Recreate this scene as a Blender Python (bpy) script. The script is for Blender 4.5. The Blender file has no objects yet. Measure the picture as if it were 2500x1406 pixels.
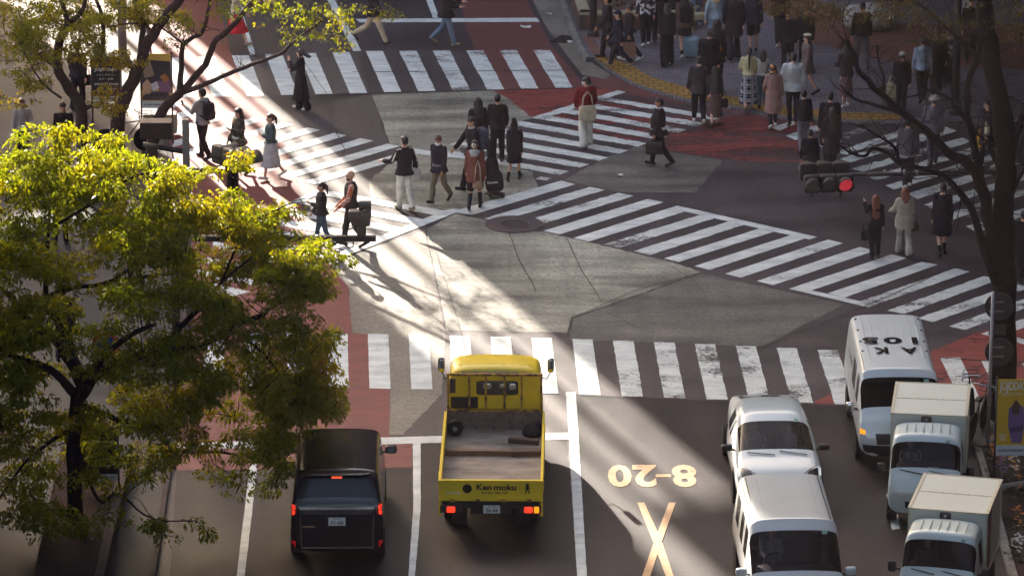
import bpy, bmesh, math, random
import numpy as np
from mathutils import Vector, Matrix, noise
from mathutils.bvhtree import BVHTree

random.seed(7); RNG = np.random.default_rng(7)
scene = bpy.context.scene
COL = scene.collection
R = math.radians

# ------------------------------------------------------------------ camera geometry
PITCH, FPX, CAMH = R(17.5), 11700.0, 33.0
SP, CP = math.sin(PITCH), math.cos(PITCH)

def G(px, py, z=0.0):
    """point at height z that the photograph shows at pixel (px, py)"""
    v = (703 - py) / FPX; u = (px - 1250) / FPX
    Z = (CAMH - z) / (SP - v * CP)
    return Vector((u * Z, Z * (CP + v * SP), z))

def atY(px, py, Y):
    v = (703 - py) / FPX; u = (px - 1250) / FPX
    Z = Y / (CP + v * SP)
    return Vector((u * Z, Y, CAMH - Z * (SP - v * CP)))

def proj(p):
    dz = p[2] - CAMH
    Z = p[1] * CP - dz * SP
    return (1250 + FPX * p[0] / Z, 703 - FPX * (p[1] * SP + dz * CP) / Z)

def height_for(px_top, base):
    """height of a vertical line at ground point base reaching image row px_top"""
    lo, hi = 0.0, 20.0
    for _ in range(40):
        m = (lo + hi) / 2
        if proj((base[0], base[1], m))[1] > px_top: lo = m
        else: hi = m
    return lo

# ------------------------------------------------------------------ materials
def lin(c):
    return tuple(((x / 255) / 12.92 if x / 255 <= .04045 else ((x / 255 + .055) / 1.055) ** 2.4) for x in c)

MATS = {}
def new_mat(name):
    m = bpy.data.materials.new(name); m.use_nodes = True
    nt = m.node_tree; b = nt.nodes['Principled BSDF']
    return m, nt, b

def noise_node(nt, scale, detail=5, stretch=(1, 1, 1), rough=.6, coord='Object', loc=(0, 0, 0), rot=(0, 0, 0)):
    tc = nt.nodes.new('ShaderNodeTexCoord'); mp = nt.nodes.new('ShaderNodeMapping')
    mp.inputs['Scale'].default_value = stretch; mp.inputs['Location'].default_value = loc
    mp.inputs['Rotation'].default_value = rot
    n = nt.nodes.new('ShaderNodeTexNoise')
    n.inputs['Scale'].default_value = scale; n.inputs['Detail'].default_value = detail
    n.inputs['Roughness'].default_value = rough
    nt.links.new(tc.outputs[coord], mp.inputs['Vector']); nt.links.new(mp.outputs['Vector'], n.inputs['Vector'])
    return n

def ramp(nt, src, stops):
    r = nt.nodes.new('ShaderNodeValToRGB')
    els = r.color_ramp.elements
    while len(els) < len(stops): els.new(.5)
    for e, (p, c) in zip(els, stops):
        e.position = p
        e.color = (c, c, c, 1) if isinstance(c, (int, float)) else (*c[:3], 1)
    nt.links.new(src, r.inputs['Fac'])
    return r

def mix(nt, mode, fac, a, b):
    m = nt.nodes.new('ShaderNodeMix'); m.data_type = 'RGBA'; m.blend_type = mode
    ins = [i for i in m.inputs if i.enabled]
    for sock, v in ((m.inputs[0], fac), (m.inputs[6], a), (m.inputs[7], b)):
        if hasattr(v, 'links') or hasattr(v, 'is_linked'): nt.links.new(v, sock)
        elif isinstance(v, (int, float)): sock.default_value = v if sock.type == 'VALUE' else (v, v, v, 1)
        else: sock.default_value = (*v[:3], 1)
    return m.outputs[2]

def bump(nt, b, src, strength=.3, dist=.01):
    n = nt.nodes.new('ShaderNodeBump'); n.inputs['Strength'].default_value = strength
    n.inputs['Distance'].default_value = dist
    nt.links.new(src, n.inputs['Height']); nt.links.new(n.outputs['Normal'], b.inputs['Normal'])

def mat(name, c, rough=.6, spec=.4, metal=0, var=.25, scale=6, coat=0, bumpy=0, emit=None, estr=0, stretch=(1, 1, 1), srgb=True):
    if name in MATS: return MATS[name]
    m, nt, b = new_mat(name)
    col = lin(c) if srgb else c
    n = noise_node(nt, scale, 4, stretch)
    lo = tuple(max(0, x * (1 - var)) for x in col); hi = tuple(min(1, x * (1 + var)) for x in col)
    r = ramp(nt, n.outputs['Fac'], [(.3, lo), (.7, hi)])
    nt.links.new(r.outputs['Color'], b.inputs['Base Color'])
    b.inputs['Roughness'].default_value = rough; b.inputs['Metallic'].default_value = metal
    b.inputs['Specular IOR Level'].default_value = spec
    b.inputs['Coat Weight'].default_value = coat; b.inputs['Coat Roughness'].default_value = .05
    if bumpy: bump(nt, b, n.outputs['Fac'], bumpy, .02)
    if emit is not None:
        b.inputs['Emission Color'].default_value = (*lin(emit), 1); b.inputs['Emission Strength'].default_value = estr
    MATS[name] = m
    return m

def asphalt(name, dark, light, big=.25, streak=(.35, 1.3, 1), rough=.62, grain=.35, spec=.5, streak_amt=.6):
    m, nt, b = new_mat(name)
    g = noise_node(nt, 26, 4, (1, 1, 1), .85)
    g2 = noise_node(nt, 9, 4, (1, 1, 1), .75)
    s = noise_node(nt, big * 3, 8, streak, .68)
    s2 = noise_node(nt, big, 5, (1, 1, 1), .6, loc=(31, 7, 0))
    base = ramp(nt, s.outputs['Fac'], [(.36, lin(dark)), (.62, lin(light))])
    st = ramp(nt, s2.outputs['Fac'], [(.35, .72), (.65, 1.18)])
    c1 = mix(nt, 'MULTIPLY', streak_amt, base.outputs['Color'], st.outputs['Color'])
    gr = ramp(nt, g.outputs['Fac'], [(.34, 1 - grain), (.66, 1 + grain)])
    c2 = mix(nt, 'MULTIPLY', 1.0, c1, gr.outputs['Color'])
    gr2 = ramp(nt, g2.outputs['Fac'], [(.34, .70), (.66, 1.32)])
    c3 = mix(nt, 'MULTIPLY', 1.0, c2, gr2.outputs['Color'])
    tr_ = noise_node(nt, .9, 5, (1.6, .10, 1), .6, loc=(5, 2, 0)); trr = ramp(nt, tr_.outputs['Fac'], [(.35, .80), (.65, 1.18)])
    c3 = mix(nt, 'MULTIPLY', .7, c3, trr.outputs['Color'])
    sp_ = noise_node(nt, 1.9, 7, (1, 1.2, 1), .75, loc=(17, 4, 0)); spr = ramp(nt, sp_.outputs['Fac'], [(.60, 1.0), (.70, .62)])
    c3 = mix(nt, 'MULTIPLY', .8, c3, spr.outputs['Color'])
    nt.links.new(c3, b.inputs['Base Color'])
    rr = ramp(nt, s.outputs['Fac'], [(.3, rough - .08), (.7, rough + .1)])
    nt.links.new(rr.outputs['Color'], b.inputs['Roughness'])
    b.inputs['Specular IOR Level'].default_value = spec
    bump(nt, b, g.outputs['Fac'], .55, .012)
    return m

def worn(name, c, c2, wear, scale=1.6, stretch=(.5, 1.6, 1), rough=.55, fine=9.0, rot=(0, 0, 0)):
    """paint that has worn through to what lies below"""
    m, nt, b = new_mat(name)
    n0 = noise_node(nt, 2.2, 6, (.6, 1.4, 1), .6)
    r = ramp(nt, n0.outputs['Fac'], [(.3, lin(c2)), (.65, lin(c))])
    g = noise_node(nt, 40, 3)
    gr = ramp(nt, g.outputs['Fac'], [(.3, .86), (.7, 1.1)])
    nt.links.new(mix(nt, 'MULTIPLY', 1.0, r.outputs['Color'], gr.outputs['Color']), b.inputs['Base Color'])
    b.inputs['Roughness'].default_value = rough
    b.inputs['Specular IOR Level'].default_value = .4
    bump(nt, b, g.outputs['Fac'], .3, .006)
    a = noise_node(nt, scale, 4, stretch, .55, loc=(3, 11, 0), rot=rot); f = noise_node(nt, fine, 8, stretch, .8, rot=rot)
    mm = nt.nodes.new('ShaderNodeMath'); mm.operation = 'MULTIPLY_ADD'
    mm.inputs[1].default_value = .55
    nt.links.new(f.outputs['Fac'], mm.inputs[0])
    m2 = nt.nodes.new('ShaderNodeMath'); m2.operation = 'MULTIPLY'; m2.inputs[1].default_value = .45
    nt.links.new(a.outputs['Fac'], m2.inputs[0]); nt.links.new(m2.outputs[0], mm.inputs[2])
    k = ramp(nt, mm.outputs[0], [(max(0, wear - .018), 0.0), (wear + .018, 1.0)])
    tr = nt.nodes.new('ShaderNodeBsdfTransparent'); ms = nt.nodes.new('ShaderNodeMixShader')
    out = nt.nodes['Material Output']
    nt.links.new(k.outputs['Color'], ms.inputs['Fac']); nt.links.new(tr.outputs[0], ms.inputs[1])
    nt.links.new(b.outputs[0], ms.inputs[2]); nt.links.new(ms.outputs[0], out.inputs['Surface'])
    return m

def brick(name, c1, c2, mortar, sc, bw=.5, rh=.25, ms=.02, rough=.7):
    m, nt, b = new_mat(name)
    tc = nt.nodes.new('ShaderNodeTexCoord'); t = nt.nodes.new('ShaderNodeTexBrick')
    nt.links.new(tc.outputs['Object'], t.inputs['Vector'])
    t.inputs['Scale'].default_value = sc
    t.inputs['Color1'].default_value = (*lin(c1), 1); t.inputs['Color2'].default_value = (*lin(c2), 1)
    t.inputs['Mortar'].default_value = (*lin(mortar), 1); t.inputs['Mortar Size'].default_value = ms
    t.inputs['Brick Width'].default_value = bw; t.inputs['Row Height'].default_value = rh
    n = noise_node(nt, .8, 6); r = ramp(nt, n.outputs['Fac'], [(.3, .78), (.7, 1.15)])
    n2 = noise_node(nt, 25, 3); r2 = ramp(nt, n2.outputs['Fac'], [(.3, .85), (.7, 1.12)])
    c = mix(nt, 'MULTIPLY', 1, t.outputs['Color'], r.outputs['Color'])
    nt.links.new(mix(nt, 'MULTIPLY', 1, c, r2.outputs['Color']), b.inputs['Base Color'])
    b.inputs['Roughness'].default_value = rough
    bump(nt, b, t.outputs['Fac'], -.4, .01)
    return m

def plaid(name, base, c1, c2, sc):
    m, nt, b = new_mat(name)
    tc = nt.nodes.new('ShaderNodeTexCoord')
    cur = None
    col = None
    facs = []
    for axis, s in (('X', sc), ('Z', sc), ('X', sc * 2.7), ('Z', sc * 2.7)):
        w = nt.nodes.new('ShaderNodeTexWave'); w.bands_direction = axis; w.inputs['Scale'].default_value = s
        nt.links.new(tc.outputs['Object'], w.inputs['Vector'])
        facs.append(ramp(nt, w.outputs['Fac'], [(.62, 0.0), (.72, 1.0)]).outputs['Color'])
    col = mix(nt, 'MIX', facs[0], lin(base), lin(c1))
    col = mix(nt, 'MIX', facs[1], col, lin(c1))
    f2 = mix(nt, 'MULTIPLY', 1, facs[2], facs[3])
    col = mix(nt, 'MIX', f2, col, lin(c2))
    nt.links.new(col, b.inputs['Base Color']); b.inputs['Roughness'].default_value = .85
    b.inputs['Specular IOR Level'].default_value = .2
    return m

def leaf_mat(name, stops, trans=.55):
    m, nt, b = new_mat(name)
    n = noise_node(nt, .55, 3); n2 = noise_node(nt, 9, 2)
    ad = nt.nodes.new('ShaderNodeMath'); ad.operation = 'MULTIPLY_ADD'; ad.inputs[1].default_value = .45
    sb = nt.nodes.new('ShaderNodeMath'); sb.operation = 'MULTIPLY'; sb.inputs[1].default_value = .55
    nt.links.new(n.outputs['Fac'], sb.inputs[0]); nt.links.new(n2.outputs['Fac'], ad.inputs[0]); nt.links.new(sb.outputs[0], ad.inputs[2])
    r = ramp(nt, ad.outputs[0], stops)
    nt.links.new(r.outputs['Color'], b.inputs['Base Color'])
    b.inputs['Roughness'].default_value = .45; b.inputs['Specular IOR Level'].default_value = .35
    t = nt.nodes.new('ShaderNodeBsdfTranslucent')
    bright = mix(nt, 'MULTIPLY', 1, r.outputs['Color'], (2.5, 2.35, 1.0))
    nt.links.new(bright, t.inputs['Color'])
    ms = nt.nodes.new('ShaderNodeMixShader'); ms.inputs[0].default_value = trans
    nt.links.new(b.outputs[0], ms.inputs[1]); nt.links.new(t.outputs[0], ms.inputs[2])
    nt.links.new(ms.outputs[0], nt.nodes['Material Output'].inputs['Surface'])
    return m

# ------------------------------------------------------------------ objects
def tag(o, label=None, cat=None, group=None, kind=None):
    if label: o['label'] = label
    if cat: o['category'] = cat
    if group: o['group'] = group
    if kind: o['kind'] = kind
    return o

def empty(name, loc, rz=0):
    o = bpy.data.objects.new(name, None); COL.objects.link(o)
    o.location = loc; o.rotation_euler = (0, 0, rz); o.empty_display_size = .2
    return o

def link(name, me, m=None, parent=None, loc=None, rz=0):
    o = bpy.data.objects.new(name, me); COL.objects.link(o)
    if m is not None:
        me.materials.clear()
        for x in (m if isinstance(m, (list, tuple)) else [m]): me.materials.append(x)
    if parent is not None: o.parent = parent
    if loc is not None: o.location = loc; o.rotation_euler = (0, 0, rz)
    return o

def copy_tree(o, parent=None):
    c = o.copy(); COL.objects.link(c)
    if parent: c.parent = parent
    for ch in o.children: copy_tree(ch, c)
    return c

class MB:
    """collects shapes into one mesh"""
    def __init__(s): s.v = []; s.f = []; s.mi = []; s.cur = 0
    def add(s, vs, fs):
        o = len(s.v); s.v += [tuple(x) for x in vs]
        s.f += [tuple(i + o for i in f) for f in fs]; s.mi += [s.cur] * len(fs)
        return s
    def box(s, c, d, rz=0, rx=0, ry=0):
        M = Matrix.Rotation(rz, 3, 'Z') @ Matrix.Rotation(ry, 3, 'Y') @ Matrix.Rotation(rx, 3, 'X')
        vs = [Vector(c) + M @ Vector((x * d[0] / 2, y * d[1] / 2, z * d[2] / 2)) for x in (-1, 1) for y in (-1, 1) for z in (-1, 1)]
        return s.add(vs, [(0, 1, 3, 2), (4, 6, 7, 5), (0, 4, 5, 1), (2, 3, 7, 6), (0, 2, 6, 4), (1, 5, 7, 3)])
    def rbox(s, c, d, e=.25, n=10, M=None):
        """rounded box (superellipsoid)"""
        M = M or Matrix.Identity(3); vs = []; fs = []
        pw = lambda x: math.copysign(abs(x) ** e, x)
        for i in range(n + 1):
            a = -math.pi / 2 + math.pi * i / n
            for j in range(2 * n):
                b = math.pi * j / n
                vs.append(Vector(c) + M @ Vector((d[0] / 2 * pw(math.cos(a)) * pw(math.cos(b)), d[1] / 2 * pw(math.cos(a)) * pw(math.sin(b)), d[2] / 2 * pw(math.sin(a)))))
        k = 2 * n
        for i in range(n):
            for j in range(k): fs.append((i * k + j, i * k + (j + 1) % k, (i + 1) * k + (j + 1) % k, (i + 1) * k + j))
        return s.add(vs, fs)
    def ell(s, c, r, M=None, n=7): return s.rbox(c, (2 * r[0], 2 * r[1], 2 * r[2]), 1.0, n, M)
    def rings(s, rs, cap=True):
        """list of rings of equal length"""
        n = len(rs[0]); vs = [p for r in rs for p in r]; fs = []
        for i in range(len(rs) - 1):
            for j in range(n): fs.append((i * n + j, i * n + (j + 1) % n, (i + 1) * n + (j + 1) % n, (i + 1) * n + j))
        if cap: fs += [tuple(range(n))[::-1], tuple((len(rs) - 1) * n + j for j in range(n))]
        return s.add(vs, fs)
    def tube(s, pts, radii, n=8, cap=True):
        pts = [Vector(p) for p in pts]; rs = []
        if isinstance(radii, (int, float)): radii = [radii] * len(pts)
        up = None
        for i, p in enumerate(pts):
            t = (pts[min(i + 1, len(pts) - 1)] - pts[max(i - 1, 0)])
            t = t.normalized() if t.length > 1e-9 else Vector((0, 0, 1))
            if up is None: up = Vector((0, 0, 1)) if abs(t.z) < .9 else Vector((1, 0, 0))
            a = t.cross(up).normalized(); b = a.cross(t).normalized(); up = b
            rs.append([p + radii[i] * (math.cos(2 * math.pi * j / n) * a + math.sin(2 * math.pi * j / n) * b) for j in range(n)])
        return s.rings(rs, cap)
    def cap(s, a, b, ra, rb, n=9):
        """tapered capsule"""
        a = Vector(a); b = Vector(b); d = (b - a)
        if d.length < 1e-6: return s.ell(a, (ra,) * 3)
        t = d.normalized(); pts = []; rr = []
        for k in (90, 60, 30): pts.append(a - t * ra * math.sin(R(k))); rr.append(max(.003, ra * math.cos(R(k))))
        pts += [a, b]; rr += [ra, rb]
        for k in (30, 60, 90): pts.append(b + t * rb * math.sin(R(k))); rr.append(max(.003, rb * math.cos(R(k))))
        return s.tube(pts, rr, n)
    def el(s, rs, n=14):
        """stack of horizontal ellipses (cx,cy,z,rx,ry)"""
        return s.rings([[(c[0] + c[3] * math.cos(2 * math.pi * j / n), c[1] + c[4] * math.sin(2 * math.pi * j / n), c[2]) for j in range(n)] for c in rs])
    def lathe(s, prof, c, axis='X', n=20):
        rs = []
        for (x, r) in prof:
            ring = []
            for j in range(n):
                a = 2 * math.pi * j / n; p = (x, r * math.cos(a), r * math.sin(a))
                if axis == 'Z': p = (p[1], p[2], p[0])
                elif axis == 'Y': p = (p[2], p[0], p[1])
                ring.append((c[0] + p[0], c[1] + p[1], c[2] + p[2]))
            rs.append(ring)
        return s.rings(rs)
    def poly(s, pts): return s.add(pts, [tuple(range(len(pts)))])
    def prism(s, pts, z0, z1):
        n = len(pts); vs = [(p[0], p[1], z0) for p in pts] + [(p[0], p[1], z1) for p in pts]
        return s.add(vs, [tuple(range(n)), tuple(range(2 * n - 1, n - 1, -1))] + [(i, i + n, (i + 1) % n + n, (i + 1) % n) for i in range(n)])
    def mesh(s, name='mesh', smooth=False, fix=True):
        me = bpy.data.meshes.new(name); me.from_pydata(s.v, [], s.f)
        if fix:
            bm = bmesh.new(); bm.from_mesh(me); bmesh.ops.recalc_face_normals(bm, faces=bm.faces); bm.to_mesh(me); bm.free()
        if max(s.mi, default=0) > 0: me.polygons.foreach_set('material_index', s.mi)
        if smooth:
            me.polygons.foreach_set('use_smooth', [True] * len(me.polygons))
            if smooth is not True: me.set_sharp_from_angle(angle=R(smooth))
        return me
    def build(s, name, m, parent=None, smooth=False, loc=None, rz=0, bev=0):
        o = link(name, s.mesh(name, smooth), m, parent, loc, rz)
        if bev:
            b = o.modifiers.new('bevel', 'BEVEL'); b.width = bev; b.segments = 2; b.limit_method = 'ANGLE'; b.angle_limit = R(40)
        return o

_tmp = bpy.data.objects.new('tmp', bpy.data.meshes.new('tmp')); COL.objects.link(_tmp)
_rm = _tmp.modifiers.new('r', 'REMESH'); _rm.mode = 'VOXEL'
_sm = _tmp.modifiers.new('s', 'SMOOTH'); _sm.factor = .5
def remesh(mb, voxel=.02, it=3, wrinkle=0, seed=0):
    me = mb.mesh('t'); old = _tmp.data; _tmp.data = me; bpy.data.meshes.remove(old)
    _rm.voxel_size = voxel; _sm.iterations = it
    dg = bpy.context.evaluated_depsgraph_get(); dg.update()
    out = bpy.data.meshes.new_from_object(_tmp.evaluated_get(dg))
    if wrinkle:
        n = len(out.vertices); co = np.empty(n * 3, 'f'); nm = np.empty(n * 3, 'f')
        out.vertices.foreach_get('co', co); out.vertices.foreach_get('normal', nm)
        co = co.reshape(-1, 3); nm = nm.reshape(-1, 3)
        d = np.array([noise.noise((p[0] * 9 + seed, p[1] * 9, p[2] * 5.5)) + .6 * noise.noise((p[0] * 19, p[1] * 19 + seed, p[2] * 15)) for p in co.tolist()], 'f')
        co += nm * (d * wrinkle)[:, None]
        out.vertices.foreach_set('co', co.ravel())
    out.polygons.foreach_set('use_smooth', [True] * len(out.polygons))
    return out

TEXTS = {}
def text_mb(body, height, width=None, bold=0.0, depth=.004):
    """flat letters as a mesh builder in the XY plane, centred"""
    c = bpy.data.curves.new('text', 'FONT'); c.body = body; c.size = 1; c.offset = bold
    c.resolution_u = 3
    o = bpy.data.objects.new('text', c); COL.objects.link(o)
    dg = bpy.context.evaluated_depsgraph_get(); dg.update()
    me = bpy.data.meshes.new_from_object(o.evaluated_get(dg))
    vs = np.array([v.co[:] for v in me.vertices]) if len(me.vertices) else np.zeros((1, 3))
    lo, hi = vs.min(0), vs.max(0)
    sy = height / max(1e-6, hi[1] - lo[1]); sx = sy if width is None else width / max(1e-6, hi[0] - lo[0])
    mb = MB()
    mb.v = [((v[0] - (lo[0] + hi[0]) / 2) * sx, (v[1] - (lo[1] + hi[1]) / 2) * sy, 0) for v in vs]
    mb.f = [tuple(p.vertices) for p in me.polygons]; mb.mi = [0] * len(mb.f)
    bpy.data.objects.remove(o); bpy.data.curves.remove(c); bpy.data.meshes.remove(me)
    return mb

def lettering(body, height, m, parent, M, width=None, bold=0.0, name='lettering'):
    mb = text_mb(body, height, width, bold)
    mb.v = [tuple(M @ Vector(v)) for v in mb.v]
    me = bpy.data.meshes.new(name); me.from_pydata(mb.v, [], mb.f)
    return link(name, me, m, parent)

def frame(o, x, y):
    """matrix whose X axis is x, Y axis is y, origin o"""
    x = Vector(x).normalized(); y = Vector(y).normalized(); z = x.cross(y)
    return Matrix(((x.x, y.x, z.x, o[0]), (x.y, y.y, z.y, o[1]), (x.z, y.z, z.z, o[2]), (0, 0, 0, 1)))

# ================================================================== ground and road
ASPH = asphalt('asphalt_dark', (46, 37, 41), (78, 67, 70), big=.22, streak=(.5, 1.1, 1), rough=.55, spec=.32)
ASPH_LANE_SHADED = asphalt('asphalt_lane_shaded', (24, 15, 20), (42, 31, 36), big=.3, streak=(1.2, .5, 1), rough=.5, grain=.5, streak_amt=.4, spec=.2)  # dimness of the near lanes is put into this darker asphalt
ASPH_FINE = asphalt('asphalt_new', (62, 52, 53), (80, 68, 68), big=.3, streak=(1, 1, 1), rough=.66, grain=.5, streak_amt=.3)
CONC = asphalt('pavement_weathered', (84, 79, 73), (162, 158, 142), big=.24, streak=(.28, 1.25, 1), rough=.55, grain=.3)
CONC2 = asphalt('pavement_grey', (66, 60, 59), (110, 105, 97), big=.3, streak=(.3, 1.1, 1), rough=.58, grain=.3)
CONC_TAN = asphalt('pavement_tan', (100, 93, 84), (128, 119, 106), big=.3, streak=(.8, 1, 1), rough=.58, grain=.35, streak_amt=.4)
WHITE = worn('road_paint_white', (226, 228, 223), (184, 185, 181), .385, scale=1.0, stretch=(.6, 1.4, 1), fine=16)
WHITE_W = worn('road_paint_worn', (222, 224, 219), (184, 187, 182), .445, scale=.8, stretch=(.6, 1.4, 1), fine=15)
WHITE_VW = worn('road_paint_very_worn', (214, 217, 212), (194, 198, 194), .475, scale=.7, stretch=(.5, 1.7, 1), fine=11, rot=(0, 0, .5))
RED = worn('road_paint_red', (140, 58, 51), (112, 46, 44), .435, scale=.7, fine=6)
RED_W = worn('road_paint_red_worn', (136, 55, 52), (104, 44, 43), .505, scale=.5, stretch=(.35, 1.6, 1), fine=5)
RED_OLD = worn('road_paint_red_old', (112, 60, 58), (92, 54, 54), .40, scale=.5, fine=4)
RED_L = worn('road_paint_red_lane', (126, 54, 52), (106, 45, 45), .37, scale=.5, fine=5)
TAN = worn('road_paint_tan', (206, 164, 122), (186, 146, 106), .38, fine=14)
SEAM = worn('joint_sealant', (50, 42, 43), (40, 33, 35), .40, fine=12)
YEL = brick('tactile_paving', (168, 124, 44), (150, 108, 38), (110, 80, 36), 1.0, .3, .3, .03)
TILE = brick('sidewalk_setts', (128, 119, 125), (102, 93, 100), (74, 65, 71), 1.0, .2, .1, .012)
TILE_L = brick('sidewalk_bricks', (88, 70, 64), (72, 56, 53), (52, 39, 40), 1.0, .22, .11, .01)
BRICK_RED = brick('red_pavers', (132, 82, 66), (112, 70, 58), (88, 60, 54), 1.0, .22, .11, .012)
KERB = asphalt('kerb_stone', (104, 98, 94), (134, 128, 120), big=.6, streak=(1, 1, 1), rough=.7, grain=.25, spec=.3)
KERB_SHADED = asphalt('kerb_stone_shaded', (58, 46, 48), (78, 64, 64), big=.6, streak=(1, 1, 1), rough=.75, grain=.25, spec=.2)  # left kerb stone, with shade put into its darker colour
IRON = mat('cast_iron', (64, 50, 52), .55, .5, .3, .3, 14)

def ragged(p, j):
    out = []
    for a, b in zip(p, p[1:] + p[:1]):
        n = max(1, int(math.hypot(b[0] - a[0], b[1] - a[1]) / 9))
        out += [a] + [(a[0] + (b[0] - a[0]) * i / n + random.gauss(0, j), a[1] + (b[1] - a[1]) * i / n + random.gauss(0, j * .5)) for i in range(1, n)]
    return out
def flat(name, polys, z, m, kind='structure', label=None, cat=None):
    mb = MB()
    if name in ('crosswalk', 'lane_line', 'stop_line', 'crosswalk_edge_line'): polys = [ragged(p, .75 if m is not WHITE else .3) for p in polys]
    if name in ('pavement', 'red_surface'): polys = [ragged(p, 1.3) for p in polys]
    for p in polys: mb.poly([G(x, y, z) for x, y in p])
    me = mb.mesh(name)
    bm = bmesh.new(); bm.from_mesh(me); bmesh.ops.triangulate(bm, faces=[f for f in bm.faces if len(f.verts) > 4])
    for f in bm.faces:
        if f.normal.z < 0: f.normal_flip()
    bm.to_mesh(me); bm.free()
    o = link(name, me, m)
    return tag(o, label, cat, kind=kind)

def slab(name, pts, h, m, kind='structure', z0=-.3):
    """raised paving given by pixels of its top edge"""
    q = [G(x, y, h) for x, y in pts]
    mb = MB().prism(q, z0, h)
    return tag(mb.build(name, m), kind=kind)

ground = MB().poly([(-400, -200, 0), (400, -200, 0), (400, 700, 0), (-400, 700, 0)])
tag(ground.build('road', ASPH), kind='structure')

Z1, Z2, Z3, Z4 = .004, .008, .012, .016
flat('pavement', [[(905, 230), (1215, 220), (1300, 288), (1120, 352), (1125, 372), (1010, 364), (952, 352), (930, 290)],
                  [(1000, 365), (1130, 378), (1300, 420), (1320, 470), (1150, 505), (1082, 513), (905, 480), (900, 440)],
                  [(1112, 522), (1180, 536), (1260, 562), (1330, 566), (1640, 640), (1712, 664), (1395, 775), (1385, 812), (1090, 806), (1060, 650), (1040, 560)]], Z1, CONC)
flat('pavement', [[(1712, 668), (2060, 742), (1860, 846), (1390, 828), (1398, 778)],
                  [(1560, 357), (1640, 372), (1762, 392), (1700, 470), (1520, 470), (1375, 440), (1480, 386)]], Z1, CONC2)
flat('pavement', [[(640, 700), (815, 640), (1036, 562), (1056, 650), (1086, 806), (1080, 960), (985, 1060), (950, 1060), (905, 950), (860, 815), (850, 700)]], Z1, CONC_TAN)
flat('pavement', [[(666, 288), (880, 235), (903, 232), (928, 290), (948, 350), (800, 322)],
                  [(610, 140), (870, 128), (905, 226), (700, 236), (640, 238)]], Z1, ASPH_FINE)
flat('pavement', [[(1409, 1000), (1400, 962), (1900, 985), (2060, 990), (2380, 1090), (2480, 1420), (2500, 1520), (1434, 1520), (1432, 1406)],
                  [(1029, 1082), (1384, 1073), (1412, 1406), (1418, 1520), (1000, 1520), (1014, 1406)], [(432, 1150), (1006, 1143), (1008, 1240), (996, 1406), (985, 1520), (330, 1520), (400, 1204)]], Z1, ASPH_LANE_SHADED)

flat('red_lane', [[(405, -30), (522, -30), (566, 140), (640, 240), (690, 345), (722, 420), (735, 490), (748, 575), (802, 640), (850, 700), (860, 812), (900, 816), (953, 950), (950, 1063), (1006, 1078), (1006, 1141), (425, 1148), (425, 1085), (445, 950), (455, 800), (440, 480), (400, 300), (362, 130), (345, -30)]], Z2, RED_L)
flat('red_lane', [[(1118, -30), (1270, -30), (1345, 110), (1420, 200), (1450, 213), (1215, 219), (1160, 122), (1135, 60)]], Z2, RED_OLD)
flat('red_surface', [[(1203, 221), (1470, 214), (1495, 226), (1300, 288), (1275, 268), (1245, 243)]], Z2, RED)
flat('red_surface', [[(1322, 292), (1528, 226), (1600, 238), (1700, 262), (1700, 300), (1640, 330), (1549, 345), (1405, 318)],
                     [(1568, 357), (1785, 280), (1900, 290), (2000, 300), (1985, 395), (1850, 395), (1762, 388), (1640, 369)]], Z2, RED_W)
flat('red_surface', [[(1430, 200), (1500, 228), (1620, 244), (1800, 278), (1900, 292), (1960, 290), (1700, 240), (1540, 206), (1440, 165)]], Z1, RED_OLD)
flat('red_surface', [[(2265, 860), (2385, 812), (2540, 775), (2540, 960), (2360, 985), (2290, 975)], [(1985, 983), (2028, 958), (2036, 985)]], Z2, RED)

def lerp(a, b, t): return (a[0] + (b[0] - a[0]) * t, a[1] + (b[1] - a[1]) * t)

# crosswalk beyond the crossing
q = []
for k in range(-6, 6):
    tx, bx = 893 + 81.8 * k, 938 + 83.8 * k
    ty = 125.5 - .45 * k if k >= 0 else 125.5 - 2.6 * k
    by = 225.5 - 2.1 * k if k >= 0 else 226.5 - 2.0 * k
    w1, w2 = 41.5, 42
    q.append([(tx, ty), (tx + w1, ty - .3), (bx + w2, by - .8), (bx, by)])
flat('crosswalk', q[:7], Z3, WHITE)
flat('crosswalk', q[7:], Z3, WHITE_W)
# crosswalk before the crossing
q = []
for k in range(-6, 16):
    tx, bx = 998 + 99.75 * k, 1004 + 102.1 * k + .13 * max(0, k) ** 2
    ty = 816 + (1.2 * k if k < 0 else 2.2 * k + .16 * k * k)
    by = 949 + (1.5 * k if k < 0 else 3.2 * k + .05 * k * k)
    q.append([(tx, ty), (tx + 49.5, ty + 1), (bx + 52, by + 1.2), (bx, by)])
flat('crosswalk', q[:11], Z3, WHITE)
flat('crosswalk', q[11:], Z3, WHITE_W)
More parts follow.
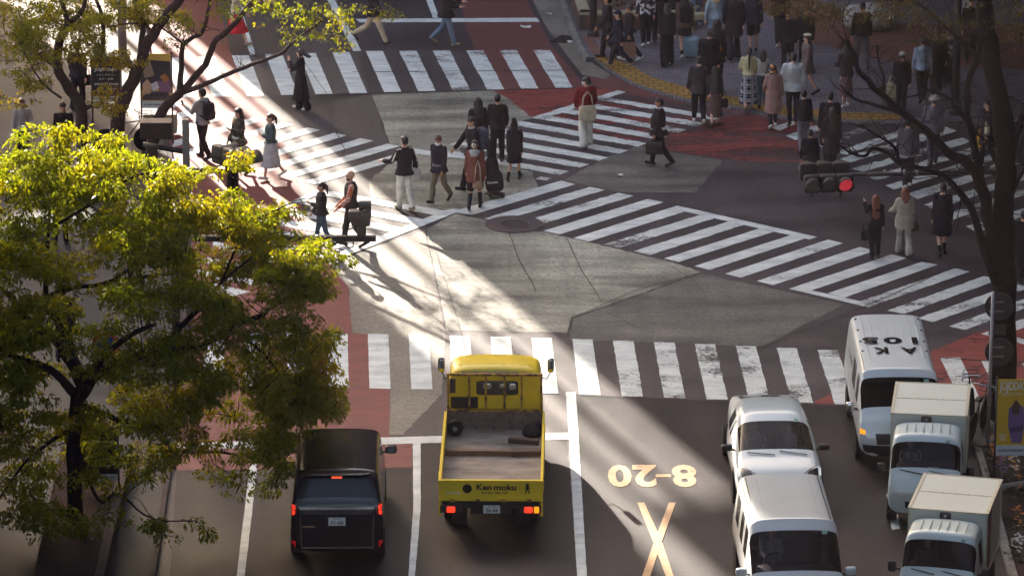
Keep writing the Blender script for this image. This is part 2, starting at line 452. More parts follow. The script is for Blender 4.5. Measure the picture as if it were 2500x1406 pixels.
# diagonal towards the lower right
D1 = [[(1120, 512), (1370, 441.4), (1405, 450), (1152, 525)], [(1183, 533.4), (1440, 456.4), (1477, 463.6), (1221, 540.4)],
      [(1288, 538), (1510, 471), (1547, 478.6), (1330, 545)], [(1327, 563.6), (1581, 486), (1620, 494), (1366, 572.4)],
      [(1400, 581), (1653, 502.4), (1690, 511), (1438, 589.6)], [(1473, 597), (1709, 525), (1744, 533), (1512, 605)],
      [(1547, 613), (1779, 541), (1816, 549), (1585, 623)], [(1621, 631), (1854, 558), (1888, 566), (1657, 639.6)],
      [(1696, 649.4), (1930, 574.4), (1964, 583), (1732, 659)], [(1770, 668), (2022, 585), (2058, 594), (1809, 677.6)],
      [(1848, 686), (2099, 603), (2136, 612), (1888, 696)], [(1926, 705), (2176, 621.6), (2213, 630), (1966, 714)],
      [(2020, 716), (2251, 639), (2290, 646), (2062, 726)], [(2092, 738), (2332, 655), (2368, 663), (2120, 750)],
      [(2166, 758), (2402, 674), (2440, 682), (2208, 766)], [(2240, 777), (2478, 692), (2518, 700), (2278, 786)],
      [(2318, 796), (2560, 708), (2600, 716), (2357, 805)], [(2395, 815), (2640, 726), (2680, 734), (2434, 823)]]
flat('crosswalk', D1[:1] + D1[3:5] + D1[7:13], Z3, WHITE)
flat('crosswalk', [D1[i] for i in (1, 2, 5, 6, 13, 14, 15, 16, 17)], Z3, WHITE_W)
flat('crosswalk_edge_line', [[(1655, 502.6), (1995, 578.5), (1976, 585), (1662, 514.5)], [(1978, 708), (2100, 735), (2116, 749), (1966, 714)],
                             [(2472, 820), (2520, 834), (2520, 846), (2472, 832)]], Z4, WHITE)
# diagonal, lower left arm
A1 = [[(775, 465), (809, 467.4), (900, 482), (1085, 514), (1062, 525), (900, 497), (808, 480.5), (758, 472)],
      [(742, 484), (910, 514), (1040, 536), (1012, 548), (907, 527.5), (722, 495)],
      [(690, 507), (900, 541.5), (1000, 558), (974, 570), (900, 557), (672, 519)],
      [(632, 526), (802, 554), (955, 580), (928, 593), (802, 571), (622, 541)],
      [(600, 549), (700, 566), (900, 604), (868, 615), (700, 583), (600, 565)],
      [(560, 568), (713, 598), (846, 623), (815, 635), (700, 612), (560, 584)],
      [(520, 588), (667, 625), (790, 646), (760, 656), (660, 640), (520, 604)],
      [(500, 628), (634, 651), (725, 666), (700, 677), (630, 664), (500, 642)],
      [(480, 658), (608, 680), (672, 690), (640, 699), (600, 693), (480, 672)],
      [(470, 682), (560, 700), (610, 712), (570, 722), (540, 715), (470, 698)]]
flat('crosswalk', A1, Z3, WHITE)
flat('crosswalk_edge_line', [[(1083, 515), (1114, 519), (815, 637), (790, 631)], [(1064, 517), (1081, 514), (1109, 509.5), (1150, 513), (1153, 525), (1115, 519.5), (1090, 516)],
                             [(664, 514), (773, 464), (792, 468), (690, 513)]], Z4, WHITE)
# diagonal, upper left arm: stripes clipped between two border lines
q = []
for k in range(-8, 5):
    U, L = 312 + 32.2 * k, 327.3 + 32.2 * k
    def hit(y0, a, b):   # stripe edge y=y0-.295(x-750) against border y=a+b x
        x = (y0 + .295 * 750 - a) / (.295 + b); return (x, a + b * x)
    up = (262 - 504 * .2012, .2012); lo = (388 - 504 * .235, .235)
    p = [hit(U, *up), hit(L, *up), hit(L, *lo), hit(U, *lo)]
    pts = [(max(422, x), y if x > 422 else U - .295 * (422 - 750) + (y - y)) for x, y in p]
    if p[0][0] < 425: continue
    a, b, c, d = p
    if c[0] < 422: c = (422, L - .295 * (422 - 750))
    if d[0] < 422: d = (422, U - .295 * (422 - 750))
    q.append([a, b, c, d])
flat('crosswalk', q, Z3, WHITE)
flat('crosswalk_edge_line', [[(990, 360), (1048, 368), (1130, 374), (1200, 388), (1196, 398), (1118, 386), (1040, 379), (1006, 372)]], Z4, WHITE)
# diagonal, upper right arm
q = []
def hit2(y0, a, b): # y=y0+.175(x-1450) against y=a+b x
    x = (a - y0 + .175 * 1450) / (.175 - b); return (x, a + b * x)
lf = (288 + 1296 * .325, -.325); rt = (279 + 1782 * .356, -.356)
for y0, y1 in ((232, 242), (254, 265.6), (277.5, 289), (301.6, 314), (327, 339.6), (352.4, 365), (378, 391), (403, 416), (429.5, 442)):
    q.append([hit2(y0, *lf), hit2(y0, *rt), hit2(y1, *rt), hit2(y1, *lf)])
flat('crosswalk', q, Z3, WHITE_W)
flat('crosswalk_edge_line', [[(1296, 288), (1507, 221), (1528, 225), (1320, 292)], [(1308, 437), (1320, 431), (1346, 435), (1334, 441)]], Z4, WHITE_W)
# crosswalk in the shade at the right
Q = [[(1885, 312), (1930, 296), (1948, 300), (1903, 320)], [(1919, 332), (2000, 303), (2020, 308), (1942, 343)],
     [(1985, 352), (2106, 311), (2135, 315), (2010, 360)], [(2040, 372), (2215, 312), (2240, 318), (2068, 378)],
     [(2050, 388), (2310, 310), (2338, 320), (2075, 397)], [(2078, 412), (2350, 336), (2372, 347), (2105, 420)],
     [(2120, 433), (2400, 352), (2420, 362), (2142, 440)], [(2162, 453), (2440, 372), (2460, 380), (2182, 463)],
     [(2215, 473), (2470, 395), (2500, 402), (2240, 486)], [(2255, 500), (2500, 425), (2520, 433), (2280, 512)],
     [(2300, 526), (2530, 450), (2550, 458), (2325, 537)], [(2358, 553), (2560, 490), (2580, 500), (2384, 567)],
     [(2405, 580), (2600, 520), (2620, 528), (2428, 591)], [(2450, 602), (2620, 545), (2640, 555), (2475, 613)]]
flat('crosswalk', Q, Z3, WHITE_VW)
# lines
flat('lane_line', [[(797.7, -2), (816, -2), (882, 124.5), (863, 125.5)], [(566, -2), (582, -2), (624, 134), (611, 135)], [(1038, -5), (1054, -5), (1072, 44), (1057, 44)],
                   [(1008, 1081), (1027, 1081), (1027, 1240), (1013, 1406), (1003, 1500), (985, 1500), (997, 1406), (1009, 1240)],
                   [(1381, 957), (1405, 957), (1409, 1006), (1433, 1406), (1438, 1500), (1413, 1500), (1409, 1406), (1385, 1006)],
                   [(614.7, 1094), (633, 1094), (597.6, 1404), (586, 1500), (565, 1500), (577.7, 1404)]], Z4, WHITE)
flat('stop_line', [[(868, 47), (1310, 44), (1318, 54), (878, 55.5)]], Z3, WHITE)
flat('stop_line', [[(431, 1081), (1392, 1055), (1392, 1072), (431, 1097)]], Z3, WHITE)
flat('lane_line', [[(2163, 1205), (2182, 1205), (2198, 1290), (2178, 1292)]], Z3, WHITE_VW)
# joints and cracks
def crack(pts, w=1.6, jag=0):
    out = []
    for a, b in zip(pts[:-1], pts[1:]):
        n = 6 if jag else 1
        pp = [lerp(a, b, i / n) for i in range(n + 1)]
        pp = [(x + random.uniform(-jag, jag), y + random.uniform(-jag, jag) * .5) if 0 < i < n else (x, y) for i, (x, y) in enumerate(pp)]
        for c, d in zip(pp[:-1], pp[1:]):
            dx, dy = d[0] - c[0], d[1] - c[1]; L = math.hypot(dx, dy) or 1
            nx, ny = -dy / L * w / 2, dx / L * w / 2
            out.append([(c[0] + nx, c[1] + ny), (d[0] + nx, d[1] + ny), (d[0] - nx, d[1] - ny), (c[0] - nx, c[1] - ny)])
    return out
cr = []
for pts, w, j in (([(905, 230), (928, 290), (948, 350)], 2, .6), ([(1242, 567), (1270, 640), (1300, 690), (1308, 712)], 2, .8),
                  ([(1384, 582), (1420, 660), (1450, 705), (1470, 738)], 1.6, .4), ([(798, 240), (812, 300), (824, 330), (842, 366)], 2, 1.2),
                  ([(1372, 446), (1440, 520), (1500, 560)], 0, 0), ([(1712, 665), (1560, 705), (1395, 775)], 1.0, 1),
                  ([(1395, 775), (1390, 812)], 1.0, 0), ([(2480, 590), (2320, 655), (2110, 748), (1860, 846)], 1.4, 1.4), ([(600, 238), (905, 229), (1215, 220), (1450, 214)], 1.3, .3),
                  ([(860, 176), (1340, 172), (1420, 171)], 1.2, .8), ([(1405, 962), (1900, 985)], 1, .5), ([(728, 130), (800, 232), (820, 300)], 1.2, 1.5),
                  ([(1040, 545), (1060, 600), (1120, 790), (1140, 870)], 1.3, .8), ([(920, 680), (1000, 730), (1080, 790)], .9, 1.5),
                  ([(2500, 880), (2420, 905), (2330, 955)], 2.4, 1), ([(2380, 878), (2500, 885)], 2, .6), ([(2290, 872), (2380, 878)], 1.5, .6),
                  ([(1640, 650), (1700, 690), (1720, 720)], .9, 1.5), ([(1480, 760), (1560, 800), (1600, 815)], .9, 1.2)):
    if w: cr += crack(pts, w, j)
flat('pavement_joints', cr, .020, SEAM)
# numbers and cross painted for drivers coming the other way
def road_text(s, cx, cy, wpx, hpx, m=TAN):
    c = G(cx, cy, .012); w = abs(G(cx + wpx / 2, cy, 0).x - G(cx - wpx / 2, cy, 0).x)
    h = G(cx, cy - hpx / 2, 0).y - G(cx, cy + hpx / 2, 0).y
    return tag(lettering(s, h, m, None, frame(c, (-1, 0, 0), (0, -1, 0)), width=w, bold=.035, name='road_number'), kind='structure')
road_text('8', 1671, 1161, 60, 54); road_text('2', 1574, 1161, 58, 54); road_text('0', 1513, 1161, 58, 54)
flat('road_number', [[(1601, 1157), (1638, 1157), (1638, 1164), (1601, 1164)]], Z3, TAN)
flat('road_number', [[(1556, 1226), (1573, 1226), (1615, 1318), (1660, 1450), (1642, 1450), (1598, 1330)]], Z3, TAN)
flat('road_number', [[(1633, 1226), (1650, 1226), (1616, 1320), (1572, 1450), (1552, 1450), (1598, 1318)]], Z4, TAN)
ar = [(647 + 34 * math.cos(R(a)), -8 + 17 * math.sin(R(a))) for a in range(0, 181, 15)] + [(647 + 20 * math.cos(R(a)), -8 + 9 * math.sin(R(a))) for a in range(180, -1, -15)]
flat('road_number', [ar], Z3, TAN)
# manhole in a round asphalt patch
mc = G(1255, 547, .022)
mb = MB(); mb.lathe([(0, .001), (0, .70), (.002, .70), (.002, .001)], mc, 'Z', 40)
tag(mb.build('manhole_patch', mat('asphalt_patch', (76, 62, 64), .75, var=.25, scale=30, bumpy=.3)), kind='structure')
t = empty('manhole_cover', mc + Vector((0, 0, .004))); tag(t, 'round iron manhole cover in a dark patch at the centre of the crossing', 'manhole cover')
mb = MB(); mb.lathe([(0, .001), (0, .335), (.006, .335), (.006, .001)], (0, 0, 0), 'Z', 36)
for i in range(-5, 6):
    L = math.sqrt(max(0, .29 ** 2 - (i * .055) ** 2)) * 2
    mb.box((i * .055, 0, .008), (.03, L, .006))
mb.build('lid', IRON, t)
MB().lathe([(0, .345), (.009, .345), (.009, .38), (0, .38)], (0, 0, 0), 'Z', 36).build('ring', mat('ring_iron', (110, 92, 88), .5, metal=.4), t)

# ------------------------------------------------------------------ sidewalks
cor_out = [(1355, -40), (1388, 40), (1412, 101), (1440, 140), (1451, 142), (1489, 173), (1545, 205), (1592, 222), (1687, 249), (1805, 266), (1903, 287), (2045, 299), (2197, 302), (2330, 296), (2540, 300)]
tac_in = [(1473, 137), (1538, 158), (1592, 190), (1687, 217), (1810, 240), (1934, 262), (2045, 274), (2197, 278)]
slab('sidewalk', cor_out + [(2540, -60), (1355, -60)], .06, TILE)
flat('tactile_paving', [[(1451, 139), (1473, 137), (1538, 158), (1592, 190), (1592, 217), (1545, 200), (1489, 169)],
                        [(1592, 217), (1592, 190), (1687, 217), (1810, 240), (1805, 260), (1687, 243)],
                        [(1805, 260), (1810, 240), (1934, 262), (1934, 284), (1903, 281)],
                        [(1934, 284), (1934, 262), (2045, 274), (2197, 278), (2197, 294), (2045, 291)]], .066, YEL)
flat('red_pavers', [[(1420, 88), (1451, 139), (1473, 137), (1440, 92)], [(1440, 92), (1473, 137), (1485, 133), (1462, 92)],
                    [(1462, 92), (1449, 0), (1500, -50), (1900, -50), (2100, 60), (2060, 120), (1930, 96), (1900, 30), (1480, 20)],
                    [(2040, 120), (2180, 150), (2540, 175), (2540, 60), (2100, 60)]], .066, BRICK_RED)
flat('sidewalk_strip', [[(1452, 95), (1460, 95), (1480, 135), (1472, 137)]], .071, TILE)
slab('kerb', [(1340, -60), (1356, -60), (1394, 40), (1418, 101), (1440, 139), (1430, 142), (1405, 104), (1380, 44)], .13, KERB)
flat('gutter', [[(1285, -30), (1342, -60), (1378, 44), (1403, 104), (1430, 144), (1490, 182), (1480, 195), (1420, 182), (1372, 120), (1330, 60)]], Z1 + .002, CONC_TAN)
left_out = [(345, -40), (362, 130), (400, 300), (436, 480), (452, 650), (450, 800), (436, 950), (424, 1085), (405, 1200), (372, 1420), (352, 1520)]
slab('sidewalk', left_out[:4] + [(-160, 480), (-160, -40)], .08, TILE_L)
slab('sidewalk', left_out[3:] + [(-160, 1520), (-160, 480)], .08, brick('sidewalk_bricks_shaded', (28, 18, 22), (23, 14, 18), (16, 9, 13), 1.0, .22, .11, .01))  # bricks darkened so their colour carries the near left shade
slab('kerb', [(x + 4, y) for x, y in left_out] + [(x - 9, y) for x, y in left_out[::-1]], .10, KERB_SHADED)
flat('gutter', [[(431, 1150), (425, 1100), (408, 1204), (375, 1424), (356, 1520), (398, 1520), (414, 1424)]], Z2, ASPH)
# drain grate by the far kerb
t = empty('drain_grate', G(1377, 96, .014), R(-28)); tag(t, 'dark iron drain grate in the gutter by the far kerb', 'drain')
mb = MB(); mb.box((0, 0, -.01), (.50, .78, .012)); mb.build('pit', mat('pit_black', (18, 14, 16), .9), t)
mb = MB()
for i in range(9): mb.box((0, -.34 + i * .085, .004), (.46, .03, .012))
for x in (-.24, .24): mb.box((x, 0, .004), (.03, .76, .012))
mb.build('grating', IRON, t)
# litter
for i, (x, y, lab) in enumerate(((1282, 67, 'white scrap of paper on the red road near the far stop line'), (1390, 103, 'small white scrap beside the iron drain grate'),
                                 (1341, 36, 'pale scrap lying in the far gutter'), (1513, 430, 'tiny white scrap on the dark asphalt behind the suited man'))):
    mb = MB(); s = .14 if i == 0 else .07
    pts = [(math.cos(a) * s * random.uniform(.7, 1.5), math.sin(a) * s * random.uniform(.5, 1.4), random.uniform(0, .05)) for a in [k * math.pi / 4 for k in range(8)]]
    mb.add([(0, 0, .03)] + pts, [(0, k + 1, (k + 1) % 8 + 1) for k in range(8)])
    tag(mb.build('paper_scrap', mat('paper', (214, 210, 206), .8), loc=G(x, y, .02)), lab, 'litter')

# ================================================================== unseen blocks added to shape the sun and shade
BW = mat('shade_block_wall', (78, 72, 74), .7, var=.12, scale=.4)
BG = mat('shade_block_glass', (40, 46, 52), .15, .6, var=.2, scale=.5)
az = math.atan(.36)
def ua(u, a): # coordinates along / across the direction of the sun
    A = Vector((-math.sin(az), math.cos(az), 0)); B = Vector((math.cos(az), math.sin(az), 0))
    return A * a + B * u
def shade_tower(u0, u1, a0, a1, z0, z1, label, legs=False):
    t = empty('shade_building', ua((u0 + u1) / 2, (a0 + a1) / 2), az); tag(t, label, 'building')
    W, D = u1 - u0, a1 - a0
    MB().box((0, 0, (z0 + z1) / 2), (W, D, z1 - z0)).build('wall', BW, t)
    mb = MB(); z = z0 + 1.2
    while z < z1 - 1.8:
        mb.box((0, 0, z + .9), (W - 1.0, D + .06, 1.7)); z += 3.4
    mb.build('window_band', BG, t)
    if legs:
        for x in (-.42, -.14, .14, .42):
            MB().box((x * W, 0, z0 / 2), (.9, .9, z0)).build('column', BW, t)
    return t
tB = shade_tower(34.98, 75, 141, 160, 0, 44, 'unseen tall block added beyond the crossing, shading right of the sunlit gap')  # added out of view to cut off the sun band on its right
MB().box((-20.01 - .98, -7, 33.3), (1.96, 5, 21.4)).build('shade_overhang', BG, tB)  # overhang added to keep the sun off the white minivan's roof
shade_tower(-15, 32.15, 141, 146, 14.3, 25.9, 'unseen raised block added on columns, shading left of the sunlit gap', True)  # added, its heights set to shade the ground and light the leaves
shade_tower(-15, 31.0, 146.5, 158, 0, 14.2, 'unseen low block added behind the raised one to shade the left pavement')  # added out of view to keep sun off the upper left pavement
def block(x0, x1, y0, y1, h, label):
    t = empty('shade_building', ((x0 + x1) / 2, (y0 + y1) / 2, 0)); tag(t, label, 'building'); W, D = x1 - x0, y1 - y0
    MB().box((0, 0, h / 2), (W, D, h)).build('wall', BW, t); mb = MB(); z = 1.5
    while z < h - 2: mb.box((0, 0, z + .9), (W + .06, D - 1, 1.8)); z += 3.6
    mb.build('window_band', BG, t)
block(-32, -11.0, 18, 91, 58, 'unseen block added beside the near left pavement to dim it')  # this and the next two are added out of view to dim the edges
block(10.9, 32, 18, 86.5, 44, 'unseen block added beside the near right kerb to dim the lanes')
block(14.7, 40, 92, 139, 60, 'unseen block added along the right side of the crossing to darken it')
t = empty('shade_canopy', (20, 134, 0)); tag(t, 'unseen flat canopy added over the far pavement to darken it', 'canopy')  # unseen roof added to hide the sky from the far right corner
MB().box((-.3, -9.8, 6.4), (23.4, 33.4, .5)).build('roof', BW, t)
for x in (-8, 0, 8): MB().box((x, 4.5, 3.05), (.5, .5, 6.1)).build('column', BW, t)
for u, r in ((33.9, .15), (33.05, .10), (34.55, .06)):  # unseen poles added to cast dark streaks into the sun band
    p = ua(u, 139.5); t = empty('utility_pole', p); tag(t, {.15: 'thick unseen pole added to streak the sunlit gap', .10: 'medium unseen pole added to streak the sunlit gap', .06: 'thin unseen pole added to streak the sunlit gap'}[r], 'pole')
    MB().tube([(0, 0, 0), (0, 0, 34)], [r * 1.1, r], 12).build('shaft', mat('shade_pole', (130, 124, 118), .8), t, True); MB().box((0, 0, 33), (1.2, .1, .1)).build('crossarm', BG, t)

# ================================================================== people
SKIN = [mat('skin_light', (222, 172, 146), .55, .4, var=.08), mat('skin_mid', (206, 154, 126), .55, .4, var=.08), mat('skin_tan', (186, 132, 104), .55, .4, var=.08)]
HAIRS = {'black': mat('hair_black', (40, 30, 31), .45, .5, var=.4, scale=30), 'brown': mat('hair_brown', (92, 58, 44), .45, .5, var=.35, scale=30),
         'dark': mat('hair_dark', (54, 38, 36), .45, .5, var=.4, scale=30), 'blond': mat('hair_blond', (188, 158, 118), .5, .4, var=.25, scale=30),
         'auburn': mat('hair_auburn', (120, 66, 48), .45, .5, var=.3, scale=30), 'grey': mat('hair_grey', (120, 112, 110), .5, .4, var=.25, scale=30)}
CL = {}
def cloth(c):
    if isinstance(c, bpy.types.Material): return c
    k = tuple(c)
    if k not in CL:
        CL[k] = mat('cloth_%02x%02x%02x' % k, c, .9, .15, var=.22, scale=5, bumpy=.25)
    return CL[k]
PLAID_ORANGE = plaid('plaid_orange', (226, 214, 204), (206, 116, 84), (170, 66, 46), 4.5)
PLAID_DARK = plaid('plaid_dark', (52, 44, 50), (150, 144, 150), (190, 184, 188), 1.5)
SCARF = None
def speckle(name, cols, sc):
    m, nt, b = new_mat(name)
    tc = nt.nodes.new('ShaderNodeTexCoord'); v = nt.nodes.new('ShaderNodeTexVoronoi'); v.inputs['Scale'].default_value = sc
    nt.links.new(tc.outputs['Object'], v.inputs['Vector'])
    sep = nt.nodes.new('ShaderNodeSeparateColor'); nt.links.new(v.outputs['Color'], sep.inputs[0])
    r = ramp(nt, sep.outputs[0], [(i / (len(cols) - 1), lin(c)) for i, c in enumerate(cols)]); r.color_ramp.interpolation = 'CONSTANT'
    nt.links.new(r.outputs['Color'], b.inputs['Base Color']); b.inputs['Roughness'].default_value = .85
    return m
SCARF = speckle('scarf_print', [(60, 40, 40), (210, 110, 50), (70, 50, 52), (220, 190, 150), (90, 50, 44)], 16)
CAMO = speckle('patterned_cloth', [(50, 42, 40), (96, 84, 66), (60, 54, 44), (74, 62, 50)], 12)
STRIPY = speckle('patterned_knit', [(52, 42, 48), (200, 194, 196), (60, 50, 56), (48, 40, 44)], 14)
EYE = mat('eye_dark', (26, 18, 18), .3, .5); LIP = mat('lips', (160, 92, 84), .5)
SHOE_W = mat('shoe_white', (216, 212, 206), .6); SHOE_B = mat('shoe_black', (34, 27, 30), .45); SHOE_G = mat('shoe_grey', (120, 114, 122), .6)
SHOE_T = mat('shoe_tan', (150, 126, 104), .6)
PEOPLE = {}
VOX = .02

def person(px, py, top, face, label, skin=0, hair=('short', 'black'), tops=None, bottom=None, shoes=SHOE_W, arms=((12, 8, 15, 0), (-10, 8, 15, 0)),
           stride=18, lead=1, f=False, h=None, head=(0, 0), mask=False, group=None, extra=None, lean=0, wide=1.0, sock=None, barelegs=False, fat=0.0, key=None, hz=0, seat=None):
    """face: 0 right, 90 away from the camera, 180 left, 270 towards the camera; arms: (left, right) of (swing, out, elbow, inward)"""
    base = G(px, py, hz) if seat is None else Vector(seat); hz = base.z
    if h is None: h = min(1.9, max(1.5, height_for(top, base) - hz))
    s = h / 1.72
    rz = R(face - 90)
    V = Vector
    # --- skeleton, local frame: +Y forward, +X right
    hipw, shw = (.09, .152) if f else (.09, .172)
    th, sh_ = .43, .41
    st = R(stride)
    legs = {}
    low = 0
    for side in (-1, 1):
        front = (side == lead)
        a = st if front else -st * .85
        kb = R(4 + stride * .15) if front else R(6 + stride * 1.15)
        hip = V((side * hipw, 0, .90))
        knee = hip + V((0, math.sin(a) * th, -math.cos(a) * th))
        b = a - kb
        ank = knee + V((0, math.sin(b) * sh_, -math.cos(b) * sh_))
        if seat is not None:
            knee = hip + V((0, .42, .06)); ank = knee + V((0, .10, -.40)); front = True
        fa = (R(14) if stride > 12 else 0) if front else -R(min(60, stride * 2.0))
        toe = ank + V((side * .015, math.cos(fa) * .155, math.sin(fa) * .155 - .035))
        heel = ank + V((0, -math.cos(fa) * .055, -math.sin(fa) * .055 - .035))
        legs[side] = [hip, knee, ank, toe, heel]
        low = min(low, toe.z - .035, heel.z - .045) if low else min(toe.z - .035, heel.z - .045)
    dz = -low
    for L in legs.values():
        for p in L: p.z += dz
    zo = dz
    LM = Matrix.Rotation(-R(lean), 4, 'X')
    pv = V((0, 0, .95 + zo))
    def T(p): # lean of the upper body
        return pv + (LM @ (V(p) + V((0, 0, zo)) - pv).to_4d()).to_3d()
    armj = {}
    for side, (sw, out, el, inw) in ((-1, arms[0]), (1, arms[1])):
        S = V((side * shw, 0, 1.40))
        a, o = R(sw), R(out)
        d = V((side * math.sin(o), math.sin(a) * math.cos(o), -math.cos(a) * math.cos(o))).normalized()
        E_ = S + d * .29
        b = R(sw + el); i = R(inw)
        d2 = V((-side * math.sin(i) + side * math.sin(o) * .5, math.sin(b) * math.cos(i), -math.cos(b) * math.cos(i))).normalized()
        W = E_ + d2 * .25
        armj[side] = [T(S), T(E_), T(W), T(W + d2 * .09), T(W + d2 * .17), (T(W + d2) - T(W)).normalized()]
    HM = Matrix.Rotation(R(head[0]), 3, 'Z') @ Matrix.Rotation(-R(head[1]), 3, 'X')
    nk = V((0, .005, 1.47))
    def Hd(p): return T(nk + HM @ (V(p) - nk))
    HR = LM.to_3x3() @ HM
    fw = fat
    # --- body
    mb = MB()
    def torso(mb, t, z0=.86, flare=0):
        rs = []
        prof = [(.86, .165, .115), (.97, .155 if f else .15, .11), (1.08, .132 if f else .145, .10), (1.20, .15 if f else .16, .112), (1.32, .158 if f else .175, .115), (1.39, .15 if f else .175, .10), (1.44, .085, .075), (1.475, .058, .058)]
        for z, rx, ry in prof:
            if z < z0 - .03: continue
            c = T((0, fw * .5 if z < 1.25 else 0, max(z, z0)))
            rs.append((c.x, c.y, c.z, rx * wide + t + fw * (.5 if z < 1.3 else 0), ry + t + fw * (1 if z < 1.25 else .2)))
        mb.el(rs)
    torso(mb, 0)
    for side in (-1, 1):
        hip, kn, an, toe, heel = legs[side]
        mb.cap(hip, kn, .082, .055); mb.cap(kn, an, .054, .036); mb.cap(heel, toe, .036, .033)
        S, E_, W, Pm, Ft, d = armj[side]
        mb.cap(S, E_, .048, .038); mb.cap(E_, W, .037, .025); mb.cap(W, Pm, .026, .034)
    mb.cap(T((0, 0, 1.40)), Hd((0, .01, 1.54)), .055, .05)
    mb.ell(Hd((0, 0, 1.625)), (.074, .093, .098), HR); mb.ell(Hd((0, .03, 1.555)), (.056, .062, .058), HR)
    mb.cap(Hd((0, .088, 1.615)), Hd((0, .112, 1.585)), .012, .016, 6)
    for x in (-.076, .076): mb.ell(Hd((x, -.005, 1.605)), (.012, .022, .034), HR, 5)
    me = remesh(mb, .017, 2)
    # five separate fingers on each palm
    fb = MB()
    for side in (-1, 1):
        S, E_, W, Pm, Ft, d = armj[side]
        ax = V((0, 1, 0)) if abs(d.y) < .8 else V((1, 0, 0)); ax = (ax - d * ax.dot(d)).normalized()
        curl = d.cross(ax) * (1 if side < 0 else -1)
        for i, L in enumerate((.062, .075, .08, .068)):
            b0 = Pm + ax * (.024 - .016 * (3 - i)) + d * .012
            fb.tube([b0, b0 + d * L * .55 + curl * .006, b0 + d * L * .9 + curl * .028], [.009, .008, .006], 5)
        b0 = W + d * .03 + ax * .024
        fb.tube([b0, b0 + d * .035 + ax * .026, b0 + d * .068 + ax * .028 + curl * .012], [.011, .009, .007], 5)
    bm = bmesh.new(); bm.from_mesh(me); fm = fb.mesh('f', True); bm.from_mesh(fm); bm.to_mesh(me); bm.free(); bpy.data.meshes.remove(fm)
    me.polygons.foreach_set('use_smooth', [True] * len(me.polygons))
    o = link('person', me, SKIN[skin]); o.scale = (s, s, s); o.location = base; o.rotation_euler = (0, 0, rz)
    tag(o, label, 'person', group)
    # --- face
    mb = MB()
    for x in (-.03, .03): mb.ell(Hd((x, .083, 1.618)), (.011, .007, .006), HR, 4)
    for x in (-.03, .03): mb.box(Hd((x, .087, 1.640)), (.028, .008, .005))
    mb.build('eyes', EYE, o)
    if not mask:
        mb = MB(); mb.ell(Hd((0, .088, 1.553)), (.022, .008, .007), HR, 4); mb.build('mouth', LIP, o)
    else:
        mb = MB(); mz = 1.555 if mask is True else 1.535
        mb.ell(Hd((0, .052, mz)), (.066, .062, .05), HR, 7); mb.build('face_mask', mat('mask_white', (226, 224, 222), .8), o)
    # --- hair
    st_, hc = hair[0], hair[1]
    if st_ != 'bald':
        mb = MB()
        mb.ell(Hd((0, -.012, 1.658)), (.086, .103, .082), HR); mb.ell(Hd((0, -.045, 1.61)), (.082, .075, .085), HR)
        if st_ == 'bowl': mb.ell(Hd((0, .01, 1.645)), (.094, .10, .07), HR)
        if st_ in ('long', 'bob', 'wind'):
            zl = hair[2] if len(hair) > 2 else (1.46 if st_ == 'bob' else 1.25)
            for x in (-.055, -.028, 0, .028, .055):
                y1 = -.07 if abs(x) > .05 else -.10
                if st_ == 'wind': mb.cap(Hd((x, -.05, 1.64)), T((x * 1.3 , -.26 - .05 * abs(x) * 10, 1.50)), .05, .02)
                else: mb.cap(Hd((x, -.045, 1.63)), T((x * 1.35, y1 - .045, zl + (.05 if abs(x) > .05 else 0))), .052, .034)
            for x in (-.078, .078): mb.cap(Hd((x, .0, 1.63)), T((x * 1.1, -.02, max(zl, 1.36))), .03, .026)
            mb.cap(Hd((-.05, .06, 1.68)), Hd((.05, .06, 1.68)), .03, .03)
        if st_ == 'pony':
            mb.cap(Hd((0, -.10, 1.66)), T((.01, -.15, 1.60)), .035, .04); mb.cap(T((.01, -.15, 1.60)), T((.0, -.16, hair[2] if len(hair) > 2 else 1.42)), .04, .016)
        if st_ == 'bun': mb.ell(Hd((0, -.11, 1.70)), (.045, .045, .045), HR)
        link('hair', remesh(mb, .017, 1, .005, len(PEOPLE)), HAIRS[hc], o)
    else:
        mb = MB(); mb.ell(Hd((0, .052, 1.53)), (.058, .056, .045), HR)
        link('beard', remesh(mb, .017, 1, .004), HAIRS['grey'] if len(hair) > 2 else HAIRS[hc], o)
        mb = MB()
        for x in (-.032, .032): mb.lathe([(-.003, .022), (.003, .022), (.003, .027), (-.003, .027)], Hd((x, .1, 1.616)), 'Y', 12)
        mb.box(Hd((0, .1, 1.618)), (.02, .005, .005)); mb.build('glasses', EYE, o)
    # --- clothes
    def sleeves(mb, t, length=1.0):
        for side in (-1, 1):
            S, E_, W, *_ = armj[side]
            mb.cap(S, E_, .06 + t, .05 + t * .9)
            if length > .55: mb.cap(E_, E_.lerp(W, min(1, (length - .5) * 2)), .05 + t * .9, .038 + t * .8)
    def skirtrings(mb, z0, z1, r0, r1, ply=.75, lag=.0):
        n = 8
        rs = []
        for i in range(n + 1):
            k = i / n; z = z0 + (z1 - z0) * k; r = r0 + (r1 - r0) * k
            sp = abs(legs[-1][1].y - legs[1][1].y) * .35 * k
            ring = []
            for j in range(28):
                a = 2 * math.pi * j / 28; rr = 1 + .06 * k * math.sin(a * 9 + 1)
                ring.append((r * rr * math.cos(a), (r * ply + sp) * rr * math.sin(a) - lag * k, z + zo))
            rs.append(ring)
        mb.rings(rs)
    seed = len(PEOPLE) * 3.7
